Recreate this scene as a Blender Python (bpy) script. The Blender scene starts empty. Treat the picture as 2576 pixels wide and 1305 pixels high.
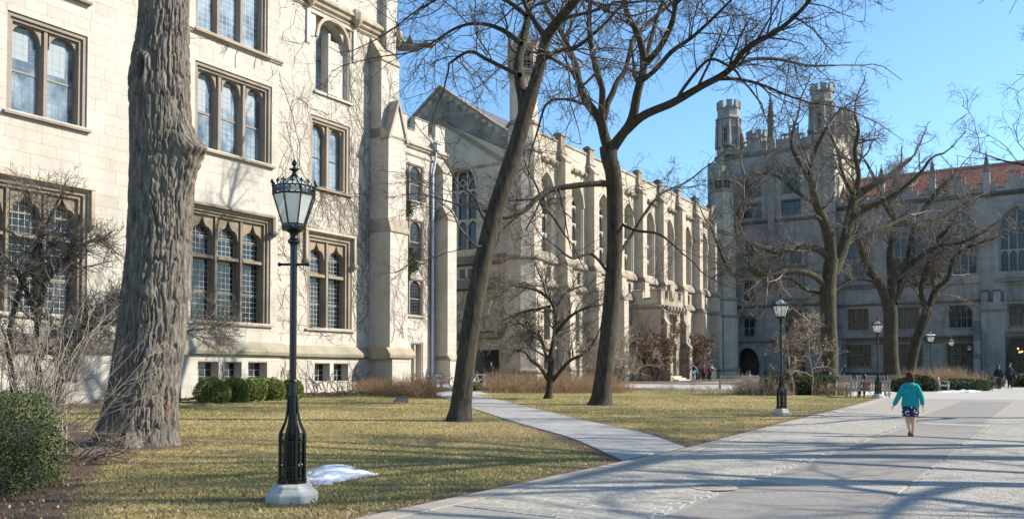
import bpy, bmesh, math, random
import numpy as np
from mathutils import Vector, Matrix, noise
PI = math.pi
scene = bpy.context.scene

# ------------------------------------------------------------------ camera, sky, sun, exposure
F_PX, PY, TILT, EYE = 2200.0, 876.0, math.radians(1.6), 1.75
cam_data = bpy.data.cameras.new('camera')
cam = bpy.data.objects.new('camera', cam_data)
scene.collection.objects.link(cam)
cam.location = (0, 0, EYE)
cam.rotation_euler = (math.radians(90) + TILT, 0, 0)
cam_data.sensor_width = 36.0
cam_data.lens = 36.0 * F_PX / 2576.0
cam_data.shift_y = (PY - 652.5) / 2576.0
cam_data.clip_start = 0.1
cam_data.clip_end = 2000.0
scene.camera = cam

SUN_AZ = math.radians(3.0)      # from +X towards +Y
SUN_EL = math.radians(33.0)
world = bpy.data.worlds.new('World')
scene.world = world
world.use_nodes = True
wn = world.node_tree
wn.nodes.clear()
sky = wn.nodes.new('ShaderNodeTexSky')
sky.sky_type = 'NISHITA'
sky.sun_disc = False
sky.sun_elevation = SUN_EL
sky.sun_rotation = math.radians(90) - SUN_AZ
sky.altitude = 0
sky.air_density = 1.15
sky.dust_density = 0.35
sky.ozone_density = 2.2
bg = wn.nodes.new('ShaderNodeBackground')
bg.inputs['Strength'].default_value = 0.105
wo = wn.nodes.new('ShaderNodeOutputWorld')
tint = wn.nodes.new('ShaderNodeMix'); tint.data_type = 'RGBA'; tint.blend_type = 'MULTIPLY'
tint.inputs[0].default_value = 1.0; tint.inputs[7].default_value = (.86, 1.11, 1.28, 1)   # the clear, cold winter blue
wn.links.new(sky.outputs[0], tint.inputs[6]); wn.links.new(tint.outputs[2], bg.inputs['Color'])
wn.links.new(bg.outputs[0], wo.inputs['Surface'])

sun_data = bpy.data.lights.new('sun', 'SUN')
sun_data.energy = 5.0
sun_data.angle = math.radians(0.53)
sun_data.color = (1.0, 0.92, 0.79)
sun = bpy.data.objects.new('sun', sun_data)
scene.collection.objects.link(sun)
sdir = Vector((math.cos(SUN_EL) * math.cos(SUN_AZ), math.cos(SUN_EL) * math.sin(SUN_AZ), math.sin(SUN_EL)))
sun.rotation_euler = sdir.to_track_quat('Z', 'Y').to_euler()
sun.location = sdir * 300

scene.view_settings.view_transform = 'Standard'
scene.view_settings.look = 'None'
scene.view_settings.gamma = 1.0
scene.view_settings.use_curve_mapping = False
scene.view_settings.exposure = 0.86

# ------------------------------------------------------------------ ground shape and the grid of the quadrangle
U = (0.5358, 0.8443)             # direction of the long wall; the other axis is at right angles
PHI = math.atan2(U[1], U[0])
def gz(X, Y):
    return .0125 * min(max(Y, -20), 130) - .01 * min(max(X, -60), 15)
def gzn(X, Y):
    return .0125 * np.clip(Y, -20, 130) - .01 * np.clip(X, -60, 15)
def W(x, y, z=0):
    return Vector((U[0] * x - U[1] * y, U[1] * x + U[0] * y, z))
def toG(X, Y):
    return (U[0] * X + U[1] * Y, -U[1] * X + U[0] * Y)
def gg(x, y):
    w = W(x, y); return gz(w.x, w.y)
def ray(x, y):
    cx = (x - 1288) / F_PX; cy = (PY - y) / F_PX
    d = math.cos(TILT) - cy * math.sin(TILT)
    return cx / d, (cy * math.cos(TILT) + math.sin(TILT)) / d
def G(x, y):
    k, m = ray(x, y)
    Y = EYE / (.0125 - .01 * k - m)
    if k * Y > 15: Y = (EYE + .15) / (.0125 - m)
    return (k * Y, Y)
def at(x, y, Y):
    k, m = ray(x, y)
    return Vector((k * Y, Y, EYE + m * Y))

# ------------------------------------------------------------------ object helpers
COL = scene.collection
def tag(o, label=None, cat=None, group=None, kind=None):
    if label: o['label'] = label
    if cat: o['category'] = cat
    if group: o['group'] = group
    if kind: o['kind'] = kind
    return o
def thing(name, label, cat, loc=(0, 0, 0), rz=0, group=None):
    o = bpy.data.objects.new(name, None)
    o.empty_display_size = .3
    COL.objects.link(o)
    o.location = loc; o.rotation_euler = (0, 0, rz)
    return tag(o, label, cat, group)
def link(name, me, mat=None, parent=None, loc=None, rz=0, world=False):
    """link a mesh; loc in the parent's frame, or world=True when the mesh holds world coordinates"""
    if mat is not None and len(me.materials) == 0:
        for m in (mat if isinstance(mat, (list, tuple)) else [mat]): me.materials.append(m)
    o = bpy.data.objects.new(name, me)
    COL.objects.link(o)
    if parent is not None:
        o.parent = parent
        if world:
            o.matrix_parent_inverse = chain(parent).inverted()
    if loc is not None: o.location = loc
    if rz: o.rotation_euler = (0, 0, rz)
    return o
def chain(o):
    M = Matrix.LocRotScale(o.location, o.rotation_euler, o.scale)
    if o.parent: M = chain(o.parent) @ o.matrix_parent_inverse @ M
    return M
def dup(root, loc=None, rz=None, label=None, group=None, scale=None, mats=None):
    r = root.copy(); COL.objects.link(r)
    if loc is not None: r.location = loc
    if rz is not None: r.rotation_euler = (0, 0, rz)
    if scale is not None: r.scale = (scale,) * 3
    if label: r['label'] = label
    if group: r['group'] = group
    def rec(src, dst):
        for ch in list(KIDS.get(src.name, [])):
            c = ch.copy(); COL.objects.link(c); c.parent = dst
            c.matrix_parent_inverse = ch.matrix_parent_inverse.copy()
            if mats and c.data and c.data.materials and c.data.materials[0] in mats:
                c.data = c.data.copy(); c.data.materials[0] = mats[ch.data.materials[0]]
            KIDS.setdefault(dst.name, []).append(c)
            rec(ch, c)
    rec(root, r)
    return r
KIDS = {}
_link = link
def link(name, me, mat=None, parent=None, **k):
    o = _link(name, me, mat, parent, **k)
    if parent is not None: KIDS.setdefault(parent.name, []).append(o)
    return o

class MB:
    """collects polygons"""
    def __init__(self):
        self.v = []; self.f = []; self.m = []; self.cur = 0; self.t = []; self.tint = None
    def add(self, verts, faces, tint=None):
        n = len(self.v)
        self.v.extend([tuple(p) for p in verts])
        self.f.extend([tuple(i + n for i in f) for f in faces])
        self.m.extend([self.cur] * len(faces))
        self.t.extend([tint or 0.0] * len(faces))
        return self
    def box(self, x0, x1, y0, y1, z0, z1, tint=None, M=None, back=True):
        vs = [(x0, y0, z0), (x1, y0, z0), (x1, y1, z0), (x0, y1, z0), (x0, y0, z1), (x1, y0, z1), (x1, y1, z1), (x0, y1, z1)]
        if M is not None: vs = [tuple(M @ Vector(p)) for p in vs]
        fs = [(0, 3, 2, 1), (4, 5, 6, 7), (0, 1, 5, 4), (1, 2, 6, 5), (3, 0, 4, 7)]
        if back: fs.append((2, 3, 7, 6))
        return self.add(vs, fs, tint)
    def bar(self, p0, p1, w, h=None, up=(0, 0, 1)):
        p0 = Vector(p0); p1 = Vector(p1); h = h or w
        d = (p1 - p0); L = d.length; d.normalize()
        s = d.cross(Vector(up))
        if s.length < 1e-4: s = d.cross(Vector((0, 1, 0)))
        s.normalize(); u = s.cross(d)
        vs = []
        for q in (p0, p1):
            for a, b in ((-1, -1), (1, -1), (1, 1), (-1, 1)):
                vs.append(q + s * a * w / 2 + u * b * h / 2)
        return self.add(vs, [(0, 3, 2, 1), (4, 5, 6, 7), (0, 1, 5, 4), (1, 2, 6, 5), (2, 3, 7, 6), (3, 0, 4, 7)])
    def prism_x(self, prof, x0, x1, tint=None):
        """profile (y,z) extruded along x"""
        n = len(prof)
        vs = [(x0, y, z) for y, z in prof] + [(x1, y, z) for y, z in prof]
        fs = [(i, (i + 1) % n, n + (i + 1) % n, n + i) for i in range(n)] + [tuple(range(n - 1, -1, -1)), tuple(range(n, 2 * n))]
        return self.add(vs, fs, tint)
    def prism_y(self, prof, y0, y1, tint=None):
        n = len(prof)
        vs = [(x, y0, z) for x, z in prof] + [(x, y1, z) for x, z in prof]
        fs = [(i, (i + 1) % n, n + (i + 1) % n, n + i) for i in range(n)] + [tuple(range(n - 1, -1, -1)), tuple(range(n, 2 * n))]
        return self.add(vs, fs, tint)
    def prism_z(self, poly, z0, z1, tint=None):
        n = len(poly)
        vs = [(x, y, z0) for x, y in poly] + [(x, y, z1) for x, y in poly]
        fs = [(i, (i + 1) % n, n + (i + 1) % n, n + i) for i in range(n)] + [tuple(range(n - 1, -1, -1)), tuple(range(n, 2 * n))]
        return self.add(vs, fs, tint)
    def lathe(self, prof, n=16, c=(0, 0), rot=0.0, cap=True, a0=0, a1=None):
        """profile (r,z); n sides"""
        full = a1 is None
        k = n if full else n + 1
        vs = []
        for r, z in prof:
            for i in range(k):
                a = rot + (2 * PI * i / n if full else a0 + (a1 - a0) * i / n)
                vs.append((c[0] + r * math.cos(a), c[1] + r * math.sin(a), z))
        fs = []
        for j in range(len(prof) - 1):
            for i in range(n):
                i2 = (i + 1) % k
                fs.append((j * k + i, j * k + i2, (j + 1) * k + i2, (j + 1) * k + i))
        if cap:
            fs.append(tuple(range(k - 1, -1, -1))); fs.append(tuple((len(prof) - 1) * k + i for i in range(k)))
        return self.add(vs, fs)
    def tube(self, pts, r, s=6, cap=True):
        pts = [Vector(p) for p in pts]; n = len(pts)
        rr = r if isinstance(r, (list, tuple)) else [r] * n
        vs = []
        ref = None
        for i, p in enumerate(pts):
            t = (pts[min(i + 1, n - 1)] - pts[max(i - 1, 0)]).normalized()
            if ref is None:
                ref = Vector((0, 0, 1)) if abs(t.z) < .9 else Vector((1, 0, 0))
                a = t.cross(ref).normalized()
            else:
                a = (a - t * a.dot(t)).normalized()
            b = t.cross(a)
            for k in range(s):
                q = 2 * PI * k / s
                vs.append(p + (a * math.cos(q) + b * math.sin(q)) * rr[i])
        fs = [(j * s + i, j * s + (i + 1) % s, (j + 1) * s + (i + 1) % s, (j + 1) * s + i) for j in range(n - 1) for i in range(s)]
        if cap: fs += [tuple(range(s - 1, -1, -1)), tuple((n - 1) * s + i for i in range(s))]
        return self.add(vs, fs)
    def arch_plate(self, x0, x1, z0, z1, prof, y0, y1, n=14, tint=None):
        """plate x0..x1, z0..z1 with the hole below the curve prof(t) (0..1 -> 0..1 of z1-z0)"""
        H = z1 - z0
        pts = [(x0 + (x1 - x0) * i / n, min(z0 + H * prof(i / n), z1 - .002)) for i in range(n + 1)]
        vs = []; fs = []
        for (x, z) in pts: vs += [(x, y0, z), (x, y0, z1), (x, y1, z), (x, y1, z1)]
        for i in range(n):
            a = 4 * i; b = 4 * (i + 1)
            fs += [(a, b, b + 1, a + 1), (a + 2, a + 3, b + 3, b + 2), (a, a + 2, b + 2, b)]
        return self.add(vs, fs, tint)
    def arch_ring(self, x0, x1, zs, rise, prof, thick, y0, y1, n=18):
        """moulding that follows an arch prof (0..1) springing at zs, ring of given thickness outwards"""
        pts = [Vector((x0 + (x1 - x0) * i / n, zs + rise * prof(i / n))) for i in range(n + 1)]
        out = []
        for i, p in enumerate(pts):
            a = pts[max(i - 1, 0)]; b = pts[min(i + 1, n)]
            t = (b - a).normalized(); nrm = Vector((-t.y, t.x))
            if i == 0: nrm = Vector((-1, .0))
            if i == n: nrm = Vector((1, .0))
            out.append(p + nrm * thick)
        vs = []; fs = []
        for p, q in zip(pts, out): vs += [(p.x, y0, p.y), (q.x, y0, q.y), (p.x, y1, p.y), (q.x, y1, q.y)]
        for i in range(n):
            a = 4 * i; b = a + 4
            fs += [(a, b, b + 1, a + 1), (a, a + 2, b + 2, b), (a + 1, b + 1, b + 3, a + 3)]
        fs += [(0, 1, 3, 2), (4 * n, 4 * n + 2, 4 * n + 3, 4 * n + 1)]
        return self.add(vs, fs)
    def mesh(self, name='mesh', mats=None, smooth=False):
        me = bpy.data.meshes.new(name)
        me.from_pydata(self.v, [], self.f)
        if mats:
            for m in (mats if isinstance(mats, (list, tuple)) else [mats]): me.materials.append(m)
            if len(me.materials) > 1: me.polygons.foreach_set('material_index', self.m)
        if any(self.t):
            at_ = me.attributes.new('tint', 'FLOAT', 'FACE')
            at_.data.foreach_set('value', self.t)
        if smooth: me.polygons.foreach_set('use_smooth', [True] * len(me.polygons))
        me.update()
        return me
    def build(self, name, mat, parent=None, smooth=False, bevel=0, **k):
        o = link(name, self.mesh(name, mat, smooth), None, parent, **k)
        if bevel:
            b = o.modifiers.new('bevel', 'BEVEL'); b.width = bevel; b.segments = 1; b.limit_method = 'ANGLE'
        return o

def np_mesh(name, V, Fq, mat, attr=None, smooth=False, tri=False):
    """fast mesh: V (n,3), Fq (m,4 or 3)"""
    me = bpy.data.meshes.new(name)
    V = np.asarray(V, dtype=np.float32); Fq = np.asarray(Fq, dtype=np.int32)
    m, s = Fq.shape
    me.vertices.add(len(V)); me.vertices.foreach_set('co', V.ravel())
    me.loops.add(m * s); me.loops.foreach_set('vertex_index', Fq.ravel())
    me.polygons.add(m)
    me.polygons.foreach_set('loop_start', np.arange(0, m * s, s, dtype=np.int32))
    me.polygons.foreach_set('loop_total', np.full(m, s, dtype=np.int32))
    if smooth: me.polygons.foreach_set('use_smooth', np.ones(m, dtype=bool))
    me.update(calc_edges=True)
    for mm in (mat if isinstance(mat, (list, tuple)) else [mat]): me.materials.append(mm)
    if attr:
        for nm, (dom, arr) in attr.items():
            a = me.attributes.new(nm, 'FLOAT', dom); a.data.foreach_set('value', np.asarray(arr, dtype=np.float32))
    return me

# ------------------------------------------------------------------ profiles of arches
def p_tudor(t):      # four-centred, flat
    u = abs(2 * t - 1); return .86 * (1 - u ** 3.2) ** .62 + .14 * (1 - u)
def p_gothic(t):
    u = abs(2 * t - 1); return math.sqrt(max(0, 1 - ((u + .55) / 1.55) ** 2)) / math.sqrt(1 - (.55 / 1.55) ** 2)
def p_round(t):
    u = abs(2 * t - 1); return math.sqrt(max(0, 1 - u * u))
def p_ogee(t):
    u = abs(2 * t - 1)
    return (math.sqrt(max(0, 1 - ((u - .42) / .58) ** 2)) * .52 if u > .42 else .52 + .46 * (1 - u / .42) ** 1.7)
def p_foil(t):
    u = abs(2 * t - 1)
    return (.55 + .45 * math.sqrt(max(0, 1 - (u / .45) ** 2))) if u < .45 else .62 * math.sqrt(max(0, 1 - ((u - .45) / .55) ** 2)) ** .9
# ------------------------------------------------------------------ materials
class N:
    def __init__(self, name):
        self.m = bpy.data.materials.new(name); self.m.use_nodes = True
        self.t = self.m.node_tree; self.t.nodes.clear()
        self.out = self.t.nodes.new('ShaderNodeOutputMaterial')
        self.b = self.t.nodes.new('ShaderNodeBsdfPrincipled')
        self.t.links.new(self.b.outputs[0], self.out.inputs[0])
        self._pos = None
    def n(self, typ, **k):
        x = self.t.nodes.new('ShaderNode' + typ)
        for a, v in k.items():
            if a.startswith('i_'):
                key = a[2:]; key = int(key) if key.isdigit() else key.replace('_', ' ')
                self.set(x.inputs[key], v)
            else: setattr(x, a, v)
        return x
    def set(self, s, v):
        if isinstance(v, bpy.types.NodeSocket): self.t.links.new(v, s)
        else: s.default_value = v
    def pos(self):
        if self._pos is None: self._pos = self.n('NewGeometry').outputs['Position']
        return self._pos
    def noise(self, scale, detail=4, rough=.55, vec=None, dist=0, d3=True):
        x = self.n('TexNoise', i_Scale=scale, i_Detail=detail, i_Roughness=rough, i_Distortion=dist)
        self.t.links.new(vec or self.pos(), x.inputs['Vector'])
        return x.outputs['Fac']
    def mapv(self, scale, rot=(0, 0, 0), vec=None):
        x = self.n('Mapping'); x.inputs['Scale'].default_value = scale; x.inputs['Rotation'].default_value = rot
        self.t.links.new(vec or self.pos(), x.inputs['Vector']); return x.outputs[0]
    def ramp(self, fac, stops):
        x = self.n('ValToRGB'); self.t.links.new(fac, x.inputs[0])
        cr = x.color_ramp
        while len(cr.elements) < len(stops): cr.elements.new(.5)
        for e, (p, c) in zip(cr.elements, stops):
            e.position = p; e.color = (c if len(c) == 4 else (*c, 1)) if hasattr(c, '__len__') else (c, c, c, 1)
        return x.outputs[0]
    def mix(self, fac, a, b, mode='MIX'):
        x = self.n('Mix', data_type='RGBA', blend_type=mode)
        self.set(x.inputs[0], fac)
        for i, v in ((6, a), (7, b)):
            if isinstance(v, (tuple, list)) and len(v) == 3: v = (*v, 1)
            self.set(x.inputs[i], v)
        return x.outputs[2]
    def math(self, op, a, b=None, c=None, clamp=False):
        x = self.n('Math', operation=op, use_clamp=clamp); self.set(x.inputs[0], a)
        if b is not None: self.set(x.inputs[1], b)
        if c is not None: self.set(x.inputs[2], c)
        return x.outputs[0]
    def attr(self, name): return self.n('Attribute', attribute_name=name).outputs['Fac']
    def bump(self, h, strength=.3, dist=.02):
        x = self.n('Bump', i_Strength=strength, i_Distance=dist); self.t.links.new(h, x.inputs['Height'])
        self.t.links.new(x.outputs[0], self.b.inputs['Normal'])
    def done(self, col=None, rough=.8, **k):
        if col is not None: self.set(self.b.inputs['Base Color'], (*col, 1) if isinstance(col, (tuple, list)) and len(col) == 3 else col)
        self.set(self.b.inputs['Roughness'], rough)
        for a, v in k.items(): self.set(self.b.inputs[a.replace('_', ' ')], v)
        return self.m

def tint_value(n):
    a = n.attr('tint'); r = n.n('ObjectInfo').outputs['Random']
    g = n.math('GREATER_THAN', a, .0005)
    x = n.n('Mix', data_type='FLOAT'); n.set(x.inputs[0], g); n.set(x.inputs[2], r); n.set(x.inputs[3], a)
    return x.outputs[0]

def mat_stone(name, c0, c1, stain=(.20, .17, .13), stain_amt=.35, streak=.5, rough=.9, bump=.25, warm=(.5, .40, .28)):
    n = N(name)
    tv = tint_value(n)
    base = n.mix(tv, c0, c1)
    # some blocks a little warmer
    w = n.math('MULTIPLY', n.math('GREATER_THAN', n.math('FRACT', n.math('MULTIPLY', tv, 7.31)), .72), .25)
    base = n.mix(w, base, warm)
    f = n.ramp(n.noise(.55, 6, .6), [(.42, 0), (.72, 1)])
    s = n.ramp(n.noise(1.0, 5, .65, n.mapv((2.2, 2.2, .28))), [(.48, 0), (.74, 1)])
    st = n.math('ADD', n.math('MULTIPLY', f, stain_amt), n.math('MULTIPLY', s, stain_amt * streak), clamp=True)
    col = n.mix(st, base, stain)
    fine = n.noise(14, 6, .7)
    col = n.mix(.25, col, n.ramp(fine, [(.3, (.35, .33, .3)), (.7, (.75, .72, .68))]), 'OVERLAY')
    n.bump(n.noise(22, 8, .7), bump, .02)
    return n.done(col, rough, Specular_IOR_Level=.25)

M_ = {}
M_['stone'] = mat_stone('limestone', (.425, .395, .35), (.47, .44, .395), stain=(.25, .22, .185), stain_amt=.40, warm=(.44, .395, .345))
M_['joint'] = mat_stone('mortar', (.385, .35, .30), (.42, .385, .335), stain=(.27, .24, .20), stain_amt=.3)
M_['trim'] = mat_stone('weathered limestone trim', (.33, .28, .22), (.42, .36, .29), stain=(.11, .095, .075), stain_amt=.65, streak=.8)
M_['frame'] = mat_stone('brown window stonework', (.23, .19, .16), (.30, .255, .215), stain=(.10, .085, .07), stain_amt=.5)
M_['dark'] = mat_stone('sooty limestone', (.15, .125, .10), (.21, .175, .14), stain=(.05, .045, .04), stain_amt=.6)
M_['darktrim'] = mat_stone('sooty moulding', (.16, .14, .12), (.24, .205, .165), stain=(.05, .045, .04), stain_amt=.7)
M_['moss'] = mat_stone('mossy weathered ledge', (.24, .215, .16), (.32, .29, .225), stain=(.12, .115, .075), stain_amt=.7)
M_['church'] = mat_stone('church limestone', (.42, .37, .30), (.48, .43, .355), stain=(.20, .165, .125), stain_amt=.36, warm=(.42, .34, .26))
M_['churchtrim'] = mat_stone('church trim', (.27, .23, .18), (.36, .31, .25), stain=(.085, .075, .06), stain_amt=.7, streak=.9)
M_['hall'] = mat_stone('shade-darkened hall limestone', (.245, .24, .235), (.30, .292, .285), stain=(.10, .094, .088), stain_amt=.5, streak=1.0, warm=(.21, .19, .175))  # stone darkened and cooled to paint the shade on hall and tower front
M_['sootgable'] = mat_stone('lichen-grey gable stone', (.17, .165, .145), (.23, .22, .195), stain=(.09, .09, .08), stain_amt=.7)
M_['halltrim'] = mat_stone('shade-darkened hall trim', (.11, .10, .095), (.15, .14, .13), stain=(.035, .033, .03), stain_amt=.7)  # trim darkened the same way for the shaded fronts

def mat_simple(name, col, rough=.6, metal=0, bump=None, var=None, **k):
    n = N(name)
    c = col
    if var:
        c = n.mix(n.ramp(n.noise(var[0], 5, .6), [(.35, 0), (.65, 1)]), col, var[1])
    if bump: n.bump(n.noise(bump[0], 6, .6), bump[1], .01)
    return n.done(c, rough, Metallic=metal, **k)

def mat_glass(name, c0, c1, spec=1.0, rough=.06, wav=.25, coat=0):
    n = N(name)
    c = n.mix(n.ramp(n.noise(1.1, 3, .5), [(.4, 0), (.62, 1)]), c0, c1)
    n.bump(n.noise(2.6, 2, .5), wav, .03)
    return n.done(c, rough, Specular_IOR_Level=spec, IOR=1.55)
M_['glass'] = mat_glass('window glass dark', (.008, .011, .016), (.028, .036, .046), spec=.42, wav=.4)
M_['glass_sky'] = mat_glass('glass toned for sky and blinds', (.05, .075, .10), (.22, .27, .31), spec=1.0)  # pale blue patches paint reflected sky and blinds into the glass
M_['glass_far'] = mat_glass('leaded glass far', (.01, .018, .032), (.025, .04, .065), spec=.45, rough=.2)
M_['glass_amber'] = mat_glass('leaded glass amber', (.014, .014, .013), (.085, .07, .042), spec=.35, rough=.2)
M_['glass_inner'] = mat_glass('dark glass and opening shade', (.008, .009, .01), (.02, .02, .022), spec=.3, rough=.2)  # also serves as painted darkness in the passage and belfry
M_['blind'] = mat_simple('white window blind', (.30, .345, .38), .8)
M_['lead'] = mat_simple('pale leading', (.36, .37, .37), .5)
M_['leaddark'] = mat_simple('leading', (.10, .11, .12), .45)
M_['sash'] = mat_simple('weathered wooden sash', (.20, .17, .13), .7)
M_['sashdark'] = mat_simple('dark sash', (.05, .055, .06), .5)
M_['iron'] = mat_simple('black painted iron', (.007, .008, .010), .25, bump=(60, .15), Specular_IOR_Level=.42)
n = N('milky lamp glass'); n.done((.80, .81, .76), .3)
_t = n.n('BsdfTranslucent', i_Color=(.85, .86, .80, 1)); _x = n.n('MixShader', i_0=.45)
n.t.links.new(n.b.outputs[0], _x.inputs[1]); n.t.links.new(_t.outputs[0], _x.inputs[2]); n.t.links.new(_x.outputs[0], n.out.inputs[0]); M_['lampglass'] = n.m
M_['concrete'] = mat_simple('lamp footing stone', (.36, .34, .30), .9, bump=(40, .5), var=(6, (.5, .48, .43)))
M_['snow'] = mat_simple('old snow', (.78, .80, .83), .6, bump=(30, .8), var=(7, (.56, .56, .56)), Subsurface_Weight=0)
M_['lamplight'] = None
n = N('warm lamp'); M_['lamplight'] = n.done((1, .6, .2), .5, Emission_Color=(1, .55, .15, 1), Emission_Strength=2.2)
M_['teak'] = mat_simple('silvered teak', (.28, .25, .215), .75, bump=(30, .3), var=(7, (.38, .345, .30)))
M_['zinc'] = mat_simple('zinc downpipe', (.30, .36, .42), .45, metal=.4, var=(3, (.40, .45, .50)))
M_['slate'] = mat_simple('slate roof', (.09, .09, .095), .6)
M_['wooddoor'] = mat_simple('dark oak door', (.035, .025, .018), .6, var=(5, (.055, .04, .028)))
M_['asphalt'] = None
def mat_ground():
    n = N('lawn and soil')
    g = n.attr('green'); s = n.attr('soil')
    fine = n.noise(38, 6, .75); med = n.noise(7, 5, .65); big = n.noise(.9, 4, .6)
    straw = n.mix(n.ramp(fine, [(.3, 0), (.7, 1)]), (.25, .19, .085), (.44, .345, .165))
    green = n.mix(n.ramp(fine, [(.3, 0), (.7, 1)]), (.075, .085, .025), (.20, .205, .075))
    gf = n.ramp(n.math('ADD', n.math('MULTIPLY', g, .75), n.math('MULTIPLY', n.math('ADD', n.math('MULTIPLY', med, .6), n.math('MULTIPLY', big, .6)), .55)), [(.56, 0), (.95, .85)])
    lawn = n.mix(gf, straw, green)
    mulch = n.mix(n.ramp(n.noise(26, 7, .8), [(.38, 0), (.66, 1)]), (.07, .045, .03), (.30, .21, .15))
    sf = n.ramp(n.math('ADD', s, n.math('MULTIPLY', n.math('SUBTRACT', n.noise(9, 6, .75), .5), .9)), [(.42, 0), (.58, 1)])
    n.bump(n.math('ADD', fine, n.noise(90, 4, .8)), .9, .03)
    return n.done(n.mix(sf, lawn, mulch), .95, Specular_IOR_Level=.1)
M_['ground'] = mat_ground()
def mat_speckle(name, c0, c1, s1=60, bump=.5, big=None, rough=.85, tint=False):
    n = N(name)
    c = n.mix(n.ramp(n.math('ADD', n.math('MULTIPLY', n.noise(s1, 6, .75), .6), n.math('MULTIPLY', n.noise(s1 * .3, 5, .8), .4)), [(.40, 0), (.60, 1)]), c0, c1)
    if big: c = n.mix(n.ramp(n.noise(big[0], 5, .6), [(.4, 0), (.7, 1)]), c, big[1])
    if tint:
        tv = tint_value(n)
        c = n.mix(.55, c, n.ramp(tv, [(0, (.38, .38, .39)), (.5, (.5, .5, .5)), (1, (.62, .61, .58))]), 'OVERLAY')
    n.bump(n.noise(s1 * 1.4, 6, .75), bump, .01)
    return n.done(c, rough, Specular_IOR_Level=.3)
M_['asphalt'] = mat_speckle('worn asphalt', (.11, .10, .09), (.38, .352, .315), 70, .7, (1.0, (.22, .205, .185)))
M_['paver'] = mat_speckle('granite setts', (.25, .23, .195), (.42, .39, .34), 40, .6, None, tint=True)
M_['paverjoint'] = mat_speckle('sett joints', (.24, .22, .185), (.37, .34, .295), 40, .6)
M_['slab'] = mat_speckle('bluestone slabs', (.265, .26, .25), (.34, .335, .32), 30, .25, (1.5, (.285, .28, .265)), tint=True)
M_['kerb'] = mat_speckle('pale kerb', (.33, .29, .25), (.46, .42, .37), 40, .4, tint=True)
M_['edging'] = mat_speckle('worn beige edging', (.27, .235, .195), (.36, .32, .27), 40, .4, tint=True)
M_['pale'] = mat_speckle('pale concrete path', (.33, .31, .275), (.43, .41, .37), 30, .3, (.6, (.34, .32, .29)))

def mat_bark(name, c0, c1, moss=0.0, mossc=(.14, .14, .045)):
    n = N(name)
    v = n.mapv((1, 1, .22))
    f = n.noise(9, 8, .7, v, .6)
    c = n.mix(n.ramp(f, [(.36, 0), (.62, 1)]), c0, c1)
    if moss > 0:
        mf = n.math('MULTIPLY', n.ramp(n.noise(1.3, 5, .65), [(.5, 0), (.62, 1)]), moss)
        c = n.mix(mf, c, mossc)
    n.bump(n.noise(14, 8, .75, v, .5), .8, .05)
    return n.done(c, .95, Specular_IOR_Level=.15)
M_['bark_big'] = mat_bark('deeply furrowed bark', (.085, .072, .06), (.23, .20, .17), .25, (.15, .16, .12))
M_['bark'] = mat_bark('locust bark', (.028, .024, .019), (.085, .072, .056), .3, (.07, .068, .032))
M_['barkmoss'] = mat_bark('mossy bark', (.033, .028, .021), (.095, .08, .058), .6, (.085, .085, .032))
M_['twig'] = mat_simple('twigs', (.045, .035, .028), .8, var=(2.5, (.085, .068, .054)))
M_['twigsun'] = mat_simple('sunlight-paled twigs', (.085, .07, .055), .8, var=(2.5, (.17, .145, .12)))  # twig colour lightened to paint sunlight on the twigs
M_['twigpale'] = mat_simple('pale shrub twigs', (.24, .18, .13), .75, var=(4, (.36, .29, .22)))
M_['twigred'] = mat_simple('reddish dry stems', (.20, .11, .06), .8, var=(3, (.34, .23, .13)))
M_['vine'] = mat_simple('bare vine stems', (.13, .095, .07), .85)
M_['hollow_shade'] = mat_simple('shade-darkened hollow wood', (.035, .024, .018), .9, var=(9, (.07, .05, .035)))  # wood inside the trunk hollow, its shade painted in as dark colour
M_['yew_inner'] = mat_simple('yew dark core', (.012, .016, .007), .9)
M_['box_inner'] = mat_simple('boxwood dark core', (.02, .025, .010), .9)
M_['cutwood'] = mat_bark('bare wood', (.16, .10, .06), (.34, .24, .16))
def mat_leaf(name, c0, c1, rough=.6):
    n = N(name)
    c = n.mix(n.attr('tint'), c0, c1)
    return n.done(c, rough, Specular_IOR_Level=.3)
M_['yew'] = mat_leaf('yew needles', (.018, .034, .012), (.085, .11, .036))
M_['box'] = mat_leaf('boxwood leaves', (.045, .075, .016), (.20, .235, .055))
M_['ivy'] = mat_leaf('ivy leaves', (.03, .055, .018), (.10, .14, .045))
M_['brownleaf'] = mat_leaf('dry brown leaves', (.10, .055, .025), (.26, .155, .075))
M_['litter'] = mat_leaf('fallen leaves', (.13, .085, .05), (.38, .29, .195))
M_['blade'] = mat_leaf('grass blades', (.42, .325, .145), (.13, .145, .04), .8)
M_['cover'] = mat_leaf('ground cover leaves', (.06, .055, .022), (.17, .155, .075))
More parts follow.
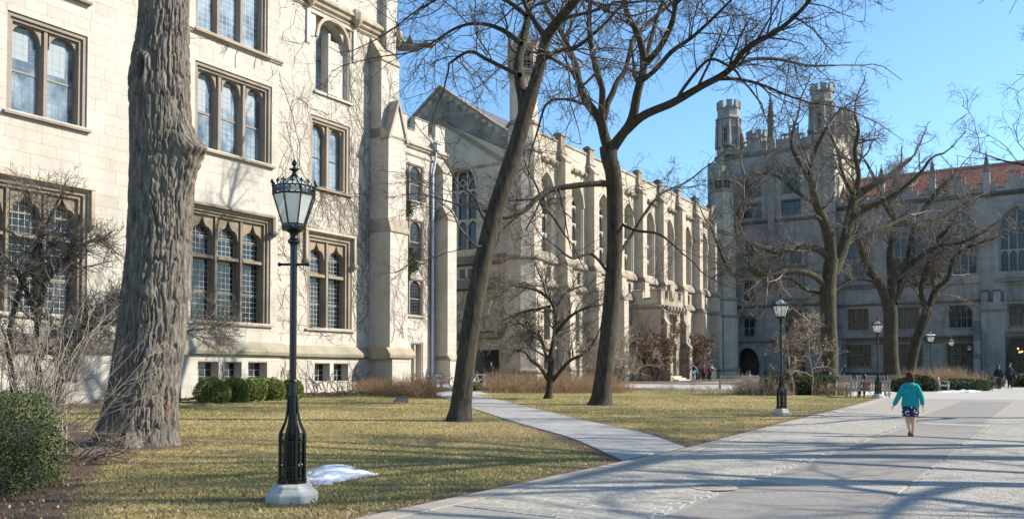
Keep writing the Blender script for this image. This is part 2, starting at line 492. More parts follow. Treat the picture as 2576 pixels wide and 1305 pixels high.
# ------------------------------------------------------------------ generators
def sub_rects(rects, holes):
    out = list(rects)
    for hx0, hx1, hz0, hz1 in holes:
        new = []
        for (x0, x1, z0, z1) in out:
            if hx1 <= x0 or hx0 >= x1 or hz1 <= z0 or hz0 >= z1: new.append((x0, x1, z0, z1)); continue
            if hx0 > x0: new.append((x0, hx0, z0, z1))
            if hx1 < x1: new.append((hx1, x1, z0, z1))
            xa, xb = max(x0, hx0), min(x1, hx1)
            if hz0 > z0: new.append((xa, xb, z0, hz0))
            if hz1 < z1: new.append((xa, xb, hz1, z1))
        out = new
    return out
def ashlar_rects(x0, x1, z0, z1, holes, ch, lmin, lmax, rng):
    rects = []
    z = z0; k = 0
    while z < z1 - .02:
        h = ch * rng.choice((.82, 1.0, 1.0, 1.18)); zt = min(z + h, z1)
        if z1 - zt < .12: zt = z1
        x = x0 - rng.random() * lmax * .8
        while x < x1:
            l = lmin + (lmax - lmin) * rng.random()
            a, b = max(x, x0), min(x + l, x1)
            if b - a > .02: rects.append((a, b, z, zt))
            x += l
        z = zt
    return [r for r in sub_rects(rects, holes) if r[1] - r[0] > .05 and r[3] - r[2] > .05]
UNIT = None
def unit_stone():
    global UNIT
    if UNIT is None:
        mb = MB(); mb.box(0, 1, 0, 1, 0, 1, back=False)
        UNIT = mb.mesh('stone')
    return UNIT
UNITS = {}
def wall(root, face, x0, x1, z0, z1, holes, y, mat, ch=.45, lmin=.6, lmax=1.3, parts=0, seed=1, thick=.5, rz=0, gap=.0035, key=None, name='wall', jm='joint', loc=None, region=None):
    """backing wall (with real openings) and its courses of stone. Coordinates in the parent's frame after rz;
       y is the face; stones sit 12 mm proud of the mortar"""
    rng = random.Random(seed)
    xs = sorted({x0, x1} | {min(max(h[i], x0), x1) for h in holes for i in (0, 1)})
    mb = MB()
    cells = sub_rects([(a, b, z0, z1) for a, b in zip(xs[:-1], xs[1:])], holes)
    for a, b, c, d in cells: mb.box(a, b, y + .007, y + thick, c, d)
    o = mb.build(name, M_[jm], root, loc=loc, rz=rz)
    rects = ashlar_rects(x0, x1, z0, z1, holes, ch, lmin, lmax, rng)
    st = MB()
    single = []
    if parts:
        rects.sort(key=lambda r: key(r) if key else -(r[1] - r[0]) * (r[3] - r[2]))
        single, rects = rects[:parts], rects[parts:]
    for (a, b, c, d) in rects:
        e = rng.random() * .004
        st.box(a + gap, b - gap, y - e, y + .014, c + gap, d - gap, tint=.02 + .96 * rng.random(), back=False)
    if rects:
        s = st.build('stone_courses', mat, root, loc=loc, rz=rz); s['kind'] = 'stuff'
    if single:
        k = mat.name
        if k not in UNITS:
            me = unit_stone().copy(); me.name = 'stone'; me.materials.append(mat); UNITS[k] = me
        l0 = Vector(loc) if loc is not None else Vector((0, 0, 0))
        R = Matrix.Rotation(rz, 3, 'Z')
        for (a, b, c, d) in single:
            e = rng.random() * .004
            so = link('stone', UNITS[k], None, root)
            so.location = l0 + R @ Vector((a + gap, y - e, c + gap)); so.rotation_euler = (0, 0, rz)
            so.scale = (b - a - 2 * gap, e + .014, d - c - 2 * gap)
    return o

def grid_lines(mb, x0, x1, z0, z1, nx, nz, y, w=.012, t=.008, top=None):
    """leading; top(x)-> z limit"""
    for i in range(1, nx):
        x = x0 + (x1 - x0) * i / nx
        zt = min(z1, top(x)) if top else z1
        mb.box(x - w / 2, x + w / 2, y - t, y, z0, zt, back=False)
    for j in range(1, nz):
        z = z0 + (z1 - z0) * j / nz
        a, b = x0, x1
        if top:
            s = [x0 + (x1 - x0) * q / 24 for q in range(25)]
            s = [q for q in s if top(q) > z]
            if len(s) < 2: continue
            a, b = s[0], s[-1]
        mb.box(a, b, y - t * .9, y - .0005, z - w / 2, z + w / 2, back=False)

def window(root, x0, x1, z0, z1, n, y, rz=0, depth=.34, tiers=(1.0,), head=p_tudor, headh=.22, mull=.16, frame=.14, stone='trim', glass='glass', lead='lead',
           cell=.22, sash=None, sill=True, sillmat=None, hood=None, hoodmat=None, allheads=False, lw=.012, blind=0, label=None, seed=0, mind=.20, sillh=.16, silld=.12, loc=None, jamb=True, fmull=None):
    """a window of n lights in a rectangular opening x0..x1, z0..z1 of a wall whose face is at y. One part with sub-parts."""
    rng = random.Random(seed + int(x0 * 10))
    fr = MB()
    kw = dict(loc=loc, rz=rz)
    yo = y + .06; yi = y + depth
    # outer moulded frame (two steps)
    if jamb:
        for (f0, f1, ya, yb) in ((0, frame * .55, yo, yi), (frame * .55, frame, yo + .09, yi)):
            fr.box(x0 + f0, x0 + f1, ya, yb, z0, z1 - f0); fr.box(x1 - f1, x1 - f0, ya, yb, z0, z1 - f0)
            fr.box(x0 + f1, x1 - f1, ya, yb, z1 - f1, z1 - f0)
    fx0, fx1, fz1 = x0 + frame, x1 - frame, z1 - frame
    lwid = (fx1 - fx0 - mull * (n - 1)) / n
    lights = [(fx0 + i * (lwid + mull), fx0 + i * (lwid + mull) + lwid) for i in range(n)]
    ym = y + mind
    for i in range(1, n):
        a = lights[i][0] - mull; 
        fr.prism_z([(a, yi), (a + mull * .28, ym), (a + mull * .72, ym), (a + mull, yi)], z0, fz1)
    # tiers
    zs = [z0]; tot = sum(tiers); H = fz1 - z0; tr = mull * .8
    acc = 0
    bands = []
    for k, t in enumerate(tiers):
        a = z0 + H * acc / tot; acc += t; b = z0 + H * acc / tot
        if k < len(tiers) - 1:
            for (p, q) in lights: fr.prism_x([(yi, b - tr), (ym + .02, b - tr * .9), (ym + .05, b - tr * .25), (yi, b)], p, q)
            bands.append((a, b - tr, allheads))
        else: bands.append((a, b, True))
    yg = yi - .05
    ld = MB(); pn = MB(); sh = MB()
    panes = []
    for (a, b, hd) in bands:
        for (p, q) in lights:
            top = None
            if hd and head:
                hh = min(headh, (b - a) * .6)
                fr.arch_plate(p, q, b - hh, b, head, ym + .07, yi - .02)
                top = (lambda x, p=p, q=q, b=b, hh=hh: b - hh + hh * head(min(max((x - p) / (q - p), 0), 1)))
            panes.append((p, q, a, b))
            nx = max(2, round((q - p) / cell)); nz = max(2, round((b - a) / cell))
            grid_lines(ld, p, q, a, b, nx, nz, yg, lw, top=top)
            if sash and b - a > 1.2:
                sm = a + (b - a) * .48
                sh.box(p, q, yg - .035, yg + .01, sm - .035, sm + .035)
                for (u0, u1) in ((p, p + .045), (q - .045, q)): sh.box(u0, u1, yg - .02, yg + .01, a + .05, b)
                sh.box(p, q, yg - .03, yg + .012, a, a + .05)
    w = fr.build('window', M_[stone], root, bevel=0, **kw)
    if label: w['label'] = label
    for (p, q, a, b) in panes:
        pb = MB(); pb.box(p, q, yg, yg + .01, a, b)
        link('pane', pb.mesh('pane', M_[glass]), None, w)
        if blind and rng.random() < blind:
            bb = MB(); m = .05
            top = lambda t: .62 + .38 * p_round(t)
            hz = a + (b - a) * rng.choice((.55, .5, .62))
            for s0 in np.arange(hz, b - .12, .066):
                bb.box(p + m, q - m - (q - p) * .28, yg - .006, yg - .003, s0, s0 + .06)
            link('blind', bb.mesh('blind', M_['blind']), None, w)
    link('leading', ld.mesh('leading', M_[lead]), None, w)
    if sh.v: link('sash', sh.mesh('sash', M_[sash]), None, w)
    if sill:
        sb = MB(); s = sillh
        sb.prism_x([(y - silld, z0 - s), (y - silld, z0 - s * .55), (yi - .02, z0 + .05), (yi - .02, z0 - s)], x0 - .12, x1 + .12)
        link('sill', sb.mesh('sill', M_[sillmat or stone]), None, w)
    if hood:
        hb = MB(); p = .16; hh = .17; drop, ext = hood
        prof = [(y + .02, z1 + .02), (y - p * .55, z1 + .05), (y - p, z1 + .07), (y - p, z1 + hh * .7), (y + .02, z1 + hh + .07)]
        hb.prism_x(prof, x0 - ext, x1 + ext)
        if drop:
            for s in (-1, 1):
                xa = (x0 - ext) if s < 0 else (x1 + ext - .15)
                hb.box(xa, xa + .15, y - p * .9, y + .02, z1 - drop, z1 + .055)
                hb.lathe([(.10, z1 - drop - .24), (.19, z1 - drop - .1), (.17, z1 - drop + .02)], 8, (xa + .075, y - p * .55))
        link('hood_mould', hb.mesh('hood_mould', M_[hoodmat or stone]), None, w)
    return w

def course(root, x0, x1, y, prof, mat, name='string_course', rz=0, loc=None, mb=None):
    """horizontal moulding; prof [(out, z)] outwards from the face y"""
    p = [(y + .05, prof[0][1])] + [(y - o, z) for o, z in prof] + [(y + .05, prof[-1][1])]
    if mb: mb.prism_x(p, x0, x1); return
    m = MB(); m.prism_x(p, x0, x1)
    return m.build(name, mat, root, rz=rz, loc=loc)
def string_prof(z, d=.16, h=.34):
    return [(0, z - h * .5), (d * .5, z - h * .42), (d * .62, z - h * .2), (d, z - h * .12), (d, z + h * .08), (0.0, z + h * .5)]
def buttress(root, x0, x1, y, stages, mat, z0, tmat=None, name='buttress', rz=0, loc=None, coping=True, seed=3, ch=.5, stones=True):
    """stages [(ztop, depth, slopeheight)] bottom to top; slope runs back to the next depth"""
    mb = MB(); cps = []; zb = z0
    st = MB(); rng = random.Random(seed)
    w_ = x1 - x0
    for i, (zt, d, sl) in enumerate(stages):
        nd = stages[i + 1][1] if i + 1 < len(stages) else 0
        mb.box(x0 + .012, x1 - .012, y - d + .012, y + .05, zb, zt)
        if stones:
            for (a, b, c, e) in ashlar_rects(x0, x1, zb, zt, [], ch, w_ * .45, w_ * 1.1, rng):
                st.box(a + .006, b - .006, y - d, y - d + .014, c + .006, e - .006, tint=.02 + .96 * rng.random(), back=False)
            for xs, xe in ((x0, x0 + .014), (x1 - .014, x1)):
                for (a, b, c, e) in ashlar_rects(y - d, y, zb, zt, [], ch, .5, 1.1, rng):
                    st.box(xs, xe, a + .006, b - .006, c + .006, e - .006, tint=.02 + .96 * rng.random())
        ov = .07
        cp = MB(); cps.append(cp); cp.prism_x([(y - d - ov, zt), (y - d - ov, zt + .10), (y - nd - .001, zt + sl + .06), (y - nd + .03, zt + sl), (y - nd + .03, zt)], x0 - ov * .6, x1 + ov * .6)
        if d - nd > .05: mb.prism_x([(y - d + .013, zt), (y - nd + .012, zt + sl - .01), (y + .05, zt + sl - .01), (y + .05, zt)], x0 + .013, x1 - .013)
        zb = zt + (sl if nd else 0)
        if nd: mb.box(x0 + .013, x1 - .013, y - nd + .02, y + .05, zt, zb)
    o = mb.build(name, mat, root, rz=rz, loc=loc)
    if stones: 
        s = link('facing', st.mesh('facing', mat), None, o); s['kind'] = 'stuff'
    for cp in cps: link('coping', cp.mesh('coping', tmat or M_['trim']), None, o)
    return o
def battlements(root, x0, x1, y, zb, zc, zt, mw, gw, mat, tmat, thick=.45, rz=0, loc=None, name='parapet', start=True, ys=None):
    """parapet from zb to the crenel level zc, merlons up to zt"""
    mb = MB(); x = x0; ms = []
    mb.box(x0, x1, y, y + thick, zb, zc)
    mer = start
    while x < x1 - .05:
        e = min(x + (mw if mer else gw), x1)
        z = zt if mer else zc
        cp = MB(); ms.append((mer, cp))
        if mer: cp.box(x, e, y, y + thick, zc, zt)
        cp.cur = 1
        ov = .06
        cp.prism_x([(y - ov, z), (y - ov, z + .06), (y + thick * .5, z + .2), (y + thick + ov, z + .06), (y + thick + ov, z)], x - (ov if mer else -ov - .002), e + (ov if mer else -ov - .002))
        x = e; mer = not mer
    o = mb.build(name, mat, root, rz=rz, loc=loc)
    for mer, cp in ms: link('merlon' if mer else 'coping', cp.mesh('merlon', [mat, tmat]), None, o)
    return o

# ---- tubes and branches, vectorised
def tubes_np(P, R, S=3):
    """P (N,K,3), R (N,K) -> verts, quads"""
    N_, K = P.shape[:2]
    T = np.empty_like(P); T[:, 1:-1] = P[:, 2:] - P[:, :-2]; T[:, 0] = P[:, 1] - P[:, 0]; T[:, -1] = P[:, -1] - P[:, -2]
    T /= np.linalg.norm(T, axis=2, keepdims=True) + 1e-9
    ref = np.where(np.abs(T[:, :1, 2:3]) < .8, np.array([[[0, 0, 1.]]]), np.array([[[1., 0, 0]]]))
    ref = np.broadcast_to(ref, T.shape)
    A = np.cross(T, ref); A /= np.linalg.norm(A, axis=2, keepdims=True) + 1e-9
    B = np.cross(T, A)
    ang = np.arange(S) * 2 * PI / S
    V = P[:, :, None, :] + (A[:, :, None, :] * np.cos(ang)[None, None, :, None] + B[:, :, None, :] * np.sin(ang)[None, None, :, None]) * R[:, :, None, None]
    idx = np.arange(N_ * K * S).reshape(N_, K, S)
    a = idx[:, :-1, :]; b = np.roll(idx, -1, axis=2)[:, :-1, :]; c = np.roll(idx, -1, axis=2)[:, 1:, :]; d = idx[:, 1:, :]
    Q = np.stack([a, b, c, d], axis=3).reshape(-1, 4)
    return V.reshape(-1, 3), Q
def grow(P0, D0, L, R0, R1, K, wob, grav, rs, kink=0):
    N_ = len(P0); pts = np.empty((N_, K + 1, 3)); pts[:, 0] = P0; d = D0.copy()
    side = rs.normal(size=(N_, 3))
    for k in range(K):
        z = (1 if k % 2 else -1) * kink
        d = d + wob * rs.normal(size=(N_, 3)) + side * z
        d[:, 2] += grav
        d /= np.linalg.norm(d, axis=1, keepdims=True) + 1e-9
        pts[:, k + 1] = pts[:, k] + d * (L / K)[:, None]
    t = np.linspace(0, 1, K + 1)[None, :]
    R = R0[:, None] * (1 - t) + R1[:, None] * t
    return pts, R
def spawn(pts, R, n, a0, a1, t0, rs, Lr, rr=.6, tip=True, flat=0):
    """n children per branch on average -> P0, D0, L, R0"""
    N_, K1 = R.shape
    par = rs.integers(0, N_, size=int(N_ * n)) if True else None
    t = t0 + (1 - t0) * rs.random(len(par)) ** .9
    f = t * (K1 - 1); i = np.minimum(f.astype(int), K1 - 2); u = (f - i)[:, None]
    P = pts[par, i] * (1 - u) + pts[par, i + 1] * u
    T = pts[par, i + 1] - pts[par, i]; T /= np.linalg.norm(T, axis=1, keepdims=True) + 1e-9
    rnd = rs.normal(size=P.shape); rnd[:, 2] *= (1 - flat)
    pr = rnd - T * np.sum(rnd * T, axis=1, keepdims=True); pr /= np.linalg.norm(pr, axis=1, keepdims=True) + 1e-9
    an = np.radians(a0 + (a1 - a0) * rs.random(len(par)))[:, None]
    D = T * np.cos(an) + pr * np.sin(an)
    rad = R[par, i] * (1 - u[:, 0]) + R[par, i + 1] * u[:, 0]
    L = Lr[0] + (Lr[1] - Lr[0]) * rs.random(len(par)); L *= (1.15 - .55 * t)
    return P, D, L, rad * rr
def catmull(pts, per=4):
    P = np.array(pts, float); n = len(P)
    if n < 3: 
        t = np.linspace(0, 1, per + 1)[:, None]; return P[0] * (1 - t) + P[1] * t
    E = np.vstack([2 * P[0] - P[1], P, 2 * P[-1] - P[-2]])
    out = []
    for i in range(n - 1):
        p0, p1, p2, p3 = E[i:i + 4]
        for k in range(per):
            t = k / per
            out.append(.5 * ((2 * p1) + (-p0 + p2) * t + (2 * p0 - 5 * p1 + 4 * p2 - p3) * t * t + (-p0 + 3 * p1 - 3 * p2 + p3) * t ** 3))
    out.append(P[-1])
    return np.array(out)
def resample(A, K):
    d = np.r_[0, np.cumsum(np.linalg.norm(np.diff(A[:, :3], axis=0), axis=1))]
    t = np.linspace(0, d[-1], K)
    return np.stack([np.interp(t, d, A[:, j]) for j in range(A.shape[1])], 1)

def leaves_np(P, size, rs, aspect=.55, nrm=None, spread=1.0):
    """little two-triangle leaves at points P"""
    n = len(P)
    A = rs.normal(size=(n, 3)); A /= np.linalg.norm(A, axis=1, keepdims=True)
    if nrm is not None:
        A = nrm + spread * A; A /= np.linalg.norm(A, axis=1, keepdims=True)
    B = rs.normal(size=(n, 3)); B -= A * np.sum(A * B, axis=1, keepdims=True); B /= np.linalg.norm(B, axis=1, keepdims=True) + 1e-9
    s = (size * (.6 + .8 * rs.random(n)))[:, None]
    C = np.cross(A, B)
    a = A * s; b = B * s * aspect
    V = np.stack([P - b * .1, P + a * .45 + b * .5, P + a, P + a * .45 - b * .5], 1).reshape(-1, 3)
    Q = np.arange(4 * n).reshape(n, 4)
    return V, Q
# ------------------------------------------------------------------ ground and paving
def seg_d(px, py, ax, ay, bx, by):
    dx, dy = bx - ax, by - ay
    t = np.clip(((px - ax) * dx + (py - ay) * dy) / (dx * dx + dy * dy + 1e-9), 0, 1)
    return np.hypot(px - ax - t * dx, py - ay - t * dy)
def inside(px, py, poly):
    r = np.zeros(px.shape, bool); n = len(poly)
    for i in range(n):
        x0, y0 = poly[i]; x1, y1 = poly[(i + 1) % n]
        c = ((y0 > py) != (y1 > py)) & (px < (x1 - x0) * (py - y0) / (y1 - y0 + 1e-12) + x0)
        r ^= c
    return r
def vnoise(x, y, s, seed=0):
    """cheap smooth value noise for attributes"""
    rs = np.random.default_rng(seed); T = rs.random((64, 64))
    X = x / s; Y = y / s; i = np.floor(X).astype(int); j = np.floor(Y).astype(int); u = X - i; v = Y - j
    u = u * u * (3 - 2 * u); v = v * v * (3 - 2 * v)
    g = lambda a, b: T[a % 64, b % 64]
    return (g(i, j) * (1 - u) + g(i + 1, j) * u) * (1 - v) + (g(i, j + 1) * (1 - u) + g(i + 1, j + 1) * u) * v

WALK_L = [(-4.3, 5.0), (-2.9, 7.3), (-1.57, 9.71), (-.21, 12.14), (2.02, 15.62), (3.62, 18.16), (7.99, 26.02), (12.2, 33.55), (18.9, 45.2)]
PATH_L = [(1.98, 15.75), (1.38, 20.25), (0.0, 25.71), (-1.61, 33.2), (-3.3, 42), (-4.6, 49)]
PATH_R = [(3.60, 18.3), (3.35, 21.61), (2.2, 26.3), (0.6, 33.9), (-1.0, 42), (-2.35, 48)]
TREES = {'A': (-7.52, 17.59), 'B': (-1.56, 25.82), 'C': (3.67, 36.43), 'G': (1.77, 42.3)}
def dist_poly(x, y, poly):
    return np.min([seg_d(x, y, *poly[i], *poly[i + 1]) for i in range(len(poly) - 1)], axis=0)
def soil_at(x, y):
    s = np.zeros_like(x)
    for k, r in (('A', 2.3), ('B', 1.35), ('C', 1.7), ('G', .8)):
        cx, cy = TREES[k]; s = np.maximum(s, 1 - np.hypot((x - cx), (y - cy) * 1.0) / r)
    # bed around the hedge and bare shrub on the left
    bed = [(-19, 30), (-13, 25), G(235, 1078), G(300, 1150), G(250, 1190), G(215, 1235), G(200, 1300), (-4.0, 5), (-40, 5), (-40, 30)]
    ins = inside(x, y, bed); db = dist_poly(x, y, bed[:8])
    s = np.maximum(s, np.where(ins, .5 + db * .5, .5 - db * .9))
    # worn margins along the walk and the path
    dw = dist_poly(x, y, WALK_L); s = np.maximum(s, .62 - dw * .42)
    dp = np.minimum(dist_poly(x, y, PATH_L), dist_poly(x, y, PATH_R)); s = np.maximum(s, .50 - dp * .55 + .25 * np.exp(-((y - 19) / 5) ** 2))
    # bed along the buildings
    gx = U[0] * x + U[1] * y; gy = -U[1] * x + U[0] * y
    s = np.maximum(s, np.where((gy > 28.6) & (gx < 47), .5 + (gy - 29.5) * .5, 0))
    s = np.maximum(s, .9 - np.abs(gy - (35 - 0.08 * (gx - 50))) * .35 * 0 - 9 * (gx < 47) - 9 * (gy < 26))
    s = np.maximum(s, .44 * np.clip((vnoise(x, y, 1.9, 21) * .6 + vnoise(x, y, .7, 22) * .4 - .50) * 6, 0, 1))
    return np.clip(s, 0, 1)
def build_ground():
    xs = np.unique(np.r_[-300, -150, -100, np.arange(-60, -25, 4), np.arange(-25, 30, .25), np.arange(30, 61, 3), 15, 100, 150, 300].round(3))
    ys = np.unique(np.r_[-60, -20, -8, 0, np.arange(4, 56, .25), np.arange(56, 130, 3), 130, 200, 400, 700].round(3))
    X, Y = np.meshgrid(xs, ys)
    x, y = X.ravel(), Y.ravel()
    z = gzn(x, y) + .012 * (vnoise(x, y, 1.3, 1) - .5) * 0
    n1, n2 = len(xs), len(ys)
    idx = np.arange(n1 * n2).reshape(n2, n1)
    Q = np.stack([idx[:-1, :-1], idx[:-1, 1:], idx[1:, 1:], idx[1:, :-1]], 2).reshape(-1, 4)
    soil = soil_at(x, y)
    green = np.clip(.5 * vnoise(x, y, 3.1, 2) + .35 * vnoise(x, y, 1.1, 3) + .25 * vnoise(x, y, .5, 4)
                    + .18 * np.exp(-((y - 13) / 3.0) ** 2) - .22 * np.exp(-((y - 21) / 4.5) ** 2) + .10 * (y > 36), 0, 1)
    me = np_mesh('ground', np.stack([x, y, z], 1), Q, M_['ground'], {'soil': ('POINT', soil), 'green': ('POINT', green)})
    o = link('lawn', me); tag(o, kind='structure')
build_ground()

def sheet(name, poly, lift, mat, thick=0, kind='structure', parent=None, **k):
    """paving sheet that follows the ground: the polygon is cut along the ground's folds"""
    bm = bmesh.new()
    vs = [bm.verts.new((x, y, 0)) for x, y in poly]; bm.faces.new(vs)
    for co, no in (((15, 0, 0), (1, 0, 0)), ((-60, 0, 0), (1, 0, 0)), ((0, -20, 0), (0, 1, 0)), ((0, 130, 0), (0, 1, 0))):
        bmesh.ops.bisect_plane(bm, geom=bm.verts[:] + bm.edges[:] + bm.faces[:], plane_co=co, plane_no=no)
    bmesh.ops.triangulate(bm, faces=bm.faces[:])
    for v in bm.verts: v.co.z = gz(v.co.x, v.co.y) + lift
    bmesh.ops.recalc_face_normals(bm, faces=bm.faces[:])
    for f in bm.faces:
        if f.normal.z < 0: f.normal_flip()
    if thick:
        r = bmesh.ops.extrude_face_region(bm, geom=bm.faces[:])
        for e in r['geom']:
            if isinstance(e, bmesh.types.BMVert): e.co.z += thick
    me = bpy.data.meshes.new(name); bm.to_mesh(me); bm.free(); me.materials.append(mat)
    o = link(name, me, None, parent)
    if kind: o['kind'] = kind
    return o
# the broad walk: everything right of its left edge
walk_poly = WALK_L + [(21.0, 49.0), (60, 49.0), (75, 40), (75, -8), (-8, -8)]
walk = sheet('walk', walk_poly, .004, M_['paverjoint'])
sheet('cross_path', [(18.9, 45.2), (21.0, 49.0), (23.4, 53.6), (27, 57.5), (31.0, 56.5), (37, 57.5), (75, 50), (75, 37.5), (40, 40.5), (25.21, 43.12)], .012, M_['pale'])
sheet('door_path', [(29.9, 56.0), (36.5, 57.2), (50, 84), (53.5, 94), (57, 99), (50, 100), (44.0, 84)], .016, M_['pale'])
sheet('church_path', [(3.5, 66), (8, 61.5), (16.5, 57.5), (24, 56.0), (28, 60), (26, 66), (33, 82), (31, 92), (24, 93), (21.5, 84), (12, 76), (5, 72)], .008, M_['pale'])
sheet('bicycle_path', [(-3.3, 47.2), (-1.2, 46.6), (-2.6, 56), (-3.4, 70), (-8, 70), (-5.6, 54)], .008, M_['pale'])
# ------------------------------------------------------------------ setts, slabs, kerb, asphalt panels (laid in the quadrangle's grid)
def grid_quad(a, b, c, d, lift):
    out = []
    for (x, y) in ((a, c), (b, c), (b, d), (a, d)):
        w = W(x, y); out.append((w.x, w.y, gz(w.x, w.y) + lift))
    return out
def block_mesh(mb, q, h0, h1, tint, inset=.003):
    c = sum((Vector(p) for p in q), Vector()) / 4
    top = []; bot = []
    for p in q:
        v = Vector(p); d = (c - v); d.z = 0; d.normalize()
        b = v + d * inset; t = v + d * (inset + .006)
        bot.append((b.x, b.y, v.z + h0)); top.append((t.x, t.y, v.z + h1))
    mb.add(bot + top, [(4, 5, 6, 7)] + [(i, (i + 1) % 4, 4 + (i + 1) % 4, 4 + i) for i in range(4)], tint)
for (a, b) in ((4.0, 12.95), (13.85, 28.85), (29.7, 47.6)):
    c0, c1 = (2.0, 3.9) if b < 30 else (2.2, 4.3)
    pl = [W(x, c0) for x in np.linspace(a, b, 4)] + [W(x, c1) for x in np.linspace(b, a, 4)]
    sheet('asphalt_panel', [(p.x, p.y) for p in pl], .004, M_['asphalt'], thick=.010, kind=None, parent=walk)
rng = random.Random(5)
cells = []
def edge_y(x):   # left edge of the walk in grid y
    return float(np.interp(x, [0, 17.3, 26.25, 48.3], [6.62, 6.66, 7.2, 8.26]))
x = 8.6; row = 0
while x < 33:
    w = .115 * rng.uniform(.9, 1.12)
    for (ya, yb) in ((3.95, edge_y(x) - .34), (-4.5, 1.95)):
        y = ya + (rng.random() * .2)
        
        while y < yb - .06:
            l = .22 * rng.uniform(.75, 1.25)
            e = min(y + l, yb)
            wd = W(x, (y + e) / 2)
            if wd.y > 8.6 and abs(wd.x) / wd.y < .63: cells.append((x, x + w, y, e, wd.length))
            y = e
    x += w
# a cross band of larger pale slabs between the asphalt panels
band = []
for (xa, xb) in ((12.97, 13.40), (13.41, 13.83), (28.87, 29.27), (29.28, 29.68)):
    y = 1.98
    while y < 3.85:
        e = min(y + .48 * rng.uniform(.9, 1.1), 3.92); band.append((xa, xb, y, e)); y = e
cells.sort(key=lambda c: c[4])
mb = MB()
for i, (a, b, c, d, r) in enumerate(cells):
    q = grid_quad(a, b, c, d, 0); h = .011 + rng.random() * .003
    t = .02 + .96 * rng.random()
    if i < 300 - len(band):
        m1 = MB(); o0 = Vector(q[0]); block_mesh(m1, [Vector(p) - o0 for p in q], .003, h, t)
        link('sett', m1.mesh('sett', M_['paver']), None, walk, loc=o0)
    else: block_mesh(mb, q, .003, h, t)
link('setts', mb.mesh('setts', M_['paver']), None, walk)['kind'] = 'stuff'
for (a, b, c, d) in band:
    q = grid_quad(a, b, c, d, 0); m1 = MB(); o0 = Vector(q[0]); block_mesh(m1, [Vector(p) - o0 for p in q], .003, .017, .35 + .5 * rng.random())
    link('band_slab', m1.mesh('band_slab', M_['paver']), None, walk, loc=o0)
x = 6.0
while x < 48:
    l = 1.05 * rng.uniform(.9, 1.1)
    q = []
    for (xx, dy) in ((x, -.32), (x + l, -.32), (x + l, 0.0), (x, 0.0)):
        w = W(xx, edge_y(xx) + dy); q.append((w.x, w.y, gz(w.x, w.y)))
    m1 = MB(); o0 = Vector(q[0]); block_mesh(m1, [Vector(p) - o0 for p in q], -.05, .019, .45 + .5 * rng.random(), .004)
    link('kerb_stone', m1.mesh('kerb_stone', M_['edging']), None, walk, loc=o0)
    x += l
# slabs of the narrow path
path = sheet('slab_path', [tuple(p) for p in PATH_L] + [tuple(p) for p in PATH_R[::-1]], .004, M_['paverjoint'])
cl = resample(np.hstack([np.array(PATH_L)]), 200); cr = resample(np.array(PATH_R), 200)
t = 0; k = 0
while t < .985:
    dt = .024 * rng.uniform(.85, 1.15); t2 = min(t + dt, 1)
    A0, A1 = cl[int(t * 199)], cl[int(t2 * 199)]; B0, B1 = cr[int(t * 199)], cr[int(t2 * 199)]
    cuts = [0, .36, .70, 1] if k % 2 else [0, .2, .55, .86, 1]
    cuts = [c if c in (0, 1) else c + rng.uniform(-.05, .05) for c in cuts]
    for u0, u1 in zip(cuts[:-1], cuts[1:]):
        q = []
        for (P, Q, u) in ((A0, B0, u0), (A0, B0, u1), (A1, B1, u1), (A1, B1, u0)):
            p = P * (1 - u) + Q * u; q.append((p[0], p[1], gz(*p)))
        m1 = MB(); o0 = Vector(q[0]); block_mesh(m1, [Vector(p) - o0 for p in q], .002, .022 + rng.random() * .004, .2 + .7 * rng.random(), .003)
        link('slab', m1.mesh('slab', M_['slab']), None, path, loc=o0)
    t = t2; k += 1
# ------------------------------------------------------------------ the near building (long wall faces the sun)
def groot(name, label, cat, x, y, group=None):
    w = W(x, y); r = thing(name, label, cat, (w.x, w.y, gz(w.x, w.y)), PHI, group); r['_g'] = 0
    GO[r.name] = Vector((x, y, gz(w.x, w.y))); del r['_g']; return r
GO = {}
def off(root, x=0, y=0, z=0): return Vector((x, y, z)) - GO[root.name]
near = groot('stone_building', 'pale limestone college building nearest on the left, with leaded windows and bare vines', 'building', 24, 32)
L0 = off(near)
WY, BY = 32.0, 31.0            # main wall and bay faces
GB = .2                        # lowest z of walls
Z_PL = 2.62                    # underside of plinth moulding
st = M_['stone']
def vis_key(r):   # nearer stones first
    return r[0] * .55 + abs((r[2] + r[3]) / 2 - 9) * .25 - (r[1] - r[0]) * 1.5 + (100 if (r[1] - r[0]) * (r[3] - r[2]) < .25 else 0)
# openings
H_left = [(16.55, 19.60, 11.25, 14.80), (15.2, 19.70, 3.95, 8.75), (18.66, 19.3, 1.4, 2.25), (16.3, 19.55, 16.25, 19.6), (12.5, 14.4, 11.25, 14.8)]
H_bay = [(23.80, 28.04, 11.40, 15.0), (23.62, 28.02, 4.0, 8.80), (23.99, 25.06, 1.3, 2.24), (25.36, 26.30, 1.3, 2.24), (26.67, 27.76, 1.3, 2.24), (23.8, 27.75, 16.45, 21.0)]
H_right = [(31.47, 34.34, 11.25, 14.79), (31.30, 34.55, 4.05, 8.80), (31.75, 32.82, 1.34, 2.24), (33.1, 34.17, 1.34, 2.24), (31.80, 34.30, 16.15, 20.1)]
kw = dict(loc=L0)
wall(near, 0, 10, 23.25, Z_PL, 24, H_left, WY, st, parts=120, seed=11, key=vis_key, ch=.44, lmin=.7, lmax=1.5, **kw)
wall(near, 0, 23.3, 28.46, Z_PL, 24, H_bay, BY, st, parts=100, seed=12, key=lambda r: -(r[1] - r[0]) * (r[3] - r[2]) + abs(r[2] - 10) * .02, ch=.44, lmin=.7, lmax=1.3, **kw)
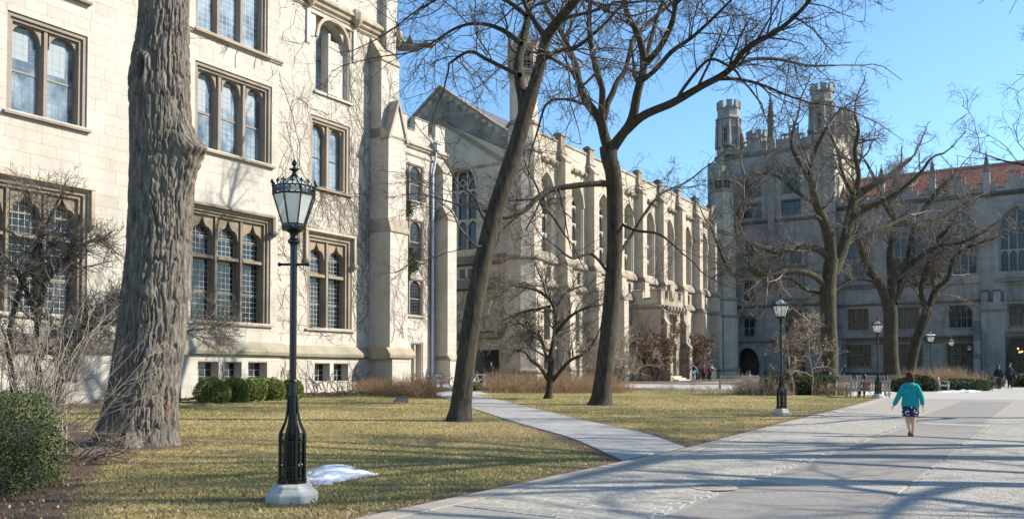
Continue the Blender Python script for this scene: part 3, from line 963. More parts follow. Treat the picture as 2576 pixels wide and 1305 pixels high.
wall(near, 0, 28.46, 38.2, Z_PL, 24, H_right, WY, st, parts=80, seed=13, key=lambda r: -(r[1] - r[0]) * (r[3] - r[2]) + abs(r[2] - 9) * .02, ch=.44, lmin=.7, lmax=1.4, **kw)
wall(near, 0, 10, 23.15, GB, Z_PL, H_left, WY - .12, st, seed=14, thick=.62, ch=.5, lmin=.9, lmax=1.6, name='plinth_wall', **kw)
wall(near, 0, 23.18, 28.58, GB, Z_PL, H_bay, BY - .12, st, seed=15, thick=.62, ch=.5, lmin=.9, lmax=1.6, name='plinth_wall', **kw)
wall(near, 0, 28.585, 38.2, GB, Z_PL, H_right, WY - .12, st, seed=16, thick=.62, ch=.5, lmin=.9, lmax=1.6, name='plinth_wall', **kw)
# returns of the bay: the side facing the camera
def side_wall(root, x, y0, y1, z0, z1, mat, seed, holes=[], into=1, ch=.44, th=.4, parts=0, lmin=.35, lmax=.8, y_face=None):
    """wall facing -x in grid: local x runs along -y grid (towards the viewer), local y along +x"""
    # with rz=-90: local (a,b) -> (b, -a) ; face at grid x
    o = L_of(root)
    return wall(root, 0, -y1, -y0, z0, z1, holes, x, mat, parts=parts, seed=seed, thick=th, rz=-PI / 2, ch=ch, lmin=lmin, lmax=lmax, loc=o)
def L_of(root): return off(root)
side_wall(near, 23.3, BY + .012, WY + .3, Z_PL, 24, st, 21)
side_wall(near, 23.18, BY - .10, WY + .3, GB, Z_PL, st, 22)
b = MB(); b.box(28.30, 28.45, BY + .02, WY + .3, Z_PL, 24); b.box(37.9, 38.19, WY + .02, 44, GB, 24); b.box(10, 38, WY + 4.5, WY + 4.8, GB, 24); b.box(10, 38.15, WY + .5, WY + 4.6, 23.6, 24)
b.build('core', M_['joint'], near, loc=L0)
# plinth moulding, mossy
pm = [(.12, 2.50), (.30, 2.56), (.34, 2.70), (.30, 2.78), (.14, 2.98), (.04, 3.10), (0, 3.12)]
def pmould(x0, x1, y, name='plinth_moulding'): 
    prof = [(y + .06, 2.50)] + [(y - o, z) for o, z in pm] + [(y + .06, 3.12)]
    m = MB(); m.prism_x(prof, x0, x1); return m.build(name, M_['moss'], near, loc=L0)
pmould(10, 22.95, WY); pmould(22.96, 28.80, BY); pmould(28.805, 35.6, WY)
m = MB(); m.prism_x([(23.3 + .06, 2.50)] + [(23.3 - o, z) for o, z in pm] + [(23.3 + .06, 3.12)], -WY - .2, -BY + .34)
m.build('plinth_moulding', M_['moss'], near, loc=L0, rz=-PI / 2)
# windows
def nw(*a, **k): return window(near, *a, loc=L0, **k)
nw(16.55, 19.60, 11.25, 14.80, 2, WY, head=p_tudor, headh=.62, frame=.26, mull=.30, depth=.55, stone='frame', glass='glass_sky', lead='leaddark', sash='sash', blind=1, cell=.26, seed=1, lw=.014, sillh=.2, silld=.16)
nw(16.3, 19.55, 16.25, 19.6, 2, WY, head=p_tudor, headh=.5, frame=.26, mull=.30, depth=.5, stone='frame', glass='glass_sky', lead='leaddark', seed=2, sillh=.22, silld=.2)
nw(15.2, 19.70, 3.95, 8.75, 3, WY, tiers=(1.9, 1), head=p_ogee, headh=.95, frame=.30, mull=.24, depth=.60, stone='dark', glass='glass', lead='lead', sash='sash', sillmat='trim', hood=(1.2, .22), hoodmat='trim', cell=.24, seed=3, lw=.016)
nw(23.80, 28.04, 11.40, 15.0, 3, BY, head=p_tudor, headh=.62, frame=.26, mull=.34, depth=.58, stone='frame', glass='glass_sky', lead='leaddark', sash='sash', blind=1, cell=.24, seed=4, lw=.014, sillh=.2, silld=.16)
nw(23.8, 27.75, 16.45, 21.0, 3, BY, head=p_tudor, headh=.5, frame=.22, mull=.32, depth=.5, stone='frame', glass='glass_sky', lead='lead', cell=.24, seed=5, lw=.014, sillh=.22, silld=.2)
nw(23.62, 28.02, 4.0, 8.80, 3, BY, tiers=(1.75, 1), head=p_ogee, headh=1.0, frame=.26, mull=.26, depth=.62, stone='dark', glass='glass', lead='lead', sash='sash', sillmat='trim', hood=(.55, .18), hoodmat='darktrim', cell=.24, seed=6, lw=.016)
nw(31.30, 34.55, 4.05, 8.80, 2, WY, tiers=(1.75, 1), head=p_ogee, headh=1.0, frame=.34, mull=.30, depth=.62, stone='dark', glass='glass', lead='lead', sash='sash', sillmat='trim', hood=(1.35, .20), hoodmat='trim', cell=.24, seed=7, lw=.016)
nw(31.47, 34.34, 11.25, 14.79, 2, WY, head=p_tudor, headh=.5, frame=.30, mull=.34, depth=.55, stone='frame', glass='glass_sky', lead='leaddark', sash='sashdark', cell=.24, seed=8, sillh=.2, silld=.14)
# top arched window, one half walled up
w = nw(31.80, 34.30, 16.15, 20.1, 1, WY, head=p_tudor, headh=1.15, frame=.12, depth=.8, stone='stone', glass='glass_sky', lead='leaddark', sash='sashdark', cell=.26, seed=9, sillh=.2, silld=.12)
m = MB(); m.box(33.0, 34.17, WY + .30, WY + .78, 16.2, 19.1); m.box(32.92, 33.06, WY + .2, WY + .78, 16.2, 19.4)
link('blocked_light', m.mesh('blocked_light', st), None, w)
m = MB(); m.arch_ring(31.92, 34.18, 18.85, 1.15, p_tudor, .16, WY - .09, WY + .1)
link('hood_mould', m.mesh('hood_mould', M_['trim']), None, w)
# the outer head moulding of the upper windows
# basement windows
for (a, b, y, c) in ((18.66, 19.3, WY, 1.4), (23.99, 25.06, BY, 1.3), (25.36, 26.30, BY, 1.3), (26.67, 27.76, BY, 1.3), (31.75, 32.82, WY, 1.34), (33.1, 34.17, WY, 1.34)):
    window(near, a, b, c, 2.24, 1, y - .12, loc=L0, head=None, frame=.05, depth=.5, stone='stone', glass='glass', lead='lead', cell=.3, sill=False, sash='sash', seed=int(a * 10), lw=.02)
# string courses
def sc(x0, x1, y, z, d=.2, h=.45, mat='trim', name='string_course'): return course(near, x0, x1, y, string_prof(z, d, h), M_[mat], name, loc=L0)
sc(23.18, 28.62, BY, 16.30, .14, .30)
sc(28.63, 38.5, WY, 20.75, .34, .75, name='cornice')
sc(28.63, 37.5, WY, 20.22, .12, .22)
for x in (31.25, 34.6, 37.9):
    m = MB(); m.lathe([(.12, 20.2), (.30, 20.5), (.34, 20.9), (.22, 21.1)], 7, (x, WY - .25)); m.build('carved_boss', M_['trim'], near, loc=L0)
for (a, b_) in ((31.12, 31.36), (34.50, 34.72)):
    m = MB(); m.box(a, b_, WY - .10, WY + .03, 18.35, 20.1); m.prism_x([(WY + .02, 18.2), (WY - .1, 18.35), (WY + .02, 18.35)], a, b_); m.build('drop_moulding', M_['stone'], near, loc=L0)
m = MB(); m.box(31.36, 34.5, WY - .08, WY + .03, 19.95, 20.1); m.build('drop_moulding', M_['stone'], near, loc=L0)
# upper pilaster
m = MB(); m.box(36.75, 37.55, WY - .45, WY + .1, 19.6, 24); m.build('pilaster', st, near, loc=L0)
# the big corner buttress
bt = buttress(near, 35.95, 37.45, WY, [(Z_PL, 1.62, .5), (9.35, 1.45, .75), (14.55, 1.30, .5), (18.75, .78, 1.35)], st, GB, M_['trim'], loc=L0, seed=31, ch=.46)
m = MB()
m.prism_y([(35.85, 14.4), (36.0, 14.4), (36.72, 16.35), (37.4, 14.4), (37.55, 14.4), (36.78, 16.62), (36.66, 16.62)], WY - 1.42, WY - .7)
link('gablet_moulding', m.mesh('gablet_moulding', M_['trim']), None, bt)
m = MB(); m.prism_y([(36.0, 14.5), (36.70, 16.3), (37.4, 14.5)], WY - 1.33, WY - .74)
link('gablet', m.mesh('gablet', st), None, bt)
m = MB(); m.prism_x([(WY - 1.62, 2.5)] + [(WY - 1.45 - o, z) for o, z in pm] + [(WY - .2, 3.12), (WY - .2, 2.5)], 35.61, 37.75)
link('moulding', m.mesh('moulding', M_['moss']), None, bt)
# gargoyle at the corner of the cornice: body, neck and head reaching out
gb = MB(); y = WY - .2
pts = [(38.2, y + .3, 20.35), (38.35, y - .1, 20.3), (38.55, y - .6, 20.25), (38.75, y - 1.05, 20.32), (38.95, y - 1.4, 20.38), (39.1, y - 1.75, 20.28)]
gb.tube(pts, [.22, .27, .23, .14, .19, .09], 8)
gb.bar((38.6, y - .45, 20.2), (38.45, y - .75, 19.95), .12); gb.bar((38.9, y - 1.3, 20.5), (38.85, y - 1.2, 20.66), .07); gb.bar((38.98, y - 1.38, 20.5), (39.0, y - 1.28, 20.66), .07)
gb.prism_x([(y - .1, 20.5), (y - .55, 20.95), (y - .75, 20.45)], 38.45, 38.50); gb.bar((38.95, y - 1.42, 20.22), (39.05, y - 1.72, 20.12), .12, .05)
gb.build('gargoyle', M_['darktrim'], near, smooth=False, loc=L0)

# ------------------------------------------------------------------ the lower connecting wing, set back
wing = groot('connecting_wing', 'narrow recessed stone wing with battlements, ivy and a grey downpipe, beyond the near building', 'building', 48, 41)
LW = off(wing); QY = 41.0
H_w = [(49.55, 51.95, 14.5, 17.5), (49.55, 51.95, 8.6 + 1.4, 13.0), (49.55, 51.95, 5.9, 9.0), (50.6, 51.9, 1.0, 4.6)]
def zz(px, py): 
    k, m_ = ray(px, py); Y = -QY / (U[1] * k - U[0]); return (U[0] * k + U[1]) * Y, EYE + m_ * Y
wa = zz(1011, 400); wb = zz(1062, 518); wc = zz(1011, 545); wd = zz(1062, 660); we = zz(1014, 697); wf = zz(1059, 797); wg = zz(1034, 860); wh = zz(1059, 940)
wl, wr = wa[0] - .45, wb[0] + .15
H_w = [(wl, wr, wb[1] + .3, wa[1] - .1), (wl, wr, wd[1] + .1, wc[1]), (wl, wr, wf[1] + .1, we[1]), (wg[0], wr, .9, wg[1])]
PT = zz(1060, 312)[1]; CN = zz(1060, 372)[1]
x0 = zz(1090, 440)[0] + .2; x1 = x0 + 1.15; WE = x1 + .03
wall(wing, 0, 38, WE, .4, CN - .3, H_w, QY, st, seed=41, ch=.44, lmin=.6, lmax=1.2, loc=LW)
for i, h in enumerate(H_w[:3]):
    window(wing, h[0], h[1], h[2], h[3], 2, QY, loc=LW, head=p_tudor, headh=.5, frame=.14, mull=.2, depth=.34, stone='frame', glass='glass', lead='leaddark', sash='sash', cell=.26, mind=.1, seed=50 + i, sillh=.18)
h = H_w[3]; window(wing, h[0], h[1], h[2], h[3], 2, QY, loc=LW, head=None, frame=.15, mull=.3, depth=.6, stone='stone', glass='glass_inner', lead='sashdark', cell=.6, sill=False, seed=55)
course(wing, 38, WE + .2, QY, string_prof(CN, .3, .6), M_['trim'], 'cornice', loc=LW)
course(wing, 38, WE + .1, QY, string_prof(CN - .75, .1, .25), M_['trim'], loc=LW)
battlements(wing, 46.0, WE, QY - .05, CN - .3, PT - .75, PT + .25, 1.55, .95, st, M_['trim'], loc=LW)
core = MB(); core.box(38, WE, QY + 5, QY + 5.4, .4, CN); core.box(WE - .3, WE, QY + .3, QY + 5.2, .4, CN); core.box(38, WE, QY + .5, QY + 5.2, CN - .5, CN - .35); core.build('core', M_['joint'], wing, loc=LW)
x0 = zz(1090, 440)[0] + .2; x1 = x0 + 1.15
b1 = zz(1090, 405)[1]; b2 = zz(1106, 540)[1]; 
buttress(wing, x0, x1, QY, [(zz(1111, 842)[1] - 2.0, 1.5, .35), (b2 - .6, 1.25, 1.0), (b1 - 1.0, .8, 1.1)], st, .4, M_['trim'], loc=LW, seed=42)
# downpipe with hopper
dp = MB(); xd = zz(1086, 500)[0]; zt = zz(1086, 368)[1]
dp.tube([(xd + .1, QY - .32, zt - .4), (xd + .1, QY - .30, zt - 1.0), (xd - .12, QY - .2, zt - 2.2), (xd - .12, QY - .2, 1.1)], .11, 8)
dp.prism_z([(xd - .1, QY - .6), (xd + .3, QY - .6), (xd + .35, QY - .1), (xd - .15, QY - .1)], zt - .4, zt + .1)
dp.prism_z([(xd - .22, QY - .7), (xd + .42, QY - .7), (xd + .42, QY - .06), (xd - .22, QY - .06)], zt + .1, zt + .22)
for z in np.arange(2, zt - 3, 2.4): dp.lathe([(.14, z), (.14, z + .12)], 8, (xd - .12, QY - .2))
dp.build('downpipe', M_['zinc'], wing, loc=LW)
# ------------------------------------------------------------------ the long church-like library with buttresses
chm = M_['church']; cht = M_['churchtrim']
ch = groot('long_hall_building', 'long gabled limestone building with tall traceried windows between stepped buttresses', 'building', 63, 38)
LC = off(ch); CY = 37.5; CA = 63.1; AX0, AX1 = 62.3, 110.5
SP = 5.50
Zb1, Zb2 = 9.36, 11.56          # two string courses below the tall windows
Zc, Zt = 20.0, 21.95            # cornice, parapet top
def traceried(root, x0, x1, z0, zs, z1, y, n=2, rz=0, loc=None, mat='churchtrim', plate=None, glass='glass_far', tiers=3, depth=1.0, splay=.5, ring=True, lead=True):
    """tall pointed window; the opening is rectangular in the wall, a plate of wall stone closes the corners"""
    m = MB()
    m.arch_plate(x0, x1, zs, z1 + .02, p_gothic, y + .014, y + depth, n=20)
    o = m.build('window', plate or chm, root, rz=rz, loc=loc)
    sp = MB()
    # splayed jambs in three steps
    for i in range(3):
        a = splay * i / 3; b_ = splay * (i + 1) / 3; ya = y + .12 + depth * .75 * i / 3
        sp.box(x0 + a, x0 + b_, ya, y + depth, z0, zs); sp.box(x1 - b_, x1 - a, ya, y + depth, z0, zs)
        w_ = (x1 - x0); f = lambda t, a=b_: None
        sp.arch_ring(x0 + b_, x1 - b_, zs, (z1 - zs) * (1 - b_ / w_ * 1.5), p_gothic, splay / 3 + .02, ya, y + depth, n=16)
    if ring: sp.arch_ring(x0, x1, zs, z1 - zs, p_gothic, .17, y - .12, y + .1, n=18)
    link('jamb_moulding', sp.mesh('jamb_moulding', M_[mat] if not plate else plate), None, o)
    a, b_ = x0 + splay, x1 - splay; w_ = b_ - a; topz = z1 - (z1 - zs) * splay / (x1 - x0) * 1.5
    yg = y + depth - .12
    g = MB(); g.box(a, b_, yg, yg + .02, z0, z1); link('pane', g.mesh('pane', M_[glass]), None, o)
    t = MB(); mw = .12
    lw = (w_ - mw * (n - 1)) / n
    for i in range(1, n): t.box(a + i * (lw + mw) - mw, a + i * (lw + mw), yg - .22, yg, z0, topz - .25)
    H = zs - z0
    for k in range(1, tiers + 1):
        z = z0 + H * k / tiers
        for i in range(n):
            p = a + i * (lw + mw)
            t.arch_plate(p, p + lw, z - .55, z, p_gothic, yg - .16, yg - .01, n=8)
        t.box(a, b_, yg - .2, yg, z, z + .14)
    # upper tracery: daggers
    hh = topz - zs
    for i in range(n):
        p = a + i * (lw + mw)
        t.arch_ring(p, p + lw, zs + .2, min(hh * .45, lw * .9), p_gothic, .06, yg - .16, yg - .01, n=8)
    t.arch_ring(a + w_ * .25, a + w_ * .75, zs + hh * .45, hh * .35, p_gothic, .07, yg - .16, yg - .01, n=8)
    t.bar((a + w_ * .25, yg - .08, zs + hh * .45), (a + w_ * .5, yg - .08, zs + hh * .2), .09); t.bar((a + w_ * .75, yg - .08, zs + hh * .45), (a + w_ * .5, yg - .08, zs + hh * .2), .09)
    link('tracery', t.mesh('tracery', M_[mat]), None, o)
    if lead:
        l = MB(); grid_lines(l, a, b_, z0, zs, max(3, int(w_ / .4)), int((zs - z0) / .45), yg, .02)
        link('leading', l.mesh('leading', M_['leaddark']), None, o)
    s = MB(); s.prism_x([(y - .02, z0 - .9), (y - .02, z0 - .75), (y + depth - .1, z0 + .05), (y + depth - .1, z0 - .9)], x0, x1)
    link('sill', s.mesh('sill', M_[mat] if not plate else M_['halltrim']), None, o)
    return o
wins = []; butts = []
for i in range(8):
    bx = 67.0 + SP * i          # buttress centre
    butts.append(bx)
for i in range(9):
    cx = 64.35 + SP * i if i else 64.45
    wins.append((cx - 1.25, cx + 1.45))
holes = [(a, b, 12.1, 18.95) for a, b in wins]
low = []
for (a, b) in wins:
    low += [(a + .25, a + .85, 9.8, 10.9), (a + 1.55, a + 2.15, 9.8, 10.9), (a + .5, a + 2.0, 4.6, 7.2), (a + .5, a + 2.0, 1.3, 3.2)]
wall(ch, 0, AX0, AX1, .6, Zc, holes + low, CY, chm, seed=61, ch=.5, lmin=.6, lmax=1.3, thick=1.1, loc=LC)
wall(ch, 0, AX0, AX1, Zc, Zt, [], CY - .02, chm, seed=62, ch=.5, thick=.5, loc=LC, name='parapet')
course(ch, AX0, AX1, CY - .02, [(0, Zt - .02), (.1, Zt), (.1, Zt + .12), (0, Zt + .25), (-.6, Zt + .25)], M_['churchtrim'], 'coping', loc=LC)
for (a, b) in wins: traceried(ch, a, b, 12.1, 16.9, 18.95, CY, n=2, loc=LC, mat='church', splay=.36, tiers=3, depth=.8)
for k, h in enumerate(low):
    big = h[1] - h[0] > 1
    window(ch, *h, 2 if big else 1, CY, loc=LC, head=None, frame=.08, mull=.14, depth=.5, stone='churchtrim', glass='glass', lead='leaddark', cell=.4, sill=False, seed=k)
for i, bx in enumerate(butts):
    xa, xb = bx - .5, bx + .5
    o = buttress(ch, xa, xb, CY, [(1.9, 1.35, .3), (Zb1 - .5, 1.25, .5), (Zb2 - .45, 1.02, .5), (20.2, .82, .6), (21.0, .42, .35)], chm, .6, cht, loc=LC, seed=70 + i, ch=.5)
    m = MB(); m.box(xa + .1, xb - .1, CY - .32, CY + .3, 21.0, 22.55)
    m.prism_x([(CY - .42, 22.55), (CY - .42, 22.67), (CY - .05, 22.85), (CY + .4, 22.67), (CY + .4, 22.55)], xa, xb); link('cap', m.mesh('cap', M_['churchtrim']), None, o)
# string courses between the buttresses
xs = [AX0] + [v for bx in butts for v in (bx - .56, bx + .56)] + [AX1]
for i in range(0, len(xs), 2):
    a, b = xs[i], xs[i + 1]
    course(ch, a, b, CY, [(0, Zb2 - .5), (.30, Zb2 - .35), (.32, Zb2 - .1), (.15, Zb2 + .3), (0, Zb2 + .45)], cht, loc=LC)
    course(ch, a, b, CY, [(0, Zb1 - .45), (.35, Zb1 - .25), (.35, Zb1), (.1, Zb1 + .4)], cht, loc=LC)
    course(ch, a, b, CY, [(0, Zc - .3), (.28, Zc - .1), (.3, Zc + .1), (0, Zc + .4)], cht, 'cornice', loc=LC)
    course(ch, a, b, CY, [(0, 3.7), (.3, 3.8), (.3, 3.95), (0, 4.3)], cht, loc=LC)
    rr = random.Random(i)
    for q in np.arange(a + .5, b - .3, 1.05):
        m = MB(); m.lathe([(.06, Zc - .28), (.15, Zc - .16), (.18, Zc + .0), (.10, Zc + .15)], 6, (q, CY - .3), rot=rr.random()); m.build('carved_boss', cht, ch, loc=LC)
# end gable (faces the camera side, in grazing shade)
GX = 61.6
ym, e0, e1 = 46.8, 37.9, 56.0
GA = [(-44.4 + .0, -40.6, 10.0, 20.0)]   # big window, in -y
gw = (-46.5, -42.7)
wall(ch, 0, -e1, -e0 - .0, .6, 19.3, [(gw[0], gw[1], 12.4, 20.2), (-42.6, -40.9, 5.2, 5.3)], GX, chm, seed=80, ch=.5, lmin=.6, lmax=1.3, thick=1.1, rz=-PI / 2, loc=LC)
def gable_courses():
    rng = random.Random(9); mb = MB(); bk = MB()
    zt = lambda a: 20.55 + (27.0 - 20.55) * (1 - abs(-ym - a) / (ym - e0))
    bk.prism_y([(-e1, 19.3), (-e0, 19.3), (-e0, 20.7), (-ym, 27.0), (-e1, 20.7)], GX + .212, GX + .8)
    z = 19.3
    while z < 26.8:
        h = .5; zt_ = z + h
        half = (ym - e0) * max(0, 1 - max(0, (zt_ - 20.6)) / (27.0 - 20.6))
        a = -ym - half
        while a < -ym + half - .1:
            l = rng.uniform(.6, 1.3); b_ = min(a + l, -ym + half)
            if not (z < 20.2 and b_ > gw[0] and a < gw[1]):
                mb.box(a + .006, b_ - .006, GX + .2 - rng.random() * .003, GX + .214, z + .006, zt_ - .006, tint=rng.uniform(.05, .95), back=False)
            a = b_
        z = zt_
    k = dict(rz=-PI / 2, loc=LC)
    bk.build('gable_core', M_['joint'], ch, **k)
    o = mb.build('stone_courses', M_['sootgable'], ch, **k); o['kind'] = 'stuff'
    cpy = MB()
    for s in (1, -1):
        p0 = Vector((-ym, 0, 27.05)); p1 = Vector((-ym + s * (ym - e0 - .2), 0, 20.75))
        cpy.bar((p0.x, GX + .45, p0.z + .1), (p1.x, GX + .45, p1.z + .1), .9, .26, up=(0, 1, 0)) if False else None
        cpy.prism_y([(p0.x, p0.z), (p0.x, p0.z + .3), (p1.x, p1.z + .3), (p1.x, p1.z)], GX + .05, GX + 1.0)
        cpy.prism_y([(p0.x, p0.z - 3.1), (p0.x, p0.z - 2.7), (p1.x, p1.z - 2.2), (p1.x, p1.z - 2.6)], GX - .12, GX + .3)
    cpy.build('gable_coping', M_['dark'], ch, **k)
gable_courses()
# lower gable face steps 20 cm forward of the top: fill the band between
m = MB(); m.box(-e1, -e0, GX + .013, GX + 1.0, 19.31, 19.6); m.build('gable_band', M_['churchtrim'], ch, rz=-PI / 2, loc=LC)
m = MB(); m.prism_y([(-e1, 19.6), (-e0, 19.6), (-e0, 18.9 + .7), (-ym, 24.1), (-e1, 19.61)], GX + .02, GX + .25); m.build('gable_face', chm, ch, rz=-PI / 2, loc=LC)
traceried(ch, gw[0], gw[1], 12.4, 17.6, 20.2, GX, n=3, rz=-PI / 2, loc=LC, mat='church', splay=.35, tiers=2, depth=.9)
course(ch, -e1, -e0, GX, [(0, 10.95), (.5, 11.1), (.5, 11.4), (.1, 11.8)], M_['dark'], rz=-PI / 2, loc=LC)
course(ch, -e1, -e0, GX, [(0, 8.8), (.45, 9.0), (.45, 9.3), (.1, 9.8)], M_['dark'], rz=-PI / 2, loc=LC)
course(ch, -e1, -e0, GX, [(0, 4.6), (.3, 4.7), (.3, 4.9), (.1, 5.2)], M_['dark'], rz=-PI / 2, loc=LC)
m = MB(); m.box(-44.5, -43.9, GX - .02, GX + .0, 9.9, 10.7); m.box(-43.6, -43.0, GX - .02, GX, 9.9, 10.7)
m.build('window', M_['glass_inner'], ch, rz=-PI / 2, loc=LC)
# flat near-black sheet painted as the shade of an open passage, behind the bicycles
m = MB(); m.box(-46.5, -40.4, GX - .06, GX - .0, .9, 3.7); m.build('passage_shade', M_['glass_inner'], ch, rz=-PI / 2, loc=LC)
# roof
m = MB(); m.prism_x([(38.3, 21.3), (ym, 26.9), (56.3, 21.3), (56.3, 20.9), (38.3, 20.9)], GX + .7, AX1 + 5); m.build('roof', M_['slate'], ch, loc=LC)
m = MB(); m.box(GX + .3, AX1 + 4, 56.2, 56.6, .6, 21); m.build('back_wall', M_['joint'], ch, loc=LC)
# octagonal corner turret
def oct_turret(root, cx, cy, stages, mat, tmat, loc, name='turret', n=8, rot=PI / 8, slits=True, crown=None, seed=1, ch_=.5):
    """stages: [(z0, z1, r)], moulding at each joint; faces covered by stone courses"""
    mb = MB(); tms = []; fc = MB(); rng = random.Random(seed)
    for (z0, z1, r) in stages:
        mb.lathe([(r - .014, z0), (r - .014, z1)], n, (cx, cy), rot)
        tm = MB(); tms.append(tm); tm.lathe([(r - .02, z1 - .22), (r + .16, z1 - .12), (r + .16, z1 + .05), (r - .02, z1 + .2)], n, (cx, cy), rot)
        z = z0
        while z < z1 - .05:
            zt = min(z + ch_ * rng.choice((.9, 1, 1.1)), z1)
            for k in range(n):
                a0 = rot + 2 * PI * k / n; a1 = a0 + 2 * PI / n
                P0 = Vector((cx + r * math.cos(a0), cy + r * math.sin(a0))); P1 = Vector((cx + r * math.cos(a1), cy + r * math.sin(a1)))
                cut = [0, rng.uniform(.35, .65), 1]
                nm = Vector((math.cos((a0 + a1) / 2), math.sin((a0 + a1) / 2)))
                for u0, u1 in zip(cut[:-1], cut[1:]):
                    q0 = P0.lerp(P1, u0 + .008); q1 = P0.lerp(P1, u1 - .008)
                    i0 = q0 - nm * .016; i1 = q1 - nm * .016
                    fc.add([(q0.x, q0.y, z + .006), (q1.x, q1.y, z + .006), (q1.x, q1.y, zt - .006), (q0.x, q0.y, zt - .006),
                            (i0.x, i0.y, z + .006), (i1.x, i1.y, z + .006), (i1.x, i1.y, zt - .006), (i0.x, i0.y, zt - .006)],
                           [(0, 1, 2, 3), (0, 4, 5, 1), (1, 5, 6, 2), (2, 6, 7, 3), (3, 7, 4, 0)], rng.uniform(.05, .95))
            z = zt
    o = mb.build(name, M_['joint'] if mat is not M_['hall'] else M_['halltrim'], root, loc=loc)
    s = link('stone_courses', fc.mesh('stone_courses', mat), None, o); s['kind'] = 'stuff'
    for tm in tms: link('moulding', tm.mesh('moulding', tmat), None, o)
    return o
tc = (62.1, 38.25)
t1 = oct_turret(ch, tc[0], tc[1], [(.6, 1.9, 1.85), (1.9, Zb1 - .3, 1.72), (Zb1 - .3, Zb2 - .3, 1.6), (Zb2 - .3, 20.2, 1.48), (20.2, 22.5, 1.36), (22.5, 26.7, 1.2)], chm, cht, LC, seed=5)
# belfry stage with louvred openings, battlement and spirelet
def lantern_stage(root, o, cx, cy, z0, z1, r, mat, tmat, n=8, rot=PI / 8, spire=None, merl=True, dark='glass_inner'):
    mb = MB(); dk = MB()
    dk.lathe([(r * .72, z0), (r * .72, z1)], n, (cx, cy), rot)
    for k in range(n):
        a = rot + 2 * PI * k / n
        c = Vector((cx + r * math.cos(a), cy + r * math.sin(a), 0))
        mb.lathe([(.19, z0), (.19, z1), (.12, z1 + .3)], 5, (c.x, c.y), a)
        a2 = a + 2 * PI / n; c2 = Vector((cx + r * math.cos(a2), cy + r * math.sin(a2), 0)); mid = (c + c2) / 2
        mb.bar((mid.x, mid.y, z0), (mid.x, mid.y, z1 - .3), .08)
        d = (c2 - c)
        for (u0, u1) in ((.1, .5), (.5, .9)):
            p = c + d * u0; q = c + d * u1
            mb.bar((p.x, p.y, z1 - .2), (q.x, q.y, z1 - .2), .12, .45)
        for zz_ in np.arange(z0 + .2, z1 - .5, .28):
            mb.bar((c.x, c.y, zz_), (c2.x, c2.y, zz_), .08, .06)
    mb.lathe([(r + .12, z0 - .25), (r + .2, z0 - .05), (r + .05, z0 + .08)], n, (cx, cy), rot)
    mb.lathe([(r + .02, z1 - .02), (r + .22, z1 + .1), (r + .22, z1 + .25), (r + .05, z1 + .35)], n, (cx, cy), rot)
    if merl:
        for k in range(n):
            a = rot + 2 * PI * (k + .5) / n
            mb.box(-.22, .22, -.12, .12, z1 + .3, z1 + .85, M=Matrix.Translation((cx + (r + .08) * math.cos(a) * .94, cy + (r + .08) * math.sin(a) * .94, 0)) @ Matrix.Rotation(a + PI / 2, 4, 'Z'))
    if spire:
        hs, = spire
        mb.lathe([(r * .78, z1 + .3), (r * .12, z1 + hs), (.02, z1 + hs + .05)], n, (cx, cy), rot)
        for k in range(n):
            a = rot + 2 * PI * k / n
            for j in range(1, 7):
                u = j / 7; rr = r * (.78 - .66 * u) + .06; zz_ = z1 + .3 + (hs - .3) * u
                mb.lathe([(.04, zz_ - .1), (.13, zz_), (.03, zz_ + .1)], 4, (cx + rr * math.cos(a), cy + rr * math.sin(a)), a)
        mb.lathe([(.05, z1 + hs - .3), (.2, z1 + hs - .1), (.07, z1 + hs + .05), (.17, z1 + hs + .2), (.02, z1 + hs + .42)], 6, (cx, cy))
    link('lantern', mb.mesh('lantern', tmat), None, o); link('lantern_core', dk.mesh('lantern_core', M_[dark]), None, o)
lantern_stage(ch, t1, tc[0], tc[1], 26.9, 28.6, 1.2, chm, M_['churchtrim'], spire=(2.0,))
t2c = (AX1 + .6, CY + .4)
t2 = oct_turret(ch, t2c[0], t2c[1], [(.6, 2.2, 2.1), (2.2, Zb1 - .3, 1.95), (Zb1 - .3, Zb2 - .3, 1.8), (Zb2 - .3, 19.7, 1.7), (19.7, 25.4, 1.5)], chm, cht, LC, seed=6)
lantern_stage(ch, t2, t2c[0], t2c[1], 25.6, 27.1, 1.5, chm, M_['churchtrim'], spire=(4.0,))

# entrance porch
px0, px1, py = 82.0, 88.0, 34.3
pz = 9.3
por = MB()
PH = [(83.6, 85.9, .9, 5.45), (83.6, 85.9, 5.8, 7.7)]
wall(ch, 0, px0, px1, .6, pz - 1.0, PH, py, cht, seed=90, ch=.45, lmin=.5, lmax=1.1, thick=1.0, loc=LC, name='porch_wall')
wall(ch, 0, -CY, -py, .6, pz - 1.0, [], px0, chm, seed=91, ch=.45, thick=.6, rz=-PI / 2, loc=LC, name='porch_wall')
course(ch, px0 - .1, px1 + .1, py, string_prof(pz - .85, .35, .5), cht, 'cornice', loc=LC)
course(ch, -CY, -py + .1, px0, string_prof(pz - .85, .35, .5), cht, 'cornice', rz=-PI / 2, loc=LC)
course(ch, -CY, -py + .1, px0, string_prof(4.6, .25, .4), cht, rz=-PI / 2, loc=LC)
battlements(ch, px0, px1, py, pz - .75, pz - .1, pz + .75, 1.0, .75, cht, cht, loc=LC)
battlements(ch, -CY, -py + .02, px0 + .0, pz - .75, pz - .1, pz + .75, 1.2, .8, chm, cht, rz=-PI / 2, loc=LC)
window(ch, *PH[1], 5, py, loc=LC, head=p_gothic, headh=.35, frame=.14, mull=.09, depth=.5, stone='churchtrim', glass='glass_inner', lead='leaddark', cell=.5, hood=(.4, .15), seed=3)
m = MB(); m.arch_plate(83.6, 85.9, 3.9, 5.47, p_tudor, py + .014, py + 1.0)
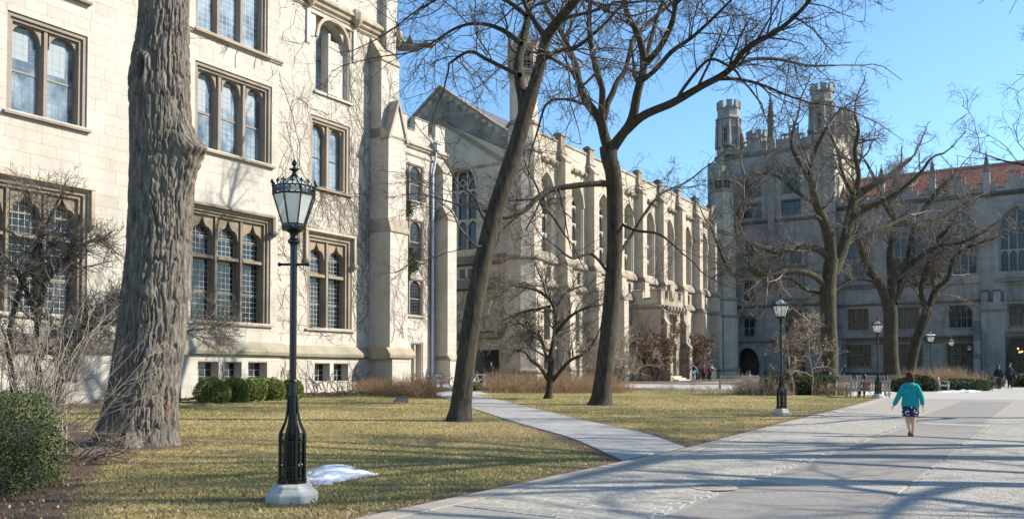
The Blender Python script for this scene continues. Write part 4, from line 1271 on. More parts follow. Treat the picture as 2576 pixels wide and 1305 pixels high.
for i in range(4):
    a = .1 * (i + 1); m.arch_ring(83.6 + a, 85.9 - a, 3.9, 1.5 - a * .7, p_tudor, .11, py + .12 + .2 * i, py + 1, n=12)
    m.box(83.6, 83.6 + a, py + .12 + .2 * i, py + 1, .9, 3.9); m.box(85.9 - a, 85.9, py + .12 + .2 * i, py + 1, .9, 3.9)
dr = m.build('doorway', cht, ch, loc=LC)
m = MB(); m.box(83.9, 84.74, py + .8, py + .9, .95, 5.0); m.box(84.76, 85.6, py + .8, py + .9, .95, 5.0); link('door', m.mesh('door', M_['wooddoor']), None, dr)
for i, xx in enumerate((px0 + .35, px1 - .35)):
    buttress(ch, xx - .38, xx + .38, py, [(4.3, .95, .6), (6.6, .6, .6), (7.9, .35, .5)], cht, .6, cht, loc=LC, seed=95 + i)
m = MB(); m.box(84.2, 85.3, py - .12, py + .3, pz - .1, pz + 1.5); m.prism_y([(84.35, pz + .2), (84.75, pz - .05), (85.15, pz + .2), (85.15, pz + .9), (84.35, pz + .9)], py - .2, py - .05); m.build('shield_panel', cht, ch, loc=LC)
for k in range(7):
    m = MB(); m.lathe([(.1, pz - 1.4), (.3, pz - 1.1), (.28, pz - .8), (.1, pz - .7)], 6, (px0 + .5 + k * .85, py - .35)); m.build('carved_boss', cht, ch, loc=LC)
m = MB()
for k in range(4): m.box(83.1, 86.4, py - 1.7 + .4 * k, py + .1, .75 + .17 * k - .2, .75 + .17 * (k + 1))
m.build('steps', M_['kerb'], ch, loc=LC)
# ------------------------------------------------------------------ great tower and hall across the far side
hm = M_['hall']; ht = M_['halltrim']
tw = groot('stone_tower', 'massive square limestone tower with battlemented corner turrets at the far end of the lawn', 'tower', 116, 32)
LT = off(tw); R9 = dict(rz=-PI / 2)
TX = 114.6; ty0, ty1 = 24.9, 40.0      # front face x, sides in y
TD = 15.5
def pr(name, mb, mat, root=None, **k): return mb.build(name, mat, root or tw, loc=off(root or tw), **k)
TH = [(-37.4, -34.0 + 0, 22.2 + 2.6, 28.6), (-31.0 - 1.1, -28.6, 24.6, 28.2), (-36.3, -33.7, 21.9, 24.4), (-31.6, -28.9, 21.9, 24.4), (-36.35, -34.75, 11.3, 13.9), (-36.35, -34.75, 6.6, 9.05),
      (-37.3, -34.2, .4, 5.05), (-30.8, -28.2, 7.1, 9.65), (-30.8, -28.2, 1.8, 6.3), (-30.2, -28.6, 15.8, 17.6), (-36.2, -34.8, 17.2, 18.9)]
TH[0] = (-36.35, -33.75, 24.95, 28.5); TH[1] = (-31.2, -28.6, 24.95, 28.5); TH[2] = (-36.35, -33.75, 22.3, 24.3); TH[3] = (-31.2, -28.6, 22.3, 24.3)
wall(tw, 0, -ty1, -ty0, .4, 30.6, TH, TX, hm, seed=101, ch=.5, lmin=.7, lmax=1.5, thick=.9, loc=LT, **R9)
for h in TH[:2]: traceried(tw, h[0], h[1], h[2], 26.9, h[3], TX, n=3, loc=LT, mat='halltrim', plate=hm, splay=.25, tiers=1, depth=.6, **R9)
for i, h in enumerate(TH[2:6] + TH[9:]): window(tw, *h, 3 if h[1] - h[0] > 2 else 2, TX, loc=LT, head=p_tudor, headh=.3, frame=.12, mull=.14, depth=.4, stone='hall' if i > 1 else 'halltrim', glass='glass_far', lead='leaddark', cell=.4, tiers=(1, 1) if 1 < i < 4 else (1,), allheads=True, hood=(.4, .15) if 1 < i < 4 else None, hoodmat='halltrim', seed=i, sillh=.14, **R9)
window(tw, *TH[7], 5, TX, loc=LT, head=p_gothic, headh=.4, frame=.1, mull=.14, depth=.4, stone='dark', glass='glass_amber', lead='leaddark', cell=.25, seed=3, hood=(.3, .1), hoodmat='dark', **R9)
window(tw, *TH[8], 4, TX, loc=LT, head=p_gothic, headh=.4, tiers=(1, 1), frame=.1, mull=.14, depth=.4, stone='dark', glass='glass_far', lead='leaddark', cell=.35, seed=4, **R9)
# blind panelling round the tall bay
m = MB()
for i in range(6):
    x = -30.9 + .5 * i; m.box(x, x + .12, TX - .12, TX + .02, 9.88, 11.22)
m.box(-31.1, -27.9, TX - .16, TX + .02, 9.75, 9.9); m.box(-31.1, -27.9, TX - .16, TX + .02, 11.2, 11.35)
for i in range(6):
    x = -30.9 + .5 * i; m.box(x, x + .1, TX - .1, TX + .02, 13.2, 15.4)
m.box(-31.1, -27.9, TX - .2, TX + .02, 13.0, 13.2); m.box(-31.1, -27.9, TX - .16, TX + .02, 15.4, 15.55)
pr('blind_panels', m, M_['darktrim'], rz=-PI / 2)['kind'] = 'stuff'
# archway through
m = MB(); h = TH[6]; m.arch_plate(h[0], h[1], 3.0, 5.07, p_round, TX + .014, TX + .9); m.arch_ring(h[0], h[1], 3.0, 2.05, p_round, .2, TX - .1, TX + .1)
o = pr('archway', m, hm, rz=-PI / 2)
m = MB(); m.box(h[0], h[1], TX + 3.0, TX + 3.1, .3, 5.2); m.box(h[0] - .1, h[0], TX + .9, TX + 3.1, .3, 5.2); m.box(h[1], h[1] + .1, TX + .9, TX + 3.1, .3, 5.2); m.box(h[0], h[1], TX + .9, TX + 3.1, 5.1, 5.2)
link('passage', m.mesh('passage', M_['dark']), None, o)
# sides, back
wall(tw, 0, TX + .9, TX + TD, 18, 30.6, [(TX + 3.0, TX + 4.6, 22.5, 27.5), (TX + 8.5, TX + 10.5, 22.5, 27.5)], ty0, M_['church'], seed=102, ch=.5, thick=.6, loc=LT)  # sun side keeps the lighter stone; the front's is darkened for shade
traceried(tw, TX + 3.0, TX + 4.6, 22.5, 26.2, 27.5, ty0, n=2, loc=LT, mat='church', splay=.25, tiers=1, depth=.5)
traceried(tw, TX + 8.5, TX + 10.5, 22.5, 26.2, 27.5, ty0, n=2, loc=LT, mat='church', splay=.25, tiers=1, depth=.5)
m = MB(); m.box(TX + .9, TX + TD, ty1 - .6, ty1, .4, 30.6); m.box(TX + TD, TX + TD + .6, ty0, ty1, .4, 30.6); m.box(TX + .5, TX + TD, ty0 + .3, ty1 - .3, 30.0, 30.4); m.box(TX + .9, TX + TD, ty0 + .1, ty0 + .6, .4, 18)
pr('core', m, M_['halltrim'])
for (z, d, h_) in ((30.75, .35, .7), (21.6, .22, .5), (14.6, .15, .35), (10.5, .2, .4), (5.9, .22, .4)):
    course(tw, -ty1, -ty0, TX, string_prof(z, d, h_), ht, loc=LT, **R9)
course(tw, TX + .2, TX + TD, ty0, string_prof(30.75, .35, .7), M_['churchtrim'], loc=LT)
# stepped parapet pierced with quatrefoils, rising towards the middle
def stepped(root, a0, a1, face, z0, steps, mat, tmat, rz, loc):
    n = len(steps); w_ = (a1 - a0) / n; base = MB(); base.box(a0, a1, face, face + .4, z0 - .3, z0); ms = []
    for i, s in enumerate(steps):
        x = a0 + i * w_; e = x + w_; z1 = z0 + s
        mb = MB(); ms.append(mb)
        mb.box(x, e, face, face + .4, z0, z1 - .62 if s > 1.2 else z1)
        if s > 1.2:      # real pierced panel: four corner pieces round a cross-shaped gap
            c = (x + e) / 2; q = .15; zz_ = z1 - .31
            mb.box(x, c - .22, face, face + .4, z1 - .62, z1); mb.box(c + .22, e, face, face + .4, z1 - .62, z1)
            mb.box(c - .22, c + .22, face, face + .4, z1 - .06, z1)
            for sx in (-1, 1):
                for sz in (-1, 1):
                    xa, xb = sorted((c + sx * .22, c + sx * .09)); za, zb = sorted((zz_ + sz * .25, zz_ + sz * .1))
                    mb.box(xa, xb, face + .02, face + .38, za, zb)
        mb.cur = 1; mb.prism_x([(face - .05, z1), (face - .05, z1 + .06), (face + .2, z1 + .14), (face + .45, z1 + .06), (face + .45, z1)], x - .04, e + .04)
    o = base.build('parapet', mat, root, rz=rz, loc=loc)
    for mb in ms: link('merlon', mb.mesh('merlon', [mat, tmat]), None, o)
half = [.9, 1.5, .9, 1.5, 2.3, 1.6, 2.3]
stepped(tw, -ty1 + 2.6, -33.1, TX + .05, 31.0, [1.2, .7, 1.5, 1.9, 2.5, 1.8, 1.2], hm, ht, -PI / 2, LT)
stepped(tw, -31.8, -ty0 - 2.3, TX + .05, 31.0, [1.2, 1.8, 1.8, 2.8, 3.0, 1.6, 1.0, 1.9], hm, ht, -PI / 2, LT)
stepped(tw, TX + 2.0, TX + TD - 1.6, ty0 + .05, 31.0, [1.2, .7, 1.5, 1.9, 2.8, 1.9, 1.5, .7, 1.2], M_['church'], M_['churchtrim'], 0, LT)
m = MB(); m.box(-32.85, -32.0, TX - .35, TX + .3, 13.0, 32.6); pr('pilaster', m, hm, rz=-PI / 2)
def pinnacle(root, cx, cy, z0, zb, zt, r, mat, tmat, name='pinnacle', loc=None):
    mb = MB(); mb.lathe([(r, z0), (r, zb), (r * 1.45, zb + .12), (r * 1.45, zb + .3), (r * .95, zb + .4), (r * .16, zt - .5), (r * .05, zt)], 4, (cx, cy), PI / 4)
    for k in range(4):
        a = PI / 4 + k * PI / 2
        for j in range(1, 8):
            u = j / 8; rr = r * (.95 - .78 * u); z = zb + .4 + (zt - zb - .9) * u
            mb.lathe([(.02, z - .12), (r * .28, z + .02), (.02, z + .16)], 4, (cx + (rr + r * .12) * math.cos(a), cy + (rr + r * .12) * math.sin(a)), a)
    mb.lathe([(r * .1, zt - .6), (r * .42, zt - .42), (r * .1, zt - .3)], 5, (cx, cy)); mb.lathe([(r * .08, zt - .25), (r * .3, zt - .1), (.01, zt + .12)], 5, (cx, cy))
    return mb.build(name, tmat, root, loc=loc)
pinnacle(tw, TX - .02, 32.43, 31.5, 34.6, 38.3, .45, hm, ht, loc=LT)
pinnacle(tw, TX + 1.0, 36.6, 31.2, 32.6, 34.4, .3, hm, ht, loc=LT)
def corner_turret(cx, cy, zb, zt, r, seed, mat=hm, tmat=ht):
    o = oct_turret(tw, cx, cy, [(zb, zb + 1.2, r * 1.12)], mat, tmat, LT, seed=seed)
    mb = MB(); dk = MB(); z0, z1 = zb + 1.2, zt - 2.6
    for k in range(8):
        a = PI / 8 + 2 * PI * k / 8
        c = Vector((cx + r * math.cos(a), cy + r * math.sin(a), 0)); a2 = a + PI / 4; c2 = Vector((cx + r * math.cos(a2), cy + r * math.sin(a2), 0))
        mid = (c + c2) / 2; ang = math.atan2((c2 - c).y, (c2 - c).x); w_ = (c2 - c).length
        Mx = Matrix.Translation((mid.x, mid.y, 0)) @ Matrix.Rotation(ang, 4, 'Z')
        hgt = z1 - z0
        if k % 2 == 1:
            for (xa, xb) in ((-w_ / 2, -w_ * .17), (w_ * .17, w_ / 2)): mb.box(xa, xb, -.05, .25, z0, z1, M=Mx)
            mb.box(-w_ * .17, w_ * .17, -.05, .25, z0, z0 + hgt * .16, M=Mx); mb.box(-w_ * .17, w_ * .17, -.05, .25, z0 + hgt * .68, z1, M=Mx)
            mb.box(-.03, .03, -.02, .2, z0 + hgt * .16, z0 + hgt * .68, M=Mx); mb.box(-w_ * .17, w_ * .17, -.02, .18, z0 + hgt * .52, z0 + hgt * .56, M=Mx)
        else: mb.box(-w_ / 2, w_ / 2, -.05, .25, z0, z1, M=Mx)
        for (rr, za, zb_) in ((.30, z0, z0 + hgt * .38), (.24, z0 + hgt * .38, z0 + hgt * .78)):
            q = c + (c - Vector((cx, cy, 0))).normalized() * .1
            mb.lathe([(rr, za), (rr * .9, zb_), (.04, zb_ + .9)], 5, (q.x, q.y), a)
        mb.box(-w_ * .3, w_ * .3, -.22, -.04, z0 + hgt * .72, z0 + hgt * .76, M=Mx)
        mb.prism_z([(0, 0)], 0, 0) if False else None
        q = c + (c - Vector((cx, cy, 0))).normalized() * .12
        mb.lathe([(.08, z1 - .5), (.22, z1 - .2), (.12, z1)], 5, (q.x, q.y))
    mb.lathe([(r, z1 - .05), (r + .32, z1 + .12), (r + .32, z1 + .3), (r + .02, z1 + .55), (r + .02, zt - .95)], 8, (cx, cy), PI / 8)
    for k in range(8):
        a = PI / 8 + 2 * PI * k / 8
        mb.box(-.36, .36, -.16, .16, zt - 1.0, zt, M=Matrix.Translation((cx + (r - .05) * math.cos(a), cy + (r - .05) * math.sin(a), 0)) @ Matrix.Rotation(a + PI / 2, 4, 'Z'))
    mb.lathe([(r * .35, z0), (r * .35, z1)], 8, (cx, cy))
    link('belfry', mb.mesh('belfry', mat), None, o)
    return o
corner_turret(TX + .9, ty1 - 1.6, 31.0, 38.5, 1.45, 111)
corner_turret(TX + 1.25, ty0 + 1.3, 31.2, 38.7, 1.35, 112)
corner_turret(TX + TD - .5, ty0 + 1.2, 31.5, 38.6, 1.4, 113, M_['church'], M_['churchtrim'])
corner_turret(TX + TD - 1.5, ty1 - 1.6, 31.0, 37.5, 1.5, 114)
for k in range(3):
    m = MB(); xx = TX + TD - 2.8 + k * 1.0; m.box(xx, xx + .35, ty0 - .35, ty0 + .1, 18, 34.5); pr('pilaster', m, M_['church'])
# corner buttress at the left of the tower
m = MB(); m.box(-ty1 - .9, -ty1 + .9, TX - .5, TX + 1.2, .4, 30.2); m.box(-ty0 - .9, -ty0 + .5, TX - .45, TX + .3, .4, 31.5); pr('corner_pier', m, hm, rz=-PI / 2)
m = MB(); m.box(-ty1 - 1.6, -ty1 - .9, TX + .6, TX + 1.4, .4, 22.0); m.prism_y([(-ty1 - 1.7, 22.0), (-ty1 - .9, 23.5), (-ty1 - .9, 22.0)], TX + .5, TX + 1.5); pr('side_buttress', m, ht, rz=-PI / 2)

hall = groot('hall_building', 'shaded limestone hall with red tiled roof, pinnacles and big arched windows across the far side', 'building', 117, 10)
LH = off(hall); FX = 116.0
hy0, hy1 = -16.0, 24.8
cen = [22.1, 16.25, 10.55, 4.65, -1.15, -6.95]
HH = [(-c - 1.95, -c + 1.95, 13.5, 21.0) for c in cen[:]]
HL = [(-c - 1.28, -c + 1.28, 7.1, 9.8) for c in (22.1, 16.25, 10.55)] + [(-c - 1.55, -c + 1.55, 2.6, 5.25) for c in (22.1, 16.25, 10.6)]
HL += [(-c - 1.28, -c + 1.28, 7.1, 9.8) for c in (-1.3, -7.0)]
HD = [(-6.35, -2.9, 1.0, 5.9), (-5.6, -3.7, 7.2, 9.5)]
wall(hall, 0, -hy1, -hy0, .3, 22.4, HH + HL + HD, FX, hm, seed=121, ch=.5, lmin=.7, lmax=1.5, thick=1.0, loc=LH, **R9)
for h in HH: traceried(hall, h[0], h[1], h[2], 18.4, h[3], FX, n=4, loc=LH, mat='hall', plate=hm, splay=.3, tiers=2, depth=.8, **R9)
for i, h in enumerate(HL[:3] + HL[6:]): window(hall, *h, 4, FX, loc=LH, head=p_tudor, headh=.25, tiers=(1, 1), allheads=True, frame=.14, mull=.15, depth=.45, stone='darktrim', glass='glass_amber' if i in (0, 1) else 'glass', lead='leaddark', cell=.2, lw=.015, sillmat='hall', seed=130 + i, **R9)
for i, h in enumerate(HL[3:6]): window(hall, *h, 4, FX, loc=LH, head=p_gothic, headh=.45, tiers=(1.5, 1), frame=.2, mull=.22, depth=.55, stone='dark', glass='glass_amber', lead='leaddark', cell=.25, lw=.015, hood=(1.1, .2), hoodmat='hall', seed=140 + i, sillmat='halltrim', **R9)
def hc(z, d, h, a=-hy1, b=-hy0, mat=ht, name='string_course'): return course(hall, a, b, FX, string_prof(z, d, h), mat, name, rz=-PI / 2, loc=LH)
hc(22.65, .4, .6, name='cornice'); hc(10.25, .25, .3, b=-7.2, mat=M_['dark']); hc(6.05, .25, .35, b=-9.0, mat=M_['dark']); hc(1.7, .2, .3, b=-9.0)
m = MB(); m.box(-23.6, -9.0, FX - .04, FX + .03, 5.28, 5.86); pr('sooty_band', m, M_['dark'], hall, rz=-PI / 2)
# sloping sills under the great windows
for h in HH:
    m = MB(); m.prism_x([(FX - .25, 12.3), (FX - .25, 12.5), (FX + .5, 13.5), (FX + .5, 12.3)], h[0] - .15, h[1] + .15); pr('great_sill', m, M_['darktrim'], hall, rz=-PI / 2)
# parapet: merlons stepping up to a carved panel in the middle of each bay, pinnacles between the bays
pins = [24.9, 19.16, 13.41, 7.65, 1.85, -3.95, -9.75]
for p0, p1 in zip(pins[:-1], pins[1:]):
    a0, a1 = -p0 + .35, -p1 - .35; w_ = (a1 - a0)
    stepped(hall, a0, a1, FX - .05, 22.9, [1.0, .35, 1.0, 2.2, 2.2, 1.0, .35, 1.0], hm, ht, -PI / 2, LH)
for p in pins:
    m = MB(); m.box(-p - .34, -p + .34, FX - .38, FX + .5, 22.3, 25.2); pr('pier', m, hm, hall, rz=-PI / 2)
    pinnacle(hall, FX + .0, p, 25.2, 25.3, 27.6, .36, hm, ht, loc=LH)
    m = MB(); m.lathe([(.1, 22.1), (.35, 22.4), (.2, 22.6)], 6, (FX - .45, p)); pr('carved_boss', m, ht, hall)
# tiled roof: real courses of tiles
M_['tile'] = mat_stone('red roof tiles', (.29, .115, .075), (.40, .185, .125), stain=(.17, .08, .06), stain_amt=.4, warm=(.34, .15, .10), rough=.8)
M_['ridge'] = mat_stone('ridge tiles', (.40, .26, .2), (.5, .36, .28), stain_amt=.3)
ra, rz0, rb, rz1 = FX + 1.0, 22.9, FX + 6.6, 27.45
m = MB(); m.prism_x([(ra, rz0 - .1), (rb, rz1 - .1), (rb + 5.6, rz0 - .1)], -hy1 + .6, -hy0); pr('roof_core', m, M_['slate'], hall, rz=-PI / 2)
rr = random.Random(4); m = MB(); nrow = 22
for i in range(nrow):
    u0, u1 = i / nrow, (i + 1.25) / nrow
    y0_, z0_ = ra + (rb - ra) * u0, rz0 + (rz1 - rz0) * u0; y1_, z1_ = ra + (rb - ra) * min(u1, 1), rz0 + (rz1 - rz0) * min(u1, 1)
    x = -hy1 + .6 - rr.random() * .3
    while x < 12.0:
        e = x + .42
        m.add([(x, y0_, z0_ + .09), (e - .02, y0_, z0_ + .09), (e - .02, y1_, z1_ + .03), (x, y1_, z1_ + .03), (x, y0_, z0_ + .03), (e - .02, y0_, z0_ + .03)], [(0, 1, 2, 3), (0, 4, 5, 1)], rr.uniform(.05, .95)); x = e
o = pr('roof_tiles', m, M_['tile'], hall, rz=-PI / 2); o['kind'] = 'stuff'
m = MB(); x = -hy1 + .6
while x < 12: m.lathe([(.10, 0), (.10, .01)], 3, (0, 0)) if False else m.box(x, x + .4, rb - .12, rb + .12, rz1, rz1 + .14); m.box(x + .4, x + .48, rb - .14, rb + .14, rz1, rz1 + .2); x += .48
pr('ridge_tiles', m, M_['ridge'], hall, rz=-PI / 2)
m = MB(); m.box(-hy1, -hy0, FX + 12, FX + 12.4, .3, 22.9); m.box(-hy0 - .4, -hy0, FX + 1, FX + 12, .3, 22.9); pr('core', m, ht, hall, rz=-PI / 2)
# door bay
dx = -4.62
m = MB(); m.arch_plate(HD[0][0], HD[0][1], 3.9, 5.92, p_tudor, FX + .014, FX + .9)
for i in range(3):
    a = .14 * (i + 1); m.arch_ring(HD[0][0] + a, HD[0][1] - a, 3.9, 1.9 - a * .6, p_tudor, .15, FX + .12 + .2 * i, FX + .9, n=14)
    m.box(HD[0][0], HD[0][0] + a, FX + .12 + .2 * i, FX + .9, .9, 3.9); m.box(HD[0][1] - a, HD[0][1], FX + .12 + .2 * i, FX + .9, .9, 3.9)
m.arch_ring(HD[0][0], HD[0][1], 3.9, 1.95, p_tudor, .22, FX - .14, FX + .1)
o = pr('doorway', m, ht, hall, rz=-PI / 2)
m = MB(); a, b = HD[0][0] + .4, HD[0][1] - .4
m.box(a, b, FX + .86, FX + .9, .9, 5.8); link('pane', m.mesh('pane', M_['glass_inner']), None, o)
m = MB()
for i in range(9):
    x = a + (b - a) * i / 8; m.box(x - .04, x + .04, FX + .78, FX + .87, 3.5, 5.5)
m.box(a, b, FX + .74, FX + .87, 3.35, 3.55)
for i in range(5):
    x = a + (b - a) * i / 4; m.box(x - .07, x + .07, FX + .76, FX + .87, .95, 3.4)
link('door', m.mesh('door', M_['wooddoor']), None, o)
for i, (x, z) in enumerate(((-4.75, 4.55), (-4.35, 4.2), (-4.6, 4.15))):
    m = MB(); m.lathe([(.02, z - .10), (.07, z - .04), (.08, z + .05), (.03, z + .10)], 8, (x, FX + .70)); link('lamp_bulb', m.mesh('lamp_bulb', M_['lamplight']), None, o)
window(hall, *HD[1], 3, FX, loc=LH, head=p_gothic, headh=.35, frame=.14, mull=.15, depth=.45, stone='dark', glass='glass', lead='leaddark', cell=.25, hood=(.3, .15), hoodmat='dark', seed=160, **R9)
battlements(hall, -8.4, -6.0, FX - .5, 9.4, 10.0, 11.2, .75, .5, hm, ht, loc=LH, rz=-PI / 2)
m = MB(); m.box(-8.4, -6.0, FX - .48, FX + .0, .5, 9.4); m.box(-6.0, -5.75, FX - .3, FX, 6.6, 11.2); pr('porch_wall', m, hm, hall, rz=-PI / 2)
m = MB(); m.box(-8.5, -6.0, FX - .62, FX, 8.9, 9.15); m.box(-6.1, -3.1, FX - .3, FX, 6.35, 6.6); m.box(-5.9, -3.3, FX - .3, FX, 10.1, 10.35); m.box(-5.5, -4.0, FX - .35, FX, 11.9, 12.15); pr('string_course', m, M_['darktrim'], hall, rz=-PI / 2)
m = MB(); m.box(-5.35, -4.15, FX - .12, FX + .02, 10.4, 11.9); m.prism_y([(-5.1, 11.5), (-5.1, 10.9), (-4.75, 10.55), (-4.4, 10.9), (-4.4, 11.5)], FX - .22, FX - .1); pr('carved_panel', m, M_['hall'], hall, rz=-PI / 2)
m = MB(); m.box(-6.1, -3.3, FX - .12, FX + .0, 6.0, 6.35); pr('sooty_band', m, M_['dark'], hall, rz=-PI / 2)
buttress(hall, -9.1, -8.45, FX, [(3.4, 2.3, .5), (5.6, 1.9, 2.2)], hm, .4, ht, loc=LH, rz=-PI / 2, seed=150)
# small buttress where tower meets hall
buttress(hall, -24.7, -24.1, FX, [(5.8, 1.6, 1.8)], hm, .4, ht, loc=LH, rz=-PI / 2, seed=151)
m = MB(); m.box(-7.75, -7.6, FX - .52, FX - .49, 3.0, 3.35); pr('notice', m, M_['blind'], hall, rz=-PI / 2)
# ------------------------------------------------------------------ bare trees
def mesh_join(name, parts, mat, smooth=False):
    V = []; Q = []; n = 0
    for v, q in parts: V.append(v); Q.append(q + n); n += len(v)
    return np_mesh(name, np.vstack(V), np.vstack(Q), mat, smooth=smooth)
def px_limb(spec, Y0):
    """spec: (x, y, half-width in px, depth offset m) -> (n,4) xyz r"""
    out = []
    for s in spec:
        x, y, r = s[:3]; dY = s[3] if len(s) > 3 else 0
        p = at(x, y, Y0 + dY); out.append((p.x, p.y, p.z, r * (Y0 + dY) / F_PX))
    return catmull(out, 5)
def bark_tube(A, S, rs, amp=.12):
    """thick limb as tube with uneven surface"""
    A = resample(A, max(6, int(np.linalg.norm(np.diff(A[:, :3], axis=0), axis=1).sum() / .16)))
    P = A[None, :, :3]; R = A[None, :, 3]
    V, Q = tubes_np(P, R, S)
    V = V.reshape(A.shape[0], S, 3); C = A[:, None, :3]
    k = rs.random(S)
    for i in range(A.shape[0]):
        k = .85 * k + .15 * rs.random(S)
        V[i] = C[i] + (V[i] - C[i]) * (1 + amp * (k - .5)[:, None] * 2.2)
    return V.reshape(-1, 3), Q
def tree(name, label, base, Y0, limbs, seed, levels, bark='bark', twigmat='twig', group=None, twig_scale=1.0, skip=0):
    rs = np.random.default_rng(seed)
    X, Y = base
    root = thing(name, label, 'tree', (X, Y, gz(X, Y)), 0, group)
    tubes = [px_limb(l, Y0) for l in limbs]; tubes[0][:, 3] *= 1.0
    tv, tq = bark_tube(tubes[0], 18, rs)
    o = link('trunk', np_mesh('trunk', tv, tq, M_[bark], smooth=True), None, root, world=True)
    for l in tubes[1:]:
        v, q = bark_tube(l, 10, rs)
        link('limb', np_mesh('limb', v, q, M_[bark], smooth=True), None, root, world=True)
    K = 11
    lp = np.array([resample(l, K + 1) for l in tubes[1:]])
    pts, R = lp[:, :, :3], lp[:, :, 3]
    parts = []
    first = True
    allp = []
    for (n, a0, a1, t0, Lr, rr, wob, grav, kink, K2, S, rmin) in levels:
        if first:   # weight limbs by length
            Ls = np.linalg.norm(np.diff(pts, axis=1), axis=2).sum(1)
            w = Ls / Ls.mean(); rep = np.repeat(np.arange(len(pts)), np.maximum(1, np.round(w * 2)).astype(int))
            P0, D0, L, R0 = spawn(pts[rep], R[rep], n / 2, a0, a1, t0, rs, Lr, rr)
            # twigs also continue from each limb's end
            e = pts[:, -1]; d = pts[:, -1] - pts[:, -2]; d /= np.linalg.norm(d, axis=1, keepdims=True)
            P0 = np.vstack([P0, e]); D0 = np.vstack([D0, d]); L = np.r_[L, np.full(len(e), Lr[1])]; R0 = np.r_[R0, R[:, -1] * 1.0]
            R0 = np.minimum(R0, .09)
            first = False
        else:
            P0, D0, L, R0 = spawn(pts, R, n, a0, a1, t0, rs, Lr, rr)
        R0 = np.maximum(R0, rmin * 1.3)
        pts, R = grow(P0, D0, L * twig_scale, R0, np.maximum(R0 * .35, rmin), K2, wob, grav, rs, kink)
        parts.append(tubes_np(pts, R, S))
    o = link('crown', mesh_join('crown', parts, M_[twigmat]), None, root, world=True)
    o['kind'] = 'stuff'
    return root
# (n, ang0, ang1, t0, (Lmin,Lmax), radius ratio, wobble, gravity, kink, segments, sides, rmin)
LOCUST = [(7, 35, 75, .30, (1.6, 3.6), .45, .16, .01, .10, 7, 5, .011),
          (4.4, 30, 75, .12, (.9, 2.0), .55, .20, -.02, .12, 6, 4, .009),
          (4.2, 30, 80, .10, (.45, 1.1), .6, .24, -.05, .15, 5, 3, .005),
          (2.6, 30, 80, .12, (.2, .55), .65, .28, -.05, .18, 3, 3, .004)]
# --- B: leaning trunk that forks high up
B_l = [[(1155, 1062, 34), (1158, 1030, 27), (1163, 985, 25), (1180, 850, 24), (1206, 700, 23), (1238, 560, 22), (1272, 450, 21), (1298, 370, 20), (1318, 300, 19), (1340, 225, 17)],
       [(1318, 300, 15), (1316, 250, 14, .2), (1306, 200, 13, .4), (1306, 150, 11, .7), (1318, 95, 10, 1), (1330, 30, 9, 1.4), (1335, -60, 7, 2), (1320, -170, 5, 2.5)],
       [(1340, 225, 17), (1362, 150, 15, -.2), (1375, 95, 14, -.4), (1410, 45, 12, -.8), (1450, 0, 10, -1.2), (1500, -70, 8, -1.6), (1560, -160, 5, -2)],
       [(1375, 95, 9), (1350, 60, 7, .3), (1325, 20, 6, .6), (1300, -40, 5, 1.0)],
       [(1308, 190, 7), (1270, 172, 5, .8), (1225, 150, 5, 1.6), (1180, 130, 4, 2.2), (1130, 160, 3, 2.8)],
       [(1312, 110, 7, 0.5), (1262, 75, 6, 1.2), (1205, 60, 4, 2), (1150, 70, 3.5, 2.8), (1085, 110, 2.5, 3.2)],
       [(1325, 40, 6, 1), (1270, 0, 5, 1.6), (1200, -20, 4, 2.2), (1120, -10, 3.5, 2.6), (1060, 20, 2.5, 3)],
       [(1236, 570, 5), (1212, 540, 4, .6), (1196, 500, 3, 1.2), (1160, 470, 2.5, 1.8)],
       [(1225, 610, 4), (1200, 620, 3, -.4), (1170, 590, 2.5, -.9)],
       [(1362, 150, 8), (1400, 130, 6, -1), (1450, 118, 5, -2), (1500, 80, 4, -3)]]
tree('bare_tree', 'leaning bare tree with a mossy fork, left of the slab path', TREES['B'], 25.82, B_l, 21, LOCUST, bark='bark')
